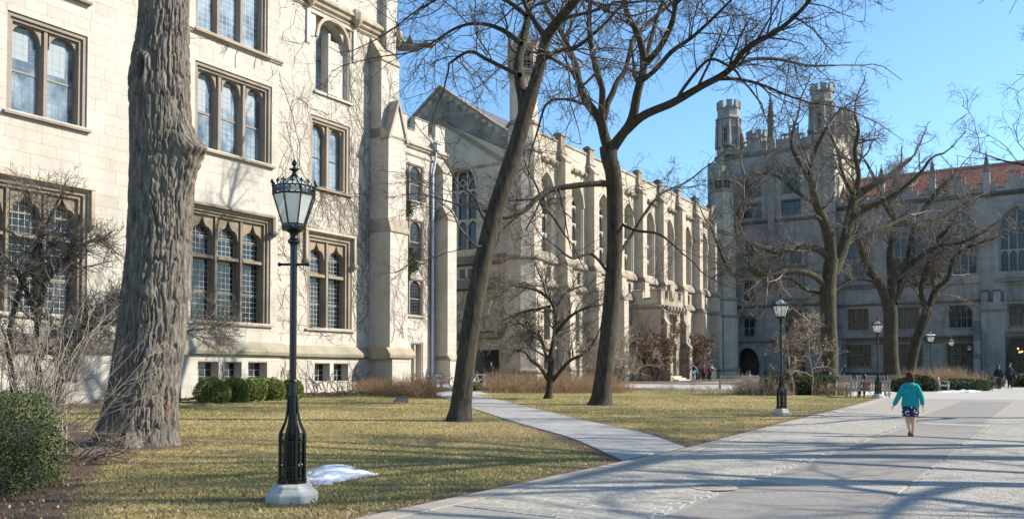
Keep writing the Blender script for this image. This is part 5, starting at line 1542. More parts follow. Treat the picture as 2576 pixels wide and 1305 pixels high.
# --- C: tall dividing tree right of the slab path
C_l = [[(1512, 1022, 36), (1514, 1000, 27), (1520, 940, 23), (1534, 800, 21), (1546, 640, 20), (1547, 520, 20), (1543, 440, 20), (1533, 400, 21), (1530, 370, 22)],
       [(1533, 385, 15), (1520, 340, 13, .2), (1508, 300, 12, .4), (1480, 262, 11, .7), (1460, 220, 9, 1), (1450, 170, 8, 1.3), (1430, 120, 7, 1.8), (1400, 60, 6, 2.2), (1370, 10, 5, 2.6), (1350, -60, 4, 3)],
       [(1520, 335, 10), (1513, 290, 9, -.5), (1515, 225, 8, -.9), (1502, 185, 7.5, -1.2), (1488, 120, 7, -1.8), (1482, 60, 6, -2.2), (1485, 0, 5.5, -2.6), (1490, -80, 4, -3)],
       [(1520, 300, 8, .2), (1528, 262, 8, .4), (1540, 238, 8, .6), (1553, 205, 6.5, .8), (1572, 180, 6, 1), (1585, 130, 6, 1.3), (1595, 95, 5, 1.7), (1640, 50, 5, 2.2), (1700, 0, 4, 2.8)],
       [(1540, 375, 16), (1565, 340, 13, -.4), (1590, 300, 12, -.7), (1602, 240, 11, -1), (1620, 160, 10, -1.3), (1606, 90, 8, -1.6), (1580, 40, 7.5, -2), (1568, -10, 6.5, -2.4), (1560, -90, 4.5, -3)],
       [(1625, 160, 8, -1.3), (1660, 120, 7.5, -1.8), (1690, 60, 7, -2.4), (1700, 10, 6, -2.8), (1720, -60, 4, -3.2)],
       [(1625, 150, 6, -1.3), (1640, 90, 5.5, -.8), (1655, 40, 5, -.4), (1672, -10, 4.5, 0), (1690, -80, 3, .4)],
       [(1612, 205, 7, -1), (1650, 175, 6, -1.8), (1690, 130, 6, -2.6), (1740, 95, 5, -3.4), (1790, 50, 4, -4), (1840, 0, 3, -4.6)],
       [(1575, 328, 12, -.5), (1620, 290, 11, -1), (1690, 260, 10, -1.6), (1760, 220, 9, -2.2), (1830, 180, 8.5, -2.8), (1880, 120, 7.5, -3.4), (1960, 75, 6, -4), (2030, 10, 5, -4.8), (2080, -60, 3, -5.4)],
       [(1832, 178, 5, -2.8), (1890, 150, 4.5, -2.2), (1960, 150, 4, -1.8), (2030, 165, 3, -1.4), (2100, 165, 2.2, -1)],
       [(1800, 200, 4.5, -2.5), (1860, 200, 4, -3.2), (1920, 215, 3.5, -3.8), (1980, 240, 2.5, -4.2), (2040, 260, 2, -4.6)],
       [(1700, 258, 5, -1.6), (1720, 222, 4.5, -2.2), (1770, 160, 4, -2.8), (1800, 150, 3.5, -3.2), (1850, 170, 3, -3.6), (1890, 120, 2.5, -4)],
       [(1545, 462, 9), (1500, 462, 8, -.3), (1440, 468, 7.5, -.7), (1385, 478, 7, -1), (1350, 500, 6.5, -1.4), (1320, 530, 5.5, -1.8), (1270, 548, 4, -2.3), (1215, 530, 3, -2.8)],
       [(1380, 480, 3.5, -1), (1360, 512, 3, -.6), (1390, 545, 2.5, -.2), (1420, 590, 2, 0)],
       [(1470, 262, 4, .7), (1420, 250, 3.5, 1.2), (1375, 262, 3, 1.6), (1352, 330, 2.5, 2), (1335, 385, 2, 2.3)],
       [(1455, 190, 4.5, 1), (1410, 160, 4, .4), (1370, 140, 3.5, 0), (1320, 130, 3, -.4), (1280, 150, 2, -.8)],
       [(1556, 640, 5), (1590, 590, 4, .5), (1620, 540, 4, .9), (1660, 490, 3, 1.4), (1700, 470, 2.5, 2)],
       [(1556, 560, 4), (1600, 580, 3.5, -.6), (1660, 590, 3, -1.1), (1720, 640, 2, -1.5)],
       [(1540, 700, 4), (1490, 640, 3.5, -.5), (1440, 650, 3, -1), (1400, 620, 2, -1.5)],
       [(1700, 10, 5, -2.8), (1760, -40, 4, -3.4), (1850, -60, 3, -4), (1950, -50, 2.5, -4.6)]]
tree('bare_tree', 'tall many-forked bare tree standing right of the slab path', TREES['C'], 36.43, C_l, 22, LOCUST, bark='bark')
# --- D: spreading mossy tree behind the clipped hedge
YD = 60.0; XD = at(2088, 975, YD)
D_l = [[(2088, 982, 26), (2088, 950, 20), (2088, 880, 19), (2084, 800, 19), (2082, 740, 20), (2086, 700, 18), (2092, 650, 17)],
       [(2092, 660, 14), (2086, 600, 14, -.4), (2074, 560, 13, -.8), (2056, 520, 12, -1.2), (2044, 470, 9, -1.6), (2040, 420, 7, -2), (2055, 370, 6, -2.4), (2080, 320, 4, -3)],
       [(2094, 690, 14), (2115, 640, 14, .4), (2135, 570, 13, .8), (2150, 500, 11, 1.2), (2190, 470, 9, 1.6), (2240, 440, 7, 2), (2290, 400, 5, 2.4)],
       [(2080, 720, 9), (2040, 690, 8, -.8), (1985, 682, 8, -1.6), (1930, 690, 8, -2.4), (1880, 680, 7.5, -3), (1845, 690, 7, -3.6), (1820, 650, 4.5, -4.2), (1800, 600, 3, -5)],
       [(2092, 655, 10), (2060, 628, 9, -.4), (2010, 620, 7.5, -1), (1960, 632, 7, -2), (1915, 622, 6.5, -2.8), (1875, 600, 5, -3.4), (1855, 550, 4, -4), (1870, 500, 3, -4.5)],
       [(2056, 520, 6, -1.2), (2000, 480, 5, -1.8), (1950, 440, 4, -2.4), (1900, 440, 3, -3)],
       [(2044, 470, 5, -1.6), (2010, 410, 4.5, -2.4), (1990, 360, 4, -3), (2000, 310, 3, -3.4)],
       [(2150, 500, 7, 1.2), (2160, 440, 6, .6), (2150, 380, 5, 0), (2160, 330, 4, -.5), (2150, 290, 3, -1)],
       [(2140, 550, 7, .8), (2190, 520, 6, 0), (2250, 490, 5, -1), (2310, 440, 4, -2), (2340, 400, 3, -3)],
       [(2120, 620, 7, .4), (2170, 590, 6, 1.5), (2230, 570, 5, 2.5), (2290, 540, 4, 3.5)],
       [(2150, 500, 6, 1.2), (2120, 440, 5, 2), (2110, 390, 4, 3), (2090, 340, 3, 4)],
       [(2080, 740, 5), (2030, 730, 4, .8), (1980, 700, 3, 1.6), (1920, 720, 2.5, 2.4)]]
DENSE = [(9.5, 30, 75, .12, (1.5, 3.4), .5, .17, .03, .10, 7, 4, .022),
         (5.5, 30, 75, .10, (.9, 1.8), .55, .22, .0, .12, 5, 3, .011),
         (5, 30, 80, .10, (.5, 1.1), .6, .26, -.01, .15, 4, 3, .007),
         (2.6, 30, 80, .12, (.3, .6), .65, .28, 0, .18, 3, 3, .0055)]
tree('bare_tree', 'spreading mossy bare tree rising behind the clipped hedge, before the tower', (XD.x, YD), YD, D_l, 23, DENSE, bark='barkmoss', twigmat='twigsun')
# --- E, F: two dark trees before the hall
YE = 76.0; XE = at(2240, 960, YE)
E_l = [[(2242, 962, 24), (2242, 930, 19), (2240, 850, 17), (2240, 790, 17), (2232, 750, 16)],
       [(2236, 770, 12), (2215, 720, 11, -.5), (2190, 680, 10, -1), (2165, 620, 8, -1.5), (2150, 560, 7, -2), (2160, 500, 5, -2.5)],
       [(2242, 770, 12), (2244, 700, 11, 0), (2240, 640, 10, .4), (2250, 570, 8, 1), (2240, 500, 7, 1.4), (2260, 440, 5, 2)],
       [(2246, 760, 12), (2270, 700, 11, .6), (2290, 640, 10, 1), (2300, 580, 9, 1.4), (2330, 520, 7, 2), (2370, 470, 5, 2.4), (2400, 440, 4, 3)],
       [(2210, 710, 7, -.5), (2170, 700, 6, -1.4), (2130, 710, 5, -2.2), (2090, 740, 3, -3)],
       [(2270, 690, 7, .6), (2310, 650, 6, 0), (2360, 620, 5, -.8), (2420, 610, 4, -1.6), (2480, 580, 3, -2.4)],
       [(2250, 560, 6, 1), (2220, 500, 5, 0), (2200, 450, 4, -1), (2180, 410, 3, -2)],
       [(2300, 580, 6, 1.4), (2350, 560, 5, 2.4), (2410, 520, 4, 3), (2450, 500, 3, 3.6)]]
tree('bare_tree', 'dark bare tree with a straight trunk before the shaded hall', (XE.x, YE), YE, E_l, 24, DENSE, bark='bark', twigmat='twigsun')
YF = 78.0; XF = at(2292, 955, YF)
F_l = [[(2288, 958, 17), (2290, 930, 13), (2302, 870, 12), (2322, 810, 11), (2334, 770, 10)],
       [(2334, 775, 8), (2355, 740, 7.5, .4), (2345, 700, 6, .8), (2350, 650, 5, 1.2), (2380, 600, 4, 1.6)],
       [(2330, 790, 8), (2318, 730, 7, -.4), (2330, 680, 6, -.8), (2350, 620, 5, -1.2), (2390, 570, 4, -1.8)],
       [(2338, 765, 7), (2352, 730, 6.5, -.6), (2385, 700, 5.5, -1.2), (2400, 650, 5, -1.8), (2440, 620, 4, -2.4), (2500, 600, 3, -3)],
       [(2322, 810, 6), (2338, 790, 5), (2342, 775, 4), (2330, 765, 3)]]
tree('bare_tree', 'thinner dark bare tree leaning right, beside the straight one before the hall', (XF.x, YF), YF, F_l, 25, DENSE, bark='bark', twigmat='twigsun')
# --- G: small crab tree on the lawn
G_l = [[(1378, 1005, 13), (1382, 985, 9), (1384, 950, 9), (1388, 915, 9), (1384, 890, 8)],
       [(1386, 895, 7), (1394, 850, 6, .1), (1400, 800, 5, .2), (1392, 770, 4.5, .3), (1378, 745, 4, .4)],
       [(1378, 955, 5), (1360, 925, 4.5, -.3), (1335, 905, 4, -.6), (1320, 885, 3, -.9), (1290, 880, 2, -1.2)],
       [(1384, 915, 5), (1372, 890, 4, .3), (1360, 850, 3.5, .6), (1330, 830, 3, 1)],
       [(1388, 960, 5), (1412, 930, 4.5, -.3), (1436, 905, 4, -.6), (1475, 885, 3.5, -.9), (1500, 850, 2, -1.2)],
       [(1396, 840, 5), (1430, 800, 4, -.4), (1460, 780, 3, -.8), (1490, 770, 2, -1.2)],
       [(1380, 750, 4, .4), (1350, 730, 3.5, 0), (1300, 720, 3, -.4), (1260, 735, 2, -.8)],
       [(1380, 748, 4, .4), (1372, 710, 3, .8), (1380, 680, 2, 1.2)],
       [(1394, 790, 4, .2), (1420, 740, 3, .6), (1460, 720, 2, 1)],
       [(1384, 770, 4, .3), (1340, 780, 3, .8), (1300, 790, 2, 1.2)]]
CRAB = [(9, 25, 65, .15, (.9, 1.9), .6, .16, .02, .10, 6, 4, .010),
        (5, 25, 65, .10, (.5, 1.0), .6, .2, .02, .12, 5, 3, .007),
        (5, 25, 70, .10, (.3, .6), .7, .24, .01, .12, 4, 3, .0055),
        (2.4, 25, 70, .10, (.15, .32), .8, .24, .01, .12, 2, 3, .0035)]
tree('crab_apple_tree', 'small low bare tree with dense twigs, on the lawn left of the tall forked tree', TREES['G'], 42.3, G_l, 26, CRAB, bark='bark', twigmat='twigsun')
# --- branches reaching in at the right edge belong to a tree standing right of the frame; it and its neighbours shade the walk
def plain_tree(name, label, X, Y, h, r, seed, group, spread=1.0, first=.32, nl=9, LV=None):
    rs = np.random.default_rng(seed); root = thing(name, label, 'tree', (X, Y, gz(X, Y)), 0, group)
    z0 = gz(X, Y); K = 10
    tr = np.array([[X + .03 * h * math.sin(i * .7 + seed), Y + .02 * h * math.cos(i * .9 + seed), z0 - .1 + h * .62 * i / 8, r * (1.35 if i == 0 else 1 - .55 * i / 8)] for i in range(9)])
    v, q = bark_tube(catmull(tr, 3), 14, rs); link('trunk', np_mesh('trunk', v, q, M_['bark'], smooth=True), None, root, world=True)
    T = resample(tr, 40)
    P0 = []; D0 = []; L = []; R0 = []
    for i in range(nl):
        u = first / .62 + (1 - first / .62) * (i + .5) / nl; b = T[min(39, int(u * 39))]
        a = i * 2.4 + seed; el = math.radians(22 + 38 * (i / nl))
        P0.append(b[:3]); D0.append((math.cos(a) * math.cos(el), math.sin(a) * math.cos(el), math.sin(el))); L.append(h * .5 * spread * (1.05 - .35 * i / nl)); R0.append(b[3] * .62)
    pts, R = grow(np.array(P0), np.array(D0), np.array(L), np.array(R0), np.array(R0) * .07, K, .10, .035, rs, .05)
    for p, rr in zip(pts, R):
        v, q = bark_tube(np.hstack([p, rr[:, None]]), 9, rs); link('limb', np_mesh('limb', v, q, M_['bark'], smooth=True), None, root, world=True)
    parts = []
    for (n, a0, a1, t0, Lr, rr, wob, grav, kink, K2, S, rmin) in (LV or LOCUST):
        P0, D0, L, R0 = spawn(pts, R, n, a0, a1, t0, rs, Lr, rr); R0 = np.clip(R0, rmin * 1.3, .09)
        pts, R = grow(P0, D0, L, R0, np.maximum(R0 * .35, rmin), K2, wob, grav, rs, kink); parts.append(tubes_np(pts, R, S))
    link('crown', mesh_join('crown', parts, M_['twig']), None, root, world=True)['kind'] = 'stuff'
    return root
SPARSE = [(6.5, 30, 70, .2, (1.8, 4.0), .5, .14, .01, .08, 6, 4, .016), (5, 30, 75, .15, (1.0, 2.2), .55, .2, -.02, .12, 5, 3, .010), (4, 30, 80, .1, (.5, 1.1), .6, .24, -.04, .15, 4, 3, .008)]
plain_tree('bare_tree', 'bare tree mostly beyond the right edge, only its branch ends show against the sky', 23.9, 30.5, 17, .34, 12, 'trees beyond the right edge', spread=1.0, LV=LOCUST, first=.36, nl=12)
for i, (X, Y, h, r) in enumerate(((21.5, 13.6, 20, .46), (25.5, 19.8, 20, .44), (17.5, 8.2, 18, .40), (17.0, 16.9, 21, .50))):
    plain_tree('bare_tree', ('leafless tree beyond the right edge level with the manhole cover', 'leafless tree beyond the right edge level with the woman in teal', 'leafless tree beyond the lower right corner', 'tallest leafless tree beyond the right edge, its shadow reaching the lawn')[i], X, Y, h, r, 31 + i, 'trees beyond the right edge', LV=SPARSE, nl=9, first=.43 if i == 3 else .28)
# ------------------------------------------------------------------ the great trunk in the foreground
def fbm_np(x, y, s, seed, octv=3):
    r = 0; a = 1; t = 0
    for k in range(octv):
        r = r + a * vnoise(x, y, s / 2 ** k, seed + k); t += a; a *= .55
    return r / t
def big_trunk():
    Y0 = 17.6; ppm = F_PX / Y0
    edges = [(-420, 352, 446), (-300, 346, 450), (-150, 342, 456), (0, 343, 460), (60, 340, 461), (100, 331, 461), (150, 322, 462), (200, 317, 462), (260, 318, 465), (300, 320, 468), (380, 322, 470), (430, 320, 470),
             (480, 318, 469), (560, 316, 465), (700, 302, 457), (850, 285, 447), (950, 272, 438), (1030, 256, 430), (1080, 243, 427), (1112, 232, 428), (1128, 224, 432), (1160, 216, 440)]
    zs = []; cx = []; rr = []
    for (y, l, r) in edges:
        a = at(l, y, Y0); b = at(r, y, Y0); zs.append(a.z); cx.append((a.x + b.x) / 2); rr.append((b.x - a.x) / 2 * .985)
    zs, cx, rr = map(lambda v: np.array(v)[::-1], (zs, cx, rr))
    NZ, NA = 640, 360
    z = np.linspace(zs[0], zs[-1], NZ)
    def smooth(v):
        k = np.ones(15) / 15; e = np.r_[np.full(7, v[0]), v, np.full(7, v[-1])]; return np.convolve(e, k, 'valid')
    C = smooth(np.interp(z, zs, cx)); R = smooth(np.interp(z, zs, rr))
    th = np.linspace(0, 2 * PI, NA, endpoint=False)
    Z, T = np.meshgrid(z, th, indexing='ij'); RR = R[:, None] + 0 * T; 
    s = T * .62; 
    # furrows: warped ridges, long in z
    wx = s + .10 * (fbm_np(s, Z, .5, 3) - .5) + .03 * (vnoise(s, Z, .12, 9) - .5)
    c1 = np.clip(1 - np.abs(2 * vnoise(wx / .062, Z / .42, 1.0, 11) - 1) * 3.2, 0, 1)
    c2 = np.clip(1 - np.abs(2 * vnoise(wx / .042, Z / .24, 1.0, 12) - 1) * 2.8, 0, 1)
    n3 = vnoise(s / .020, Z / .06, 1.0, 13)
    bark = .02 - .055 * c1 ** .8 - .028 * c2 + .010 * n3 + .014 * vnoise(wx / .10, Z / .30, 1.0, 17)
    lump = .035 * (fbm_np(s, Z, 1.3, 31) - .5) * 2
    d = bark + lump
    # flutes of the root flare, stronger towards the ground
    zb = np.clip(1 - (Z - zs[0] - .2) / 1.6, 0, 1) ** 2
    d += zb * (.10 * np.cos(T * 5 + .8) + .05 * np.cos(T * 9))
    # burl with a cut stub on the right side, towards the viewer
    zb1 = at(490, 372, Y0).z
    def ang(a): return (T - a + PI) % (2 * PI) - PI
    a1 = ang(-.30)
    tri = np.clip(1 - np.abs(Z - zb1) / np.where(Z > zb1, .60, .95), 0, 1)
    g = np.exp(-(a1 / .52) ** 2) * tri ** 1.15
    d = d * (1 - .35 * g) + .40 * g * (1 + .30 * (fbm_np(s, Z, .15, 41) - .5))
    scar = (ang(.10) < .34) & (ang(.10) > -.30) & (tri > .30)
    d += scar * (.018 * vnoise(s / .022 + Z * 6, Z / .8, 1.0, 47) - .02)      # the bare wood scar
    # hollow with a swollen rim, left of the middle
    zc = at(368, 182, Y0).z; a2 = ang(-PI / 2 - .32); q = np.sqrt((a2 / .20) ** 2 + ((Z - zc) / .27) ** 2)
    d += .07 * np.exp(-((q - 1.25) / .40) ** 2)
    hol = (np.abs(a2) / .13) ** 2 + ((Z - zc) / .25) ** 2
    d -= .34 * np.clip((1.1 - hol) * 2.5, 0, 1)
    d -= .07 * np.exp(-(a2 / .10) ** 2) * np.clip((zc - Z) / .3, 0, 1) * np.exp(-np.clip(zc - Z, 0, 9) / .9)
    r = RR + d
    V = np.stack([C[:, None] + r * np.cos(T), Y0 + .25 + r * np.sin(T) * .95, Z], 2).reshape(-1, 3)
    idx = np.arange(NZ * NA).reshape(NZ, NA)
    Q = np.stack([idx[:-1], np.roll(idx, -1, 1)[:-1], np.roll(idx, -1, 1)[1:], idx[1:]], 2).reshape(-1, 4)
    X, Y = TREES['A']
    root = thing('old_tree', 'massive old trunk with furrowed bark, a hollow and a cut burl', 'tree', (X, Y + .1, gz(X, Y)))
    me = np_mesh('trunk', V, Q, [M_['bark_big'], M_['cutwood'], M_['hollow_shade']], smooth=False)
    mi = np.where(scar, 1, 0); mi = np.where(hol < .9, 2, mi)
    me.polygons.foreach_set('material_index', mi[:-1].ravel().astype(np.int32))
    o = link('trunk', me, None, root, world=True)
    # peeling fresh strip near the foot
    m = MB(); a = at(424, 985, Y0 - .35); b = at(420, 1050, Y0 - .4); m.tube([a, a.lerp(b, .5) + Vector((.02, -.02, 0)), b], [.02, .05, .02], 5); m.build('peeled_strip', M_['cutwood'], root, world=True)
    # unseen limbs above the frame, added for the shadows they cast
    rs = np.random.default_rng(8); top = Vector((C[-1], Y0 + .25, z[-1]))
    P0 = np.array([tuple(top + Vector((0, 0, -.6)))] * 5); D0 = np.array([(.5, .2, .85), (-.55, -.2, .8), (.1, -.55, .85), (-.1, .6, .8), (.05, .05, 1)], float)
    pts, R_ = grow(P0, D0, np.array([6., 6, 5.5, 6, 6.5]), np.array([.3, .28, .24, .26, .34]), np.array([.06] * 5), 10, .1, .03, rs, .05)
    for pp, r_ in zip(pts, R_):
        v, q = bark_tube(np.hstack([pp, r_[:, None]]), 9, rs); link('limb', np_mesh('limb', v, q, M_['bark'], smooth=True), None, root, world=True)
    parts = []
    for (n, a0, a1, t0, Lr, rr_, wob, grav, kink, K2, S, rmin) in SPARSE:
        A, B, L, R0 = spawn(pts, R_, n, a0, a1, t0 + .15, rs, Lr, rr_); R0 = np.clip(R0, rmin * 1.3, .08)
        pts, R_ = grow(A, B, L * .8, R0, np.maximum(R0 * .35, rmin), K2, wob, grav + .03, rs, kink); parts.append(tubes_np(pts, R_, S))
    link('crown', mesh_join('crown', parts, M_['twig']), None, root, world=True)['kind'] = 'stuff'
big_trunk()

# ------------------------------------------------------------------ shrubs and young trees
def shrub(name, label, X, Y, h, w, nstem, seed, mat='twigpale', levels=None, spread=.5, r0=.02, lean=(0, 0), group=None, leaf=None, cat='shrub', base=.25, stuff=False, kmat=None, grav=.0, rmin=.004, nleaf=0, lsz=.06):
    rs = np.random.default_rng(seed); z = gz(X, Y)
    root = thing(name, label, cat, (X, Y, z), 0, group)
    a = rs.random(nstem) * 2 * PI
    P0 = np.stack([X + base * np.cos(a) * rs.random(nstem), Y + base * np.sin(a) * rs.random(nstem), np.full(nstem, z - .05)], 1)
    D0 = np.stack([spread * np.cos(a) * rs.random(nstem) * 1.5 + lean[0], spread * np.sin(a) * rs.random(nstem) * 1.5 + lean[1], np.ones(nstem)], 1)
    L = h * (.65 + .45 * rs.random(nstem))
    pts, R = grow(P0, D0, L, np.full(nstem, r0), np.full(nstem, r0 * .3), 9, .10, grav, rs, .03)
    parts = [tubes_np(pts, R, 5)]
    st = link('stems', np_mesh('stems', *parts[0], M_[kmat or mat], smooth=True), None, root, world=True); st['kind'] = 'stuff'
    parts = []
    for (n, a0, a1, t0, Lr, rr, wob, g, kink, K2, S, rm) in (levels or [(6, 20, 60, .2, (.25 * h, .5 * h), .6, .14, grav, .06, 5, 3, rmin), (4, 25, 65, .15, (.12 * h, .28 * h), .65, .18, grav, .08, 4, 3, rmin * .8), (2.5, 25, 65, .1, (.05 * h, .14 * h), .7, .2, grav, .1, 3, 3, rmin * .7)]):
        A, B, L, R0 = spawn(pts, R, n, a0, a1, t0, rs, Lr, rr); R0 = np.maximum(R0, rm * 1.2)
        pts, R = grow(A, B, L, R0, np.maximum(R0 * .4, rm), K2, wob, g, rs, kink); parts.append(tubes_np(pts, R, S))
    link('twigs', mesh_join('twigs', parts, M_[mat]), None, root, world=True)['kind'] = 'stuff'
    if leaf:
        k = rs.integers(0, len(pts), nleaf); t = rs.integers(0, pts.shape[1], nleaf)
        V, Q = leaves_np(pts[k, t] + rs.normal(size=(nleaf, 3)) * .03, lsz, rs)
        link('dry_leaves', np_mesh('dry_leaves', V, Q, M_[leaf], {'tint': ('FACE', rs.random(len(Q)))}), None, root, world=True)['kind'] = 'stuff'
    return root
# small many-stemmed tree against the wall on the far left
def px_tree(name, label, cat, Y0, limbs, seed, levels, bark, twig, base):
    rs = np.random.default_rng(seed); bx = at(*base, Y0)
    root = thing(name, label, cat, (bx.x, Y0, gz(bx.x, Y0)))
    T = [px_limb(l, Y0) for l in limbs]
    for l in T:
        v, q = bark_tube(l, 8, rs); link('stem', np_mesh('stem', v, q, M_[bark], smooth=True), None, root, world=True)
    pts = np.array([resample(l, 12) for l in T]); R = pts[:, :, 3]; pts = pts[:, :, :3]; parts = []
    for (n, a0, a1, t0, Lr, rr, wob, grav, kink, K2, S, rmin) in levels:
        A, B, L, R0 = spawn(pts, R, n, a0, a1, t0, rs, Lr, rr, flat=0); R0 = np.clip(R0, rmin * 1.3, .05)
        pts, R = grow(A, B, L, R0, np.maximum(R0 * .35, rmin), K2, wob, grav, rs, kink); parts.append(tubes_np(pts, R, S))
    link('twigs', mesh_join('twigs', parts, M_[twig]), None, root, world=True)['kind'] = 'stuff'
    return root
ST = [[(150, 1015, 11), (146, 960, 9), (150, 900, 8), (158, 840, 7), (172, 770, 6, .3), (180, 700, 5, .5), (190, 620, 4, .8), (200, 540, 3, 1)],
      [(146, 975, 8), (165, 930, 7, -.3), (185, 880, 6, -.5), (215, 840, 5, -.8), (245, 815, 5, -1), (285, 808, 4, -1.2), (325, 790, 3, -1.4)],
      [(100, 1015, 11), (98, 950, 9), (90, 880, 8), (96, 800, 8), (110, 720, 7), (104, 640, 6), (90, 560, 4), (70, 480, 3)],
      [(96, 800, 7), (70, 740, 6, -.5), (40, 680, 5, -1), (5, 640, 4, -1.4), (-40, 600, 3, -1.8)],
      [(40, 1015, 10), (30, 940, 8), (22, 860, 7), (35, 780, 6), (60, 700, 5), (90, 620, 4), (130, 540, 3), (160, 480, 2)],
      [(110, 720, 6), (140, 680, 5, .4), (180, 640, 4, .8), (220, 610, 3.5, 1.2), (270, 600, 3, 1.6)],
      [(150, 880, 5), (200, 830, 4, .5), (250, 790, 3.5, 1), (300, 760, 3, 1.3)],
      [(98, 900, 6), (130, 870, 5, -.6), (180, 850, 5, -1), (225, 800, 4, -1.3), (260, 770, 3, -1.5)],
      [(430, 845, 3, -.3), (480, 830, 2, 0), (540, 825, 1.5, .2)]]
BUSH = [(15, 25, 70, .12, (.9, 1.9), .6, .16, .01, .10, 6, 4, .008), (8, 25, 70, .1, (.5, 1.0), .65, .2, .0, .12, 5, 3, .006), (5, 25, 75, .1, (.25, .55), .7, .22, 0, .14, 4, 3, .0045)]
px_tree('bare_shrub_tree', 'dense many-stemmed bare small tree in front of the far left window', 'shrub', 27.5, ST, 41, BUSH, 'bark', 'twigsun', (100, 1012))
for i, (X, Y, h, ln, lab) in enumerate(((-8.4, 15.6, 3.1, (-.25, 0), 'arching pale bare shrub left of the massive trunk'), (-9.3, 16.3, 3.6, (.0, 0), 'tall pale bare shrub at the left edge behind the hedge'), (-7.6, 14.9, 1.35, (.9, -.3), 'low pale shoots reaching right in front of the massive trunk'))):
    shrub('bare_shrub', lab, X, Y, h, 1, 30 if i < 2 else 14, 50 + i, 'twigpale', [(5, 20, 60, .25, (.5, 1.1), .6, .10, .03, .05, 6, 3, .0045), (3.0, 20, 60, .15, (.25, .6), .7, .14, .02, .06, 4, 3, .0035)], .75, .016, ln, base=.5, grav=-.02 if i < 2 else -.12)
b = G(1546, 968)
shrub('bare_shrub', 'pale vase-shaped bare shrub right of the tall forked tree', b[0], b[1], 4.6, 3, 16, 61, 'twigpale', [(7, 20, 55, .2, (1.0, 2.2), .6, .12, .02, .08, 6, 3, .012), (5, 25, 60, .15, (.5, 1.2), .65, .18, .02, .1, 4, 3, .009), (3, 25, 60, .1, (.3, .6), .7, .2, .01, .1, 3, 3, .007)], .75, .05, kmat='twig')
for (x, y, h, sd, lab) in ((1648, 958, 5.2, 62, 'brown-leaved shrub left of the porch door'), (1752, 955, 4.6, 63, 'brown-leaved shrub right of the porch door')):
    b = G(x, y); b = (b[0], b[1])
    shrub('leafy_shrub', lab, b[0], b[1], h, 3, 12, sd, 'twig', [(6, 20, 60, .15, (1.0, 2.2), .6, .14, .02, .08, 5, 3, .014), (5, 25, 65, .15, (.5, 1.1), .65, .18, .02, .1, 4, 3, .01)], .62, .05, leaf='brownleaf', nleaf=5200, lsz=.17)
b = G(1075, 962)
shrub('bare_shrub', 'grey bare shrub against the recessed wing', b[0], b[1], 7.0, 3, 9, 64, 'twigpale', [(7, 25, 65, .3, (1.2, 2.4), .6, .14, .01, .1, 6, 3, .010), (5, 25, 65, .15, (.6, 1.3), .65, .18, .0, .12, 5, 3, .008), (3, 25, 65, .1, (.3, .6), .7, .2, 0, .12, 3, 3, .006)], .45, .06, kmat='twig')
# two young trees with a few leaves behind the clipped hedge
for (x, h, sd) in ((1998, 4.9, 71), (2042, 5.6, 72)):
    p = at(x, 960, 50.0)
    shrub('young_tree', 'thin young tree with sunlit twigs and a few brown leaves, ' + ('left' if sd == 71 else 'right') + ' one behind the hedge', p.x, p.y, h, 2, 1, sd, 'twigpale',
          [(26, 55, 85, .22, (1.0, 2.3), .55, .13, .02, .12, 7, 3, .010), (5, 30, 70, .15, (.4, 1.0), .65, .2, .02, .14, 5, 3, .008), (2.6, 30, 70, .1, (.2, .45), .7, .2, .02, .14, 3, 3, .006)], .02, .045, leaf='brownleaf', nleaf=260, lsz=.15, cat='tree', base=.01)
# dry brown borders: many thin upright stems
def dry_border(name, label, poly, n, h, seed, mat='twigred', X0=None, r=.005, fan=.35):
    rs = np.random.default_rng(seed); P = np.array(poly); lo, hi = P.min(0), P.max(0); pts = []
    while len(pts) < n:
        q = lo + (hi - lo) * rs.random((n * 2, 2)); q = q[inside(q[:, 0], q[:, 1], poly)]; pts.extend(q.tolist())
    q = np.array(pts[:n]); z = gzn(q[:, 0], q[:, 1])
    cl = vnoise(q[:, 0], q[:, 1], .9, seed); hh = h * (.45 + .75 * rs.random(n)) * (.55 + .8 * cl)
    D = np.stack([rs.normal(size=n) * fan, rs.normal(size=n) * fan, np.ones(n)], 1)
    p, R = grow(np.stack([q[:, 0], q[:, 1], z - .03], 1), D, hh, np.full(n, r), np.full(n, r * .6), 4, .13, -.03, rs, .05)
    A, B, L, R0 = spawn(p, R, 1.6, 20, 60, .3, rs, (h * .2, h * .5), .8)
    p2, R2 = grow(A, B, L, R0, R0 * .7, 3, .15, 0, rs, .08)
    me = mesh_join(name, [tubes_np(p, R, 3), tubes_np(p2, R2, 3)], M_[mat])
    return tag(link(name, me), kind='stuff')
pg = lambda L: [G(*p) for p in L]
dry_border('dry_border', '', [(-4.2, 40.8), (-3.4, 42.5), (-4.2, 46), (-9, 47), (-7.5, 44)], 1500, .95, 81, r=.007)
dry_border('dry_border', '', [(-1.2, 49.5), (3.5, 49.5), (7, 50.5), (6, 55), (1, 57), (-1.5, 60)], 3200, 1.15, 82, r=.008)
dry_border('dry_border', '', [(7, 50.8), (22, 50.8), (22.5, 52), (16, 52.2), (7, 52.3)], 900, .55, 83, 'twigpale', r=.007)
dry_border('dry_border', '', [(13.3, 49.5), (16.0, 49.5), (16, 52), (13, 52.5)], 1100, 1.0, 84, 'twigpale', r=.008)
dry_border('dry_border', '', [(17.2, 49.6), (19.6, 50), (19.6, 52.5), (17, 52.5)], 600, 1.1, 84, 'twigred', r=.008)

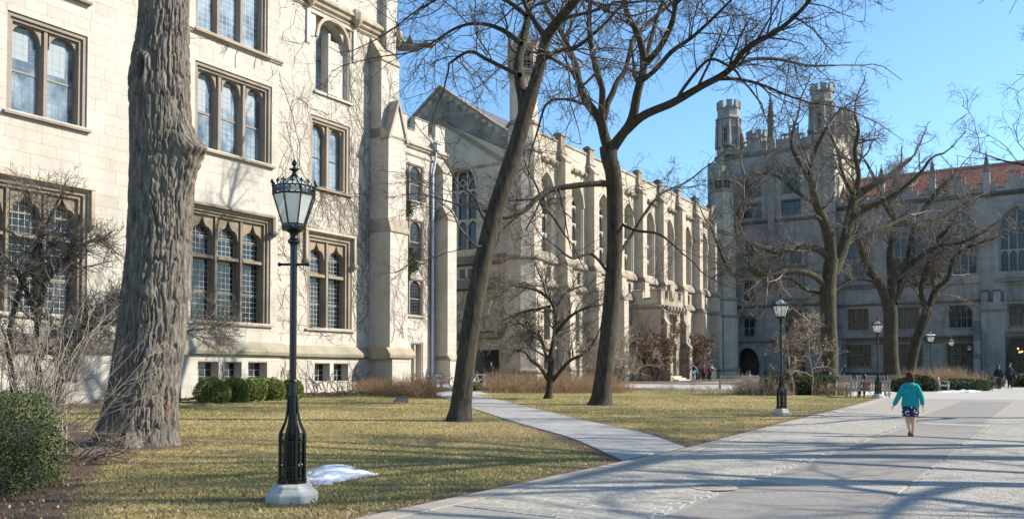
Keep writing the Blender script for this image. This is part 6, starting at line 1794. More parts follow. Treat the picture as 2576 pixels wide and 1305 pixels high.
# ------------------------------------------------------------------ clipped and leafy evergreens
def leaf_mass(name, label, blobs, n, size, seed, mat, cat='hedge', group=None, boxy=False, lump=.14, lf=.5, kind=None, stems=True):
    """blobs: (x,y,z,rx,ry,rz) on the ground frame; leaves spread in the outer shell of each"""
    rs = np.random.default_rng(seed); b0 = blobs[0]
    root = thing(name, label, cat, (b0[0], b0[1], gz(b0[0], b0[1])), 0, group)
    tot = sum(b[3] * b[4] + b[4] * b[5] + b[3] * b[5] for b in blobs); V = []; T = []; N_ = []
    core = MB()
    for (x, y, z, rx, ry, rz_) in blobs:
        k = int(n * (rx * ry + ry * rz_ + rx * rz_) / tot)
        d = rs.normal(size=(k, 3)); d /= np.linalg.norm(d, axis=1, keepdims=True)
        p = 4.5 if boxy else 2.2
        s = (np.abs(d) ** p).sum(1) ** (-1 / p); d2 = d * s[:, None]
        az = np.arctan2(d[:, 1], d[:, 0]) * (rx + ry) * .5; el = d[:, 2] * rz_
        lumpv = vnoise(az + 20, el + 20, lf, seed) * .6 + vnoise(az + 20, el + 20, lf * .45, seed + 1) * .4
        rad = (1 - lump) + lump * 1.8 * lumpv - .16 * rs.random(k) ** 2
        P = np.stack([x + d2[:, 0] * rx * rad, y + d2[:, 1] * ry * rad, z + d2[:, 2] * rz_ * rad], 1)
        g = gzn(P[:, 0], P[:, 1]); ok = P[:, 2] > g + .01
        V.append(P[ok]); N_.append(d[ok]); T.append(np.clip(.15 + .6 * lumpv[ok] + .5 * rs.random(ok.sum()), 0, 1))
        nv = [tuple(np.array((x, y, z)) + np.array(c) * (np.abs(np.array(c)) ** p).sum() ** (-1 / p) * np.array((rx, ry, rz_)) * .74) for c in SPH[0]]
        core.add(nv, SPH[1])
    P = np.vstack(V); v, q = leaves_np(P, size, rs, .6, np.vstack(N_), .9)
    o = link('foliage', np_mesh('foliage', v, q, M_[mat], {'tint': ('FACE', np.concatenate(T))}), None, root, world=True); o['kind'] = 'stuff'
    core.build('dark_core', M_[mat + '_inner'], root, world=True)  # solid near-black core backing the leaves of each blob
    return root
def sphere_vf():
    bm = bmesh.new(); bmesh.ops.create_icosphere(bm, subdivisions=2, radius=1)
    r = ([tuple(v.co) for v in bm.verts], [tuple(v.index for v in f.verts) for f in bm.faces]); bm.free(); return r
SPH = sphere_vf()
leaf_mass('yew_hedge', 'dark green clipped yew at the bottom left corner', [(-7.15, 11.35, .58, .95, 1.35, .88), (-8.7, 12.2, .6, 1.2, 1.6, .92)], 110000, .034, 91, 'yew', 'hedge', boxy=True, lump=.22, lf=.22)
for i, (x, w) in enumerate(((536, 42), (592, 32), (633, 38), (684, 36), (732, 28))):
    p = at(x, 1015 - i * 2.5, 35.0 + i * .9); Y = p.y; px = Y / F_PX; h = (1018 - i * 3 - 952) * px * .5
    leaf_mass('round_bush', ('large rounded evergreen bush at the foot of the near building, leftmost of five', 'rounded evergreen bush, second from the left under the basement windows', 'rounded evergreen bush, middle one of five under the basement windows',
              'rounded evergreen bush, fourth from the left by the near building', 'rounded evergreen bush mostly hidden behind the black lamp post')[i],
              [(p.x, Y, gz(p.x, Y) + h * .8, w * px, w * px, h * 1.1)], 7500, .06, 95 + i, 'box', 'bush', 'evergreen bushes under the basement windows', lump=.22, lf=.4)
hp = [at(x, 985, 51.0) for x in (1945, 1985, 2025, 2065)]
leaf_mass('clipped_hedge', 'long low clipped evergreen hedge behind the second lamp post', [(p.x, 51.0 + (i % 2) * .2, gz(p.x, 51) + .45, .75 if i else .7, .9, .62) for i, p in enumerate(hp)] + [(hp[-1].x + .6, 51.3, gz(20, 51) + .42, .55, .8, .58)], 26000, .07, 101, 'yew', 'hedge', boxy=True, lump=.12)
p2 = [at(x, 960, 60.0) for x in (1960, 2010, 2050)]
leaf_mass('clipped_hedge', 'second lower hedge just behind the long clipped hedge', [(p.x, 60, gz(p.x, 60) + .5, .9, .8, .6) for p in p2], 9000, .09, 102, 'yew', 'hedge', boxy=True)
for i, (x, y, Y, rx, rz_, lab) in enumerate(((2275, 968, 56, .95, .5, 'dark evergreen shrub behind the woman in teal, left one'), (2312, 966, 57, .9, .6, 'dark evergreen shrub right of the woman in teal'), (2430, 965, 58, 1.6, .45, 'spreading evergreen shrub beside the snow patch'), (2455, 948, 64, 1.9, .55, 'spreading evergreen shrub left of the two walkers'), (2590, 950, 66, 1.3, .6, 'evergreen shrub at the right edge by the door path'))):
    p = at(x, y, Y); leaf_mass('evergreen_shrub', lab, [(p.x, Y, gz(p.x, Y) + rz_ * .7, rx, rx * .9, rz_)], 6500, .09, 110 + i, 'yew', 'shrub', lump=.25)
p = at(1193, 970, 52); leaf_mass('evergreen_shrub', 'little evergreen shrub right of the leaning tree', [(p.x, 52, gz(p.x, 52) + .25, .4, .4, .3)], 1500, .07, 119, 'box', 'shrub')
qs = [at(x, 960, 60.5) for x in (2330, 2365, 2400)]
dry_border('dry_border', '', [(qs[0].x, 59), (qs[2].x + 1.6, 59), (qs[2].x + 2, 66), (qs[0].x + .5, 66)], 2600, 1.25, 120, 'twigred', r=.008)
# ground cover at the foot of the near building
def cover():
    rs = np.random.default_rng(5); n = 26000
    x = 20 + rs.random(n) * 22; y = 29.0 + rs.random(n) * 2.9
    ok = (y < np.where((x > 23.2) & (x < 28.6), 30.85, 31.85) - .02) & (y > 29.2 + .5 * vnoise(x, y, 1.2, 3) - .2 + (x < 29) * .5) & ~((x > 35.4) & (x < 37.6) & (y > 30.1))
    x, y = x[ok], y[ok]; X = U[0] * x - U[1] * y; Y = U[1] * x + U[0] * y
    z = gzn(X, Y) + .05 + .16 * rs.random(len(X)) * vnoise(x, y, .5, 8)
    v, q = leaves_np(np.stack([X, Y, z], 1), .06, rs, .7, np.array([[0, 0, 1.]]), .9)
    tag(link('ground_cover', np_mesh('ground_cover', v, q, M_['cover'], {'tint': ('FACE', rs.random(len(q)))})), kind='stuff')
cover()
# grass blades, thinning with distance; fallen leaves and chips
def on_lawn(x, y):
    wx = np.array(WALK_L); xl = np.interp(y, wx[:, 1], wx[:, 0]); ok = x < xl - .03
    L = np.array(PATH_L); R = np.array(PATH_R)
    inp = (y > 15.7) & (x > np.interp(y, L[:, 1], L[:, 0]) - .02) & (x < np.interp(y, R[:, 1], R[:, 0]) + .02)
    gy = -U[1] * x + U[0] * y; gx = U[0] * x + U[1] * y
    return ok & ~inp & (gy < 29.6) & (np.abs(x) < y * .63)
def blades():
    rs = np.random.default_rng(6); n = 480000
    Y = 1 / (1 / 46 + (1 / 8.6 - 1 / 46) * rs.random(n)); X = (rs.random(n) * 2 - 1) * .62 * Y
    s = soil_at(X, Y); g = vnoise(X, Y, 1.1, 3) * .5 + vnoise(X, Y, 3.1, 2) * .6
    ok = on_lawn(X, Y) & (s < .35 + .25 * rs.random(n)); X, Y, g = X[ok], Y[ok], g[ok]; n = len(X)
    h = (.010 + .020 * rs.random(n)) * (1 + Y / 40); w = (.0024 + Y * .00022)
    a = rs.random(n) * 2 * PI; ln = rs.normal(size=(n, 2)) * 1.1 * h[:, None]
    z = gzn(X, Y)
    b0 = np.stack([X - np.cos(a) * w, Y - np.sin(a) * w, z], 1); b1 = np.stack([X + np.cos(a) * w, Y + np.sin(a) * w, z], 1); t = np.stack([X + ln[:, 0], Y + ln[:, 1], z + h], 1)
    V = np.stack([b0, b1, t], 1).reshape(-1, 3); Q = np.arange(3 * n).reshape(n, 3)
    tint = np.clip(.8 * (g - .52) + .25 * np.exp(-((Y - 12.5) / 3.5) ** 2) + .45 * (rs.random(n) - .5), 0, 1)
    tag(link('grass', np_mesh('grass', V, Q, M_['blade'], {'tint': ('FACE', tint)})), kind='stuff')
    n = 6500
    Y = 1 / (1 / 40 + (1 / 8.6 - 1 / 40) * rs.random(n)); X = (rs.random(n) * 2 - 1) * .62 * Y; s = soil_at(X, Y)
    ok = on_lawn(X, Y) & (rs.random(n) < .05 + 1.1 * s); X, Y = X[ok], Y[ok]
    v, q = leaves_np(np.stack([X, Y, gzn(X, Y) + .025], 1), .042, rs, .6, np.array([[0, 0, 1.]]), .6)
    tag(link('leaf_litter', np_mesh('leaf_litter', v, q, M_['litter'], {'tint': ('FACE', rs.random(len(q)))})), kind='stuff')
    n = 60000    # fine bark chips on the mulch
    Y = 1 / (1 / 34 + (1 / 8.6 - 1 / 34) * rs.random(n)); X = (rs.random(n) * 2 - 1) * .62 * Y; s = soil_at(X, Y)
    ok = on_lawn(X, Y) & (s > .42 + .2 * rs.random(n)); X, Y = X[ok], Y[ok]
    v, q = leaves_np(np.stack([X, Y, gzn(X, Y) + .01 + .012 * rs.random(len(X))], 1), .02, rs, .35, np.array([[0, 0, 1.]]), .5)
    tag(link('bark_mulch', np_mesh('bark_mulch', v, q, M_['brownleaf'], {'tint': ('FACE', rs.random(len(q)) ** 1.4)})), kind='stuff')
blades()
# ------------------------------------------------------------------ lamp posts
def lamp_proto():
    X, Y = -2.73, 10.90
    r = thing('lamp_post', 'tall black cast-iron lamp post with milky lantern in the foreground, on a pale stone footing', 'lamp post', (X, Y, gz(X, Y)), 0, 'lamp posts along the walks')
    o8 = PI / 8 + .16
    m = MB(); m.lathe([(.335, -.08), (.335, .09), (.32, .115), (.295, .125), (.26, .165), (.25, .20), (.20, .225)], 8, (0, 0), o8); m.build('footing', M_['concrete'], r, bevel=.008)
    m = MB()
    m.lathe([(.055, .22), (.055, 1.3), (.045, 1.32), (.045, 3.2)], 8, (0, 0), o8)
    m.lathe([(.046, 1.28), (.062, 1.30), (.062, 1.325), (.046, 1.34)], 8, (0, 0), o8)
    m.lathe([(.046, 1.47), (.053, 1.485), (.046, 1.50)], 8, (0, 0), o8)
    m.lathe([(.044, 3.16), (.05, 3.19), (.078, 3.215), (.078, 3.235), (.052, 3.265), (.046, 3.30), (.058, 3.33), (.085, 3.355)], 8, (0, 0), o8)
    m.build('pole', M_['iron'], r, smooth=False)
    # cage of eight fins, their tops sweeping in to the pole
    cg = MB()
    cg.lathe([(.185, .222), (.185, .25), (.165, .255)], 8, (0, 0), o8)
    f = MB()
    for k in range(8):
        a = o8 + k * PI / 4; ca, sa = math.cos(a), math.sin(a); d = Vector((ca, sa, 0)); t = Vector((-sa, ca, 0))
        f.bar(d * .158 + Vector((0, 0, .25)), d * .158 + Vector((0, 0, .83)), .030, .026, up=d)
        pts = [d * q + Vector((0, 0, z)) for q, z in ((.160, .82), (.150, .86), (.125, .91), (.098, .97), (.078, 1.05), (.066, 1.14), (.060, 1.24), (.058, 1.29))]
        f.tube(pts, [.017, .017, .016, .015, .014, .013, .013, .013], 5)
        f.lathe([(.022, .222), (.022, .27), (.012, .28)], 6, (d.x * .165, d.y * .165))
        a2 = a + PI / 4; d2 = Vector((math.cos(a2), math.sin(a2), 0)); mid = (d + d2) * .5 * .158
        for u in (.30, .70):
            q = (d * (1 - u) + d2 * u) * .158; f.bar(q + Vector((0, 0, .25)), q + Vector((0, 0, .76)), .011, .011)
        for z in (.29, .44, .74): f.bar(d * .158 + Vector((0, 0, z)), d2 * .158 + Vector((0, 0, z)), .012, .016)
        for z in (.80,):       # quatrefoil ring under the sweep
            n = 8
            pts = [mid + (d2 - d).normalized() * .034 * math.cos(2 * PI * i / n) + Vector((0, 0, z + .034 * math.sin(2 * PI * i / n))) for i in range(n + 1)]
            f.tube(pts, .007, 4, cap=False)
        for u in (.30, .70):
            q = (d * (1 - u) + d2 * u) * .158; f.lathe([(.004, .44), (.013, .455), (.004, .47)], 5, (q.x, q.y))
    cgo = cg.build('cage_base', M_['iron'], r); 
    link('cage_bars', f.mesh('cage_bars', M_['iron']), None, cgo)
    # ladder rest
    m = MB(); m.tube([(-.17, 0, 2.94), (.17, 0, 2.94)], .016, 8)
    for s in (-1, 1):
        m.add([(s * .175 + v[0] * .027, v[1] * .027, 2.94 + v[2] * .027) for v in SPH[0]], SPH[1])
    m.build('ladder_rest', M_['iron'], r)
    # lantern
    fr = MB(); rb, rt, z0, z1 = .145, .268, 3.44, 3.80
    fr.lathe([(.085, 3.345), (.10, 3.36), (rb + .005, 3.365), (rb + .012, 3.375), (rb + .012, 3.385), (rb, 3.388)], 8, (0, 0), o8)
    fr.lathe([(rb + .002, 3.425), (rb + .014, 3.43), (rb + .014, 3.442), (rb, 3.445)], 8, (0, 0), o8, cap=False)
    fr.lathe([(rt, z1 - .01), (rt + .012, z1), (rt + .012, z1 + .012), (rt, z1 + .015)], 8, (0, 0), o8, cap=False)
    fr.lathe([(rt + .002, z1 + .088), (rt + .018, z1 + .093), (rt + .018, z1 + .105), (rt - .01, z1 + .11)], 8, (0, 0), o8, cap=False)
    cr = MB(); pn = []
    for k in range(8):
        a = o8 + k * PI / 4; a2 = a + PI / 4
        d = Vector((math.cos(a), math.sin(a), 0)); d2 = Vector((math.cos(a2), math.sin(a2), 0)); e = (d2 - d)
        fr.bar(d * rb + Vector((0, 0, 3.37)), d * rb + Vector((0, 0, z0)), .016)
        fr.bar(d * rb + Vector((0, 0, z0 - .01)), d * rt + Vector((0, 0, z1)), .015)
        fr.bar(d * rt + Vector((0, 0, z1)), d * rt + Vector((0, 0, z1 + .10)), .016)
        # pierced bands: crossed bars and small rings
        for (R_, za, zb, n_) in ((rt, z1 + .015, z1 + .088, 3), (rb, 3.388, 3.425, 2)):
            for j in range(n_):
                p = (d + e * (j / n_)) * R_; q = (d + e * ((j + 1) / n_)) * R_; c = (p + q) / 2; h = (zb - za)
                cr.bar(p + Vector((0, 0, za)), q + Vector((0, 0, zb)), .007, .006); cr.bar(p + Vector((0, 0, zb)), q + Vector((0, 0, za)), .007, .006)
                ed = (q - p).normalized(); rr = h * .30
                cr.tube([c + ed * rr * math.cos(2 * PI * i / 8) + Vector((0, 0, (za + zb) / 2 + rr * math.sin(2 * PI * i / 8))) for i in range(9)], .0045, 4, cap=False)
                if j: cr.bar(p + Vector((0, 0, za)), p + Vector((0, 0, zb)), .008)
        # cresting: a big leaf at each corner and middle, balls between
        for u, s in ((0, 1), (.5, 1.0)):
            c = (d + e * u) * (rt + .012); ed = e.normalized(); zz0 = z1 + .105
            cr.bar(c + Vector((0, 0, zz0)), c + Vector((0, 0, zz0 + .045)), .012)
            for (dx, dz, q) in ((0, .062, .017), (-.019, .044, .013), (.019, .044, .013), (0, .04, .014)):
                cc = c + ed * dx + Vector((0, 0, zz0 + dz)); cr.add([(cc.x + v[0] * q, cc.y + v[1] * q, cc.z + v[2] * q * 1.2) for v in OCT[0]], OCT[1])
        for u in (.25, .75):
            c = (d + e * u) * (rt + .012) + Vector((0, 0, z1 + .122)); cr.add([(c.x + v[0] * .011, c.y + v[1] * .011, c.z + v[2] * .013) for v in OCT[0]], OCT[1])
        # glass
        p = MB(); g = .97
        p.add([tuple(d * rb * g + Vector((0, 0, z0))), tuple(d2 * rb * g + Vector((0, 0, z0))), tuple(d2 * rt * g + Vector((0, 0, z1))), tuple(d * rt * g + Vector((0, 0, z1)))], [(0, 1, 2, 3)])
        pn.append(p)
        p = MB(); p.add([tuple(d * rt * .93 + Vector((0, 0, z1 + .09))), tuple(d2 * rt * .93 + Vector((0, 0, z1 + .09))), tuple(d2 * .045 + Vector((0, 0, 4.035))), tuple(d * .045 + Vector((0, 0, 4.035)))], [(0, 1, 2, 3)])
        pn.append(p)
        fr.bar(d * rt * .93 + Vector((0, 0, z1 + .09)), d * .045 + Vector((0, 0, 4.04)), .010)
    lo = fr.build('lantern_frame', M_['iron'], r)
    link('crown_band', cr.mesh('crown_band', M_['iron']), None, lo)['kind'] = 'stuff'
    for p in pn: link('glass_pane', p.mesh('glass_pane', M_['lampglass']), None, lo)
    m = MB(); m.lathe([(.058, 4.03), (.05, 4.05), (.028, 4.08), (.02, 4.10), (.05, 4.125), (.052, 4.14), (.02, 4.155), (.016, 4.17), (.03, 4.195), (.034, 4.215), (.022, 4.235), (.004, 4.26)], 10)
    for k in range(4):
        a = k * PI / 2; m.add([(.055 * math.cos(a) + v[0] * .014, .055 * math.sin(a) + v[1] * .014, 4.137 + v[2] * .017) for v in OCT[0]], OCT[1])
    link('finial', m.mesh('finial', M_['iron']), None, lo)
    return r
OCT = ([(1, 0, 0), (-1, 0, 0), (0, 1, 0), (0, -1, 0), (0, 0, 1), (0, 0, -1)], [(0, 2, 4), (2, 1, 4), (1, 3, 4), (3, 0, 4), (2, 0, 5), (1, 2, 5), (3, 1, 5), (0, 3, 5)])
lamp = lamp_proto()
for (x, ytop, Y, lab) in ((1964, 738, 30.6, 'black lamp post standing on the lawn before the clipped hedge, second nearest'), (2207, 797, 46.2, 'black lamp post beside the bench back left of the woman in teal'), (2341, 832, 63, 'black lamp post rising from the brown shrubs right of the woman in teal'),
                         (2393, 847, 80, 'far lamp post with bright lantern before the lowest window beside the porch'), (2438, 864, 98, 'farthest dim lamp post close to the shaded wall'), (1784, 876, 100, 'small far lamp post in the sun right of the porch door'), (1693, 867, 97, 'small far lamp post just left of the porch door'),
                         (1925, 882, 103, 'dim far lamp post in the shade beside the archway')):
    p = at(x, ytop, Y); g_ = gz(p.x, p.y); s = (p.z - g_) / 4.25
    dup(lamp, (p.x, p.y, g_), .4 * (x % 7), lab, scale=s)

# ------------------------------------------------------------------ benches
def bench_proto(L=1.8):
    r = thing('bench', 'weathered teak bench', 'bench', (0, 0, 0), 0, 'teak benches round the lawn')
    for sx in (-1, 1):
        m = MB(); x = sx * (L / 2 - .03); m.box(x - .03, x + .03, .24, .30, 0, .45); m.bar((x, .27, .42), (x, .36, .92), .06, .05); m.build('leg', M_['teak'], r)
        m = MB(); m.box(x - .03, x + .03, -.27, -.21, 0, .64); m.build('leg', M_['teak'], r)
        m = MB(); m.box(x - .04, x + .04, -.29, .30, .64, .675); m.box(x - .02, x + .02, -.21, .24, .34, .41); m.build('arm', M_['teak'], r)
    m = MB(); m.box(-L / 2 + .06, L / 2 - .06, -.255, -.22, .33, .42); m.box(-L / 2 + .06, L / 2 - .06, .25, .285, .34, .42); m.build('apron', M_['teak'], r)
    for k in range(6):
        m = MB(); y = -.24 + k * .088; m.box(-L / 2 + .0, L / 2 - .0, y - .035, y + .035, .42 - .006 * k, .442 - .006 * k); m.build('seat_slat', M_['teak'], r)
    for (z, y, h) in ((.87, .345, .07), (.49, .285, .05)):
        m = MB(); m.box(-L / 2 + .05, L / 2 - .05, y - .02, y + .02, z - h / 2, z + h / 2); m.build('back_rail', M_['teak'], r)
    me = None; n = 15
    for k in range(n):
        x = -L / 2 + .06 + (L - .12) * (k + .5) / n
        if me is None:
            m = MB(); m.bar((0, .29, .50), (0, .34, .85), .035, .016); me = m.mesh('back_slat', M_['teak'])
        link('back_slat', me, None, r, loc=(x, 0, 0))
    return r
bench = bench_proto()
bl = [(2183, 1000, 47.0, PI + .02, 'teak bench seen from behind with a seated person, next to the third lamp post', 1.20),
      (2120, 997, 47.8, -PI / 2 + .35, 'teak bench turned sideways at the end of the clipped hedge', 1.0),
      (2376, 975, 56.5, PI / 2 - .5, 'small teak bench facing left, right of the woman in teal', .85),
      (2118, 955, 66.0, .05, 'far teak bench behind the trunk of the spreading tree', 1.0), (2196, 956, 65.0, .05, 'far teak bench in the middle of its row, partly behind a lamp post', 1.2), (2268, 957, 66.0, .04, 'far teak bench at the right end of its row', 1.05),
      (1852, 966, 62.0, PI - .1, 'teak bench beside snow left of the hedge, seen from behind', 1.3), (1898, 962, 65.0, PI / 2 + .4, 'teak bench where a long-haired woman sits, left of the hedge', 1.0)]
first = True
for (x, y, Y, rz, lab, s) in bl:
    p = at(x, y, Y)
    if first: b_ = bench; b_.location = (p.x, Y, gz(p.x, Y)); b_.rotation_euler = (0, 0, rz); b_.scale = (s, 1, 1); b_['label'] = lab; first = False
    else:
        b_ = dup(bench, (p.x, Y, gz(p.x, Y)), rz, lab); b_.scale = (s, 1, 1)

# ------------------------------------------------------------------ bicycles
def bike_proto():
    r = thing('bicycle', 'bicycle', 'bicycle', (0, 0, 0), 0, 'bicycles parked by the passage')
    R = .34
    for x in (-.52, .52):
        m = MB(); n = 20
        pts = [(x + R * math.cos(2 * PI * i / n), 0, R + R * math.sin(2 * PI * i / n)) for i in range(n + 1)]
        m.tube(pts, .022, 5, cap=False); w = m.build('wheel', M_['sashdark'], r)
        m = MB(); m.tube([(x + (R - .03) * math.cos(2 * PI * i / n), 0, R + (R - .03) * math.sin(2 * PI * i / n)) for i in range(n + 1)], .01, 4, cap=False)
        for i in range(10):
            a = 2 * PI * i / 10; m.bar((x, 0, R), (x + (R - .03) * math.cos(a), 0, R + (R - .03) * math.sin(a)), .004)
        link('rim', m.mesh('rim', M_['lead']), None, w)
    m = MB(); bb = (-.06, 0, .30); st = (-.22, 0, .78); hd = (.34, 0, .80); hb = (.37, 0, .62)
    for a, b in ((bb, st), (st, hd), (bb, hb), (hd, hb), ((-.52, 0, .34), bb), ((-.52, 0, .34), st), (hb, (.52, 0, .34))): m.tube([a, b], .018, 6)
    m.build('frame', M_['bikeframe'], r)
    m = MB(); m.tube([hd, (.33, 0, .95)], .014, 6); m.tube([(.28, -.26, .98), (.36, -.1, .97), (.36, .1, .97), (.28, .26, .98)], .013, 6); m.build('handlebar', M_['sashdark'], r)
    m = MB(); m.tube([st, (-.25, 0, .90)], .013, 6); m.prism_z([(-.38, -.07), (-.1, -.02), (-.1, .02), (-.38, .07)], .89, .94); m.build('saddle', M_['sashdark'], r)
    m = MB(); m.bar((-.06, -.06, .30), (-.02, -.08, .15), .02); m.bar((-.06, .06, .30), (-.10, .08, .45), .02); m.lathe([(.08, .0), (.08, .01)], 10, (0, 0)) if False else None; m.build('crank', M_['sashdark'], r)
    return r
M_['bikeframe'] = mat_simple('silver blue bicycle paint', (.20, .30, .42), .35)
M_['bikered'] = mat_simple('red bicycle paint', (.45, .03, .03), .35)
M_['bikeblack'] = mat_simple('black bicycle paint', (.02, .02, .025), .35)
M_['bikewhite'] = mat_simple('white bicycle paint', (.6, .62, .62), .35)
bike = bike_proto(); first = True
for i, (x, Y, rz, cm, lab) in enumerate(((1052, 57, .3, 'bikered', 'red bicycle by the recessed wing, leftmost'), (1083, 58, 1.2, 'bikeblack', 'black bicycle under the downpipe'), (1102, 59, .9, 'bikeframe', 'blue bicycle left of the wing buttress'), (1122, 58, .4, 'bikered', 'red bicycle in front of the wing buttress'),
                                    (1192, 64, 1.1, 'bikeframe', 'blue bicycle before the dark passage, first right of the leaning tree'), (1207, 65, .5, 'bikewhite', 'white bicycle before the dark passage'), (1222, 64, 1.3, 'bikeframe', 'silver-blue bicycle left of the standing man'), (1262, 65, .3, 'bikewhite', 'white bicycle right of the standing man'), (1290, 66, .2, 'bikeframe', 'blue bicycle half hidden by dry stems'))):
    p = at(x, 955, Y); loc = (p.x, Y, gz(p.x, Y))
    if first: o = bike; o.location = loc; o.rotation_euler = (0, 0, rz); o['label'] = lab; first = False; bike.children if False else None
    else: o = dup(bike, loc, rz, lab, mats={M_['bikeframe']: M_[cm]})
for c in KIDS[bike.name]:
    if c.data.materials[0] == M_['bikeframe']: c.data = c.data.copy(); c.data.materials[0] = M_['bikered']

# ------------------------------------------------------------------ snow, manhole, floodlight, bins
SN = []
def snow(label, pts, h, seed):
    """pts: outline on the ground (world), heaped towards the middle"""
    rs = np.random.default_rng(seed); P = np.array(pts); lo, hi = P.min(0) - .1, P.max(0) + .1
    nx = 90; ny = 60; X, Y = np.meshgrid(np.linspace(lo[0], hi[0], nx), np.linspace(lo[1], hi[1], ny)); x, y = X.ravel(), Y.ravel()
    ins = inside(x, y, [tuple(p) for p in P]); d = dist_poly(x, y, [tuple(p) for p in P] + [tuple(P[0])]) * np.where(ins, 1, -1)
    s = (hi - lo).min()
    d = d + (vnoise(x, y, s * .12, seed) - .5) * s * .10
    z = gzn(x, y) + np.clip(d / (s * .35), -.6, 1) * h * (.7 + .6 * vnoise(x, y, s * .2, seed + 1)) + (vnoise(x, y, s * .05, seed + 2) - .5) * h * .45 - .01
    idx = np.arange(nx * ny).reshape(ny, nx); Q = np.stack([idx[:-1, :-1], idx[:-1, 1:], idx[1:, 1:], idx[1:, :-1]], 2).reshape(-1, 4)
    keep = (d[Q].max(1) > -s * .12); Q = Q[keep]
    if s < 1.5 and seed == 3:
        k = rs.integers(0, len(x), 260); k = k[d[k] > .02]
        SN.append(np.stack([x[k], y[k], z[k] + .006], 1))
    o = link('snow_patch', np_mesh('snow_patch', np.stack([x, y, z], 1), Q, M_['snow'], smooth=True)); return tag(o, label, 'snow')
snow('melting snow patch on the grass right of the foreground lamp post', pg([(740, 1214), (762, 1183), (815, 1168), (885, 1168), (925, 1180), (962, 1191), (925, 1203), (885, 1207), (840, 1219), (785, 1226)]), .08, 3)
snow('snow left under the bench by the third lamp post', pg([(2125, 993), (2150, 978), (2200, 978), (2260, 984), (2200, 994)]), .12, 4)
snow('low snow heap under the small bench right of the woman in teal', pg([(2345, 986), (2370, 980), (2410, 982), (2405, 987), (2370, 989)]), .14, 5)
snow('bluish snow heap beside the evergreen shrub', pg([(2385, 984), (2420, 972), (2455, 974), (2470, 984), (2430, 987)]), .35, 6)
snow('small snow patch by the bench left of the hedge', pg([(1800, 975), (1840, 969), (1925, 968), (1955, 981), (1900, 984)]), .08, 7)
if SN:
    v_, q_ = leaves_np(SN[0], .022, np.random.default_rng(1), .5, np.array([[0, 0, 1.]]), .5)
    tag(link('snow_debris', np_mesh('snow_debris', v_, q_, M_['brownleaf'], {'tint': ('FACE', np.zeros(len(q_)) + .2)})), kind='stuff')
mh = G(1795, 1228); r_ = thing('manhole_cover', 'round iron manhole cover in the setts', 'manhole cover', (mh[0], mh[1], gz(*mh) + .017))
m = MB(); m.lathe([(.33, 0), (.33, .006), (.30, .006)], 32); m.build('rim', M_['trim'], r_)
m = MB(); m.lathe([(.295, 0), (.295, .004)], 32)
for q in (.08, .15, .22): m.lathe([(q, .003), (q + .005, .009), (q + .03, .009), (q + .035, .003)], 24, cap=False)
m.build('lid', M_['churchtrim'], r_)
fl = G(1008, 1011); r_ = thing('floodlight', 'small dark wedge-shaped ground floodlight on the lawn below the buttress', 'floodlight', (fl[0], fl[1], gz(*fl)), .25)
m = MB(); m.prism_y([(-.3, 0), (-.27, .10), (-.16, .2), (.0, .25), (.26, .25), (.3, .0)], -.14, .14); m.build('housing', M_['sashdark'], r_)
m = MB(); m.box(-.27, .27, -.16, -.141, .02, .16); m.build('lens', M_['leaddark'], r_)
for (x, Y, lab) in ((1740, 93, 'dark square waste bin left of the walker in stripes'), (1790, 94, 'dark square waste bin beside the small sunlit lamp post')):
    p = at(x, 950, Y); r_ = thing('waste_bin', lab, 'bin', (p.x, Y, gz(p.x, Y)), .5, 'waste bins by the porch')
    m = MB(); m.box(-.36, .36, -.36, .36, .05, 1.05); m.build('body', M_['sashdark'], r_); m = MB(); m.prism_z([(-.42, -.42), (.42, -.42), (.42, .42), (-.42, .42)], 1.06, 1.16); m.lathe([(.40, 1.16), (.2, 1.4)], 4, rot=PI / 4); m.build('lid', M_['sashdark'], r_)
# ------------------------------------------------------------------ bare vines and ivy on the walls
def vines(root, face, x0, x1, zlo, zhi, n, seed, r=.011, holes=(), L=(4, 9), up=1.0, name='vine', rz=0, loc=None, y=0, bz=None, lv=3):
    rs = np.random.default_rng(seed); P = []; 
    def walk(x, z, ang, ln, step, rad, depth):
        pts = [(x, z)]; k = int(ln / step)
        for i in range(k):
            ang += rs.normal() * .22; ang += (PI / 2 * up - ang) * .03 * (depth == 0)
            nx, nz_ = x + math.cos(ang) * step, z + math.sin(ang) * step
            if nx < x0 or nx > x1 or nz_ > zhi or nz_ < zlo: break
            if any(h[0] < nx < h[1] and h[2] < nz_ < h[3] for h in holes):
                ang += rs.choice((-1, 1)) * .9; continue
            x, z = nx, nz_; pts.append((x, z))
            if depth < lv and rs.random() < (.16, .24, .28)[min(depth, 2)]: walk(x, z, ang + rs.choice((-1, 1)) * rs.uniform(.35, 1.0), ln * rs.uniform(.18, .5), step * .85, rad * .68, depth + 1)
        if len(pts) > 2: P.append((np.array(pts), rad))
    for i in range(n):
        x = x0 + (x1 - x0) * rs.random(); z = zlo + (bz if bz is not None else (zhi - zlo) * .55) * rs.random()
        walk(x, z, rs.uniform(.8, 2.3), rs.uniform(*L), .16, r * rs.uniform(.8, 1.5), 0)
    m = []
    for pts, rad in P:
        K = 8 if len(pts) > 8 else len(pts); 
        A = resample(pts, max(4, min(40, len(pts))))
        p3 = np.stack([A[:, 0], np.full(len(A), y - rad * .8), A[:, 1]], 1)[None]
        v, q = tubes_np(p3, np.linspace(rad, rad * .45, len(A))[None], 3); m.append((v, q))
    o = link(name, mesh_join(name, m, M_['vine']), None, root, loc=loc, rz=rz); o['kind'] = 'stuff'; return o
vines(near, 0, 28.6, 38.0, 3.1, 20.2, 44, 1, .010, H_right, (5, 11), y=WY - .005, loc=L0)
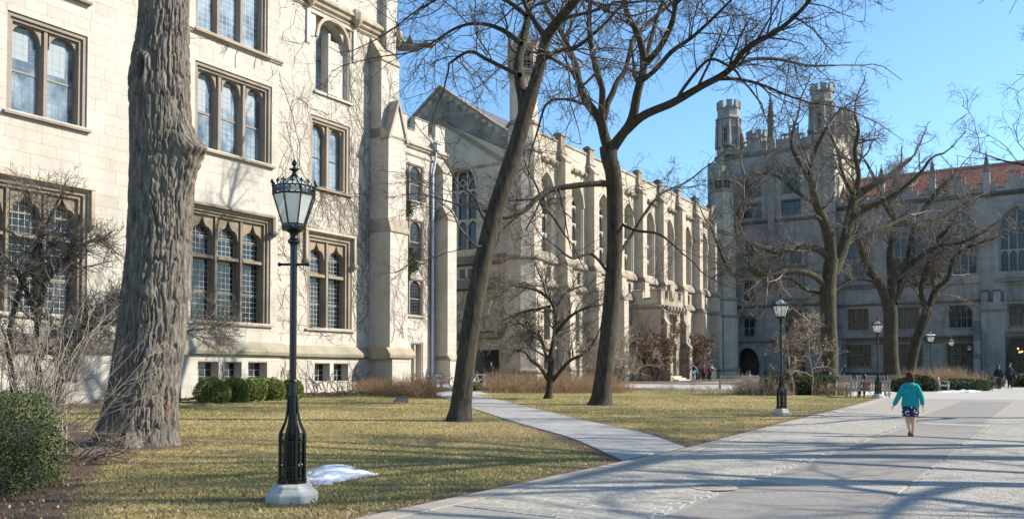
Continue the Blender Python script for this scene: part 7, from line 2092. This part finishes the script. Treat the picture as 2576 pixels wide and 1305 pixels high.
vines(near, 0, 28.6, 38.0, 3.1, 20.2, 44, 9, .009, H_right, (3, 8), y=WY - .005, loc=L0, bz=14)
vines(near, 0, 28.6, 35.8, .7, 2.45, 60, 2, .014, H_right, (1.2, 2.2), y=WY - .125, loc=L0, bz=.2, lv=1)
vines(near, 0, 35.97, 37.43, 3.2, 14.3, 16, 3, .010, (), (4, 9), y=WY - 1.46, loc=L0)
vines(near, 0, 35.97, 37.43, 14.8, 18.6, 8, 4, .010, (), (3, 5), y=WY - .79, loc=L0)
vines(near, 0, 23.4, 28.4, 15.2, 17.2, 5, 5, .012, H_bay, (2, 4), y=BY - .005, loc=L0, bz=.8)
vines(near, 0, 24, 28.5, .7, 2.45, 14, 6, .012, H_bay, (1.2, 2.0), y=BY - .125, loc=L0, bz=.2, lv=1)
vines(near, 0, 28.7, 36, 17, 24, 10, 7, .012, H_right, (4, 8), y=WY - .005, loc=L0)
vines(wing, 0, 46, 56.5, 1, 20, 44, 8, .012, H_w, (4, 10), y=QY - .006, loc=LW)
vines(ch, 0, -50, -38.5, 1.0, 10.5, 60, 11, .014, (), (3, 8), y=GX - .01, rz=-PI / 2, loc=LC)
vines(ch, 0, 62.5, 84, 1.0, 11.5, 90, 12, .013, low, (3, 7), y=CY - .01, loc=LC)
vines(ch, 0, -37.4, -34.4, 1, 8, 14, 13, .014, (), (3, 6), y=px0 - .012, rz=-PI / 2, loc=LC)
def ivy(root, blobs, n, seed, y, loc):
    rs = np.random.default_rng(seed); P = []
    for (x, z, rx, rz_) in blobs:
        k = n // len(blobs); a = rs.random(k) * 2 * PI; q = np.sqrt(rs.random(k)) * (.7 + .5 * rs.random(k))
        P.append(np.stack([x + np.cos(a) * q * rx, np.full(k, y) - .03 - .14 * rs.random(k) * (1 - q * .6), z + np.sin(a) * q * rz_], 1))
    P = np.vstack(P); v, qd = leaves_np(P, .10, rs, .8, np.array([[0, -1., 0]]), .7)
    o = link('ivy', np_mesh('ivy', v, qd, M_['ivy'], {'tint': ('FACE', rs.random(len(qd)))}), None, root, loc=loc); o['kind'] = 'stuff'; o['label'] = 'patch of green ivy'
def wz(x, y): return zz(x, y)
iv = [wz(1012, 470), wz(1016, 510), wz(1022, 525), wz(1028, 655), wz(1022, 640), wz(1032, 668), wz(1020, 690)]
ivy(wing, [(iv[0][0], iv[0][1], .35, 1.5), (iv[1][0], iv[1][1], .7, .9), (iv[2][0], iv[2][1], .7, .7), (iv[3][0], iv[3][1], 1.0, .8), (iv[4][0], iv[4][1], .8, .9), (iv[5][0], iv[5][1], .9, .7), (iv[6][0], iv[6][1], .5, .7)], 5200, 4, QY, LW)
# ------------------------------------------------------------------ people
SK = (.55, .36, .28)
def cloth(name, col, var=None, sc=30): 
    return mat_simple(name, col, .85, bump=(60, .25), var=(sc, var) if var else None, Specular_IOR_Level=.2)
M_['skin'] = mat_simple('skin', (.60, .37, .28), .55)
M_['hair'] = mat_simple('dark brown hair', (.04, .017, .010), .75, bump=(60, .6), var=(40, (.09, .04, .022)), Specular_IOR_Level=.12)
M_['hairblack'] = mat_simple('black hair', (.01, .009, .009), .5)
M_['teal'] = cloth('teal fleece', (.01, .30, .31), (.012, .24, .26), 12)
M_['denim'] = cloth('faded denim', (.22, .33, .48), (.30, .42, .56))
M_['darkcloth'] = cloth('black cloth', (.012, .013, .018), (.022, .022, .028))
M_['navy'] = cloth('dark navy cloth', (.02, .03, .055))
M_['greyc'] = cloth('dark grey cloth', (.035, .038, .045))
M_['maroon'] = cloth('maroon cloth', (.20, .02, .045), (.13, .015, .03))
M_['brownc'] = cloth('brown cloth', (.06, .035, .02))
M_['shoe'] = mat_simple('tan shoe leather', (.22, .13, .06), .5)
M_['white'] = mat_simple('white rubber', (.6, .6, .6), .6)
n = N('floral skirt'); v = n.n('TexVoronoi', i_Scale=15.0); tc = n.n('TexCoord'); n.t.links.new(tc.outputs['Object'], v.inputs['Vector'])
nz2 = n.noise(34, 3, .6, tc.outputs['Object'])
M_['floral'] = n.done(n.mix(n.ramp(n.math('ADD', v.outputs['Distance'], n.math('MULTIPLY', nz2, .45)), [(.44, 1), (.52, 0)]), (.014, .015, .05), (.80, .78, .76)), .85)
n = N('blue and white striped knit'); tc = n.n('TexCoord'); sx = n.n('SeparateXYZ'); n.t.links.new(tc.outputs['Object'], sx.inputs[0])
w_ = n.math('FRACT', n.math('MULTIPLY', sx.outputs[2], 9.0))
M_['stripes'] = n.done(n.mix(n.math('GREATER_THAN', w_, .55), (.02, .07, .22), (.42, .55, .68)), .9)

def skin_mesh(name, joints, edges, parent, mat, sub=2, root=0, smooth=True):
    me = bpy.data.meshes.new(name); me.from_pydata([j[:3] for j in joints], edges, []); me.materials.append(mat)
    bm = bmesh.new(); bm.from_mesh(me); lay = bm.verts.layers.skin.verify()
    bm.verts.ensure_lookup_table()
    for i, j in enumerate(joints):
        r = j[3]; bm.verts[i][lay].radius = (r, j[4] if len(j) > 4 else r)
        if i == root: bm.verts[i][lay].use_root = True
    bm.to_mesh(me); bm.free()
    o = link(name, me, None, parent)
    s = o.modifiers.new('skin', 'SKIN'); s.use_smooth_shade = smooth; s.branch_smoothing = .6
    b = o.modifiers.new('sub', 'SUBSURF'); b.levels = sub; b.render_levels = sub
    return o
def ellip(m, c, r, M=None):
    m.add([(c[0] + v[0] * r[0], c[1] + v[1] * r[1], c[2] + v[2] * r[2]) for v in SPH3[0]], SPH3[1])
def sph3():
    bm = bmesh.new(); bmesh.ops.create_icosphere(bm, subdivisions=3, radius=1)
    r = ([tuple(v.co) for v in bm.verts], [tuple(v.index for v in f.verts) for f in bm.faces]); bm.free(); return r
SPH3 = sph3()
def person(label, X, Y, H, face, pose, top, bottom, hair='hairblack', skirt=None, coat=0, hairlen=0, shoe='darkcloth', stout=1.0, extra=None, group=None, hood=False, z=None):
    """face: heading of the person's front (0 = away from the viewer, +Y). pose: joint positions for H = 1 in a frame where +y is forwards"""
    r = thing('person', label, 'person', (X, Y, gz(X, Y) if z is None else z), face, group)
    s = H; P = {k: Vector(v) * s for k, v in pose.items()}
    w = stout
    # body: one continuous skinned surface from head to feet and fingers
    J = []; E_ = []; ix = {}
    def j(n_, p, rad, rad2=None): ix[n_] = len(J); J.append((p.x, p.y, p.z, rad * s, (rad2 or rad) * s)); return ix[n_]
    def e(a, b): E_.append((ix[a], ix[b]))
    j('pelvis', P['pelvis'], .085 * w, .062 * w); j('waist', P['pelvis'].lerp(P['chest'], .45), .075 * w, .055 * w); j('chest', P['chest'], .088 * w, .062 * w); j('neckb', P['neck'], .038, .036); j('jaw', P['neck'].lerp(P['head'], .55), .032, .036)
    j('head', P['head'], .045, .054); j('crown', P['head'] + Vector((0, 0, .045 * s)), .038, .046)
    e('pelvis', 'waist'); e('waist', 'chest'); e('chest', 'neckb'); e('neckb', 'jaw'); e('jaw', 'head'); e('head', 'crown')
    for sd in ('L', 'R'):
        j('sh' + sd, P['sh' + sd], .036 * w); j('el' + sd, P['el' + sd], .026 * w); j('wr' + sd, P['wr' + sd], .016); e('chest', 'sh' + sd); e('sh' + sd, 'el' + sd); e('el' + sd, 'wr' + sd)
        j('hip' + sd, P['hip' + sd], .058 * w); j('kn' + sd, P['kn' + sd], .036 * w); j('cf' + sd, P['kn' + sd].lerp(P['an' + sd], .3), .037 * w); j('an' + sd, P['an' + sd], .020); j('toe' + sd, P['toe' + sd], .017)
        e('pelvis', 'hip' + sd); e('hip' + sd, 'kn' + sd); e('kn' + sd, 'cf' + sd); e('cf' + sd, 'an' + sd); e('an' + sd, 'toe' + sd)
        # palm and fingers
        wv = P['wr' + sd]; d = (wv - P['el' + sd]).normalized(); side = d.cross(Vector((1, 0, 0))); 
        if side.length < .1: side = Vector((0, 1, 0))
        side.normalize(); inn = Vector((1 if sd == 'L' else -1, 0, 0))
        j('pm' + sd, wv + d * .035 * s, .015, .010); e('wr' + sd, 'pm' + sd)
        for f in range(4):
            o_ = (f - 1.5) * .011 * s; l_ = (.028, .034, .032, .024)[f] * s
            a = wv + d * .052 * s + side * o_; b_ = a + d * l_ * .6 + inn * .003 * s; c_ = b_ + d * l_ * .55 + inn * .012 * s
            j(f'f{sd}{f}a', a, .0056); j(f'f{sd}{f}b', b_, .005); j(f'f{sd}{f}c', c_, .0042); e('pm' + sd, f'f{sd}{f}a'); e(f'f{sd}{f}a', f'f{sd}{f}b'); e(f'f{sd}{f}b', f'f{sd}{f}c')
        a = wv + d * .02 * s - side * .016 * s; b_ = a + d * .022 * s - side * .012 * s; j(f't{sd}a', a, .006); j(f't{sd}b', b_, .005); e('pm' + sd, f't{sd}a'); e(f't{sd}a', f't{sd}b')
    body = skin_mesh('body', J, E_, r, M_['skin'])
    # face
    hc = P['head']; m = MB(); ellip(m, (hc.x, hc.y + .052 * s, hc.z - .006 * s), (.008 * s, .014 * s, .014 * s)); 
    for sx_ in (-1, 1): ellip(m, (hc.x + sx_ * .044 * s, hc.y, hc.z - .002 * s), (.006 * s, .012 * s, .017 * s))
    link('ears_and_nose', m.mesh('ears_and_nose', M_['skin'], True), None, body)['kind'] = 'stuff'
    m = MB()
    for sx_ in (-1, 1): ellip(m, (hc.x + sx_ * .018 * s, hc.y + .045 * s, hc.z + .006 * s), (.006 * s, .005 * s, .004 * s))
    link('eyes', m.mesh('eyes', M_['hairblack'], True), None, body)['kind'] = 'stuff'
    m = MB(); ellip(m, (hc.x, hc.y + .046 * s, hc.z - .034 * s), (.014 * s, .004 * s, .004 * s)); link('mouth', m.mesh('mouth', M_['maroon'], True), None, body)
    # hair
    m = MB(); ellip(m, (hc.x, hc.y - .012 * s, hc.z + .020 * s), (.058 * s, .060 * s, .062 * s) if not hairlen else (.061 * s, .063 * s, .063 * s))
    if hairlen: 
        ellip(m, (hc.x, hc.y - .024 * s, hc.z - .02 * s), (.066 * s, .050 * s, .058 * s + hairlen * .35 * s)); ellip(m, (hc.x, hc.y - .034 * s, hc.z - .045 * s - hairlen * .5 * s), (.066 * s, .040 * s, .03 * s + hairlen * .5 * s))
    m.build('hair', M_[hair], r, smooth=True)
    # garments as looser skins
    zh = P['pelvis'].z - (coat or .035) * s; zn = P['neck'].z + .012 * s; n_ = 20
    def axis(z):
        pts_ = [P['pelvis'], P['chest'], P['neck']]
        if z <= pts_[0].z: return pts_[0]
        for p_, q_ in zip(pts_[:-1], pts_[1:]):
            if z <= q_.z: return p_.lerp(q_, (z - p_.z) / max(q_.z - p_.z, 1e-4))
        return pts_[-1]
    zc_, zs_ = P['chest'].z, P['shL'].z
    rings = [(zh, .098 + coat * .12, .75), (zh + .002 * s, .104 + coat * .12, .75), (P['pelvis'].z + .02 * s, .104, .76), (P['pelvis'].z * .55 + zc_ * .45, .091, .76), (P['pelvis'].z * .25 + zc_ * .75, .096, .74), (zc_, .103, .70), (zs_ - .012 * s, .102, .62), (zs_ + .014 * s, .085, .58), (zs_ + .034 * s, .058, .70), (zn, .042, .95)]
    m = MB(); vs = []
    for i, (z_, q, dr_) in enumerate(rings):
        c_ = axis(z_)
        for k in range(n_):
            a_ = 2 * PI * k / n_; f_ = 1 + .018 * math.sin(a_ * 5 + i * 1.7) * (1 if i < 6 else 0); ww = w if i < 7 else 1 + (w - 1) * .5
            vs.append((c_.x + q * ww * s * f_ * math.cos(a_), c_.y + q * ww * dr_ * s * f_ * math.sin(a_), z_))
    nr = len(rings)
    m.add(vs, [(jj * n_ + k, jj * n_ + (k + 1) % n_, (jj + 1) * n_ + (k + 1) % n_, (jj + 1) * n_ + k) for jj in range(nr - 1) for k in range(n_)] + [tuple(range(n_ - 1, -1, -1))])
    jk = m.build('coat' if coat > .065 else 'jacket', M_[top], r, smooth=True)
    sb = jk.modifiers.new('sub', 'SUBSURF'); sb.levels = 1; sb.render_levels = 1
    for sd in ('L', 'R'):
        c_ = axis(P['sh' + sd].z); st_ = c_.lerp(P['sh' + sd], .75)
        skin_mesh('sleeve', [(*st_, .043 * w * s), (*P['sh' + sd], .045 * w * s), (*(P['sh' + sd].lerp(P['el' + sd], .5)), .040 * w * s), (*P['el' + sd], .036 * w * s), (*(P['el' + sd].lerp(P['wr' + sd], .97)), .026 * w * s)], [(0, 1), (1, 2), (2, 3), (3, 4)], r, M_[top])
    if skirt:
        z1 = P['pelvis'].z + .01 * s; z0 = P['pelvis'].z - .20 * s; m = MB(); c = P['pelvis']; n_ = 20; vs = []
        for i, (u, q) in enumerate(((0, .088), (.35, .098), (.7, .099), (1, .096))):
            for k in range(n_):
                a = 2 * PI * k / n_; f_ = 1 + .03 * math.sin(a * 6) * u
                vs.append((c.x + q * w * s * f_ * math.cos(a), c.y + q * .82 * w * s * f_ * math.sin(a), z1 + (z0 - z1) * u))
        m.add(vs, [(jj * n_ + k, jj * n_ + (k + 1) % n_, (jj + 1) * n_ + (k + 1) % n_, (jj + 1) * n_ + k) for jj in range(3) for k in range(n_)])
        m.build('skirt', M_[skirt], r, smooth=True)
    else:
        g = [(*P['pelvis'], .098 * w * s, .075 * w * s)]; ge = []
        for sd in ('L', 'R'):
            k = len(g); g += [(*P['hip' + sd], .068 * w * s), (*P['kn' + sd], .047 * w * s), (*(P['kn' + sd].lerp(P['an' + sd], .92)), .034 * w * s)]; ge += [(0, k), (k, k + 1), (k + 1, k + 2)]
        skin_mesh('trousers', g, ge, r, M_[bottom])
    for sd in ('L', 'R'):
        m = MB(); a, t = P['an' + sd], P['toe' + sd]; mid = a.lerp(t, .5); d = (t - a); yaw = math.atan2(d.y, d.x); pit = math.asin(max(-1, min(1, (a.z - t.z - .028 * s) / max(d.length, 1e-3))))
        Mx = Matrix.Translation(mid + Vector((0, 0, -.012 * s))) @ Matrix.Rotation(yaw, 4, 'Z') @ Matrix.Rotation(pit, 4, 'Y')
        vs = [tuple(Mx @ Vector((v[0] * .082 * s, v[1] * .028 * s, max(v[2], -.6) * .026 * s))) for v in SPH3[0]]; m.add(vs, SPH3[1]); m.build('shoe', M_[shoe], r, smooth=True)
    if hood:
        m = MB(); c = P['neck'] + Vector((0, -.055 * s, -.035 * s)); n_ = 16; vs = []
        for i, (q, dz, dy) in enumerate(((.060, .035, .03), (.082, .02, .0), (.078, -.012, -.012), (.05, -.045, -.014), (.005, -.065, -.004))):
            for k in range(n_): a = 2 * PI * k / n_; vs.append((c.x + q * s * math.cos(a), c.y + dy * s + q * .62 * s * math.sin(a), c.z + dz * s))
        m.add(vs, [(jj * n_ + k, jj * n_ + (k + 1) % n_, (jj + 1) * n_ + (k + 1) % n_, (jj + 1) * n_ + k) for jj in range(4) for k in range(n_)]); m.build('hood', M_[top], r, smooth=True)
    if extra: extra(r, P, s)
    return r
def walk_pose(arm=.09, step=.09, out=.045, lean=.0, ph=1, hx=.0):
    return dict(pelvis=(0, 0, .52), chest=(0, .01 + lean, .735), neck=(0, .012 + lean * 1.3, .838), head=(hx, .022 + lean * 1.5, .925),
                shL=(-.088, lean, .785), shR=(.088, lean, .785), elL=(-.125 - out, -arm * .4 * ph, .635), elR=(.125 + out, arm * .2 * ph, .635), wrL=(-.135 - out * 1.9, arm * .6 * ph, .49), wrR=(.135 + out * 1.5, arm * .9 * -ph + .03, .49),
                hipL=(-.05, 0, .49), hipR=(.05, 0, .49), knL=(-.045, step * .55 * ph + .02, .28), knR=(.045, -step * .25 * ph + .02, .28), anL=(-.04, step * ph, .045), anR=(.04, -step * 1.2 * ph, .06 if ph > 0 else .045), toeL=(-.045, step * ph + .10, .016), toeR=(.045, -step * 1.2 * ph + .09, .016))
wl_ = walk_pose(arm=.10, step=.10, out=.055)
wl_.update(wrL=(-.235, .02, .48), elL=(-.165, -.02, .62), elR=(.155, -.01, .62), wrR=(.175, .0, .48), anL=(-.012, .01, .10), toeL=(-.014, .06, .02), knL=(-.035, .06, .285), anR=(.018, .10, .05), toeR=(.02, .20, .016), knR=(.03, .07, .28))
wX = G(2291, 1099)
person('woman in teal hooded fleece and dark floral skirt walking away', wX[0], wX[1], 1.60, -.42, wl_, 'teal', None, hair='hair', skirt='floral', hairlen=.05, coat=.05, shoe='shoe', stout=1.22, hood=True)
a = at(2541, 978, 61.5); b = at(2512, 978, 61.5)
person('tall walker in a dark grey jacket and slim dark trousers coming from the door', a.x, 61.5, 1.82, PI - .25, walk_pose(step=.05, out=.03), 'greyc', 'darkcloth', shoe='white', stout=.95)
person('walker in a thick black coat and grey trousers, left of the tall one', b.x, 61.5, 1.66, PI - .1, walk_pose(step=.05, out=.02, ph=-1), 'darkcloth', 'greyc', hair='hairblack', coat=.07, hairlen=.03, shoe='greyc', stout=1.25)
def pack(mat):
    def f(r, P, s):
        m = MB(); c = P['chest'] + Vector((0, -.10 * s, -.04 * s)); ellip(m, c, (.085 * s, .055 * s, .13 * s)); m.build('backpack', M_[mat], r, smooth=True)
    return f
c = at(1745, 959, 86)
person('man in blue striped top and jeans with dark backpack, walking to the porch', c.x, 86, 1.80, .1, walk_pose(step=.09, out=.05), 'stripes', 'denim', shoe='brownc', extra=pack('darkcloth'))
c = at(1771, 957, 88); person('person in a plum-dark jacket with a brown bag, right of the striped top', c.x, 88, 1.78, .4, walk_pose(step=.05), 'maroon', 'darkcloth', stout=1.05)
c = at(1786, 957, 89); person('person in black beside the waste bin, partly behind others', c.x, 89, 1.66, .8, walk_pose(step=.04), 'darkcloth', 'darkcloth', stout=1.1)
c = at(1235, 956, 63); person('man in a dark open jacket standing among the bicycles', c.x, 63, 1.78, PI + .2, walk_pose(step=.03), 'darkcloth', 'navy', stout=1.05)
c = at(1383, 962, 66); person('man in navy looking at something in his hands, behind the crab tree', c.x, 66, 1.78, PI + 1.2, dict(walk_pose(step=.03), elR=(.15, .0, .64), wrR=(.08, .16, .70), elL=(-.15, 0, .64), wrL=(-.04, .17, .69)), 'navy', 'navy')
sit = dict(pelvis=(0, 0, .30), chest=(0, .03, .505), neck=(0, .06, .60), head=(0, .09, .685), shL=(-.10, .03, .57), shR=(.10, .03, .57), elL=(-.14, .06, .41), elR=(.14, .06, .41), wrL=(-.06, .20, .36), wrR=(.06, .20, .36),
           hipL=(-.05, .02, .29), hipR=(.05, .02, .29), knL=(-.07, .25, .29), knR=(.07, .25, .29), anL=(-.07, .27, .05), anR=(.07, .27, .05), toeL=(-.08, .36, .016), toeR=(.08, .36, .016))
c = at(2176, 985, 46.9)
person('person in maroon with long dark hair sitting on the bench by the third lamp post', c.x, 46.85, 1.68, 0, sit, 'maroon', 'navy', hairlen=.10, z=gz(c.x, 46.9) - .03)
c = at(1889, 960, 64.6); person('long-haired woman in pale clothes sitting left of the hedge', c.x, 64.7, 1.65, 1.2, sit, 'teal' if False else 'stripes', 'greyc', hair='hair', hairlen=.10)
c = at(2124, 950, 84); person('person with a teal backpack passing behind the far benches', c.x, 84, 1.7, -PI / 2 - .2, walk_pose(step=.05), 'darkcloth', 'darkcloth', extra=pack('teal'))
c = at(2392, 955, 70); person('person bending forward among the brown shrubs', c.x, 70, 1.6, 1.0, dict(sit), 'darkcloth', 'darkcloth', hair='hair', hairlen=.06)
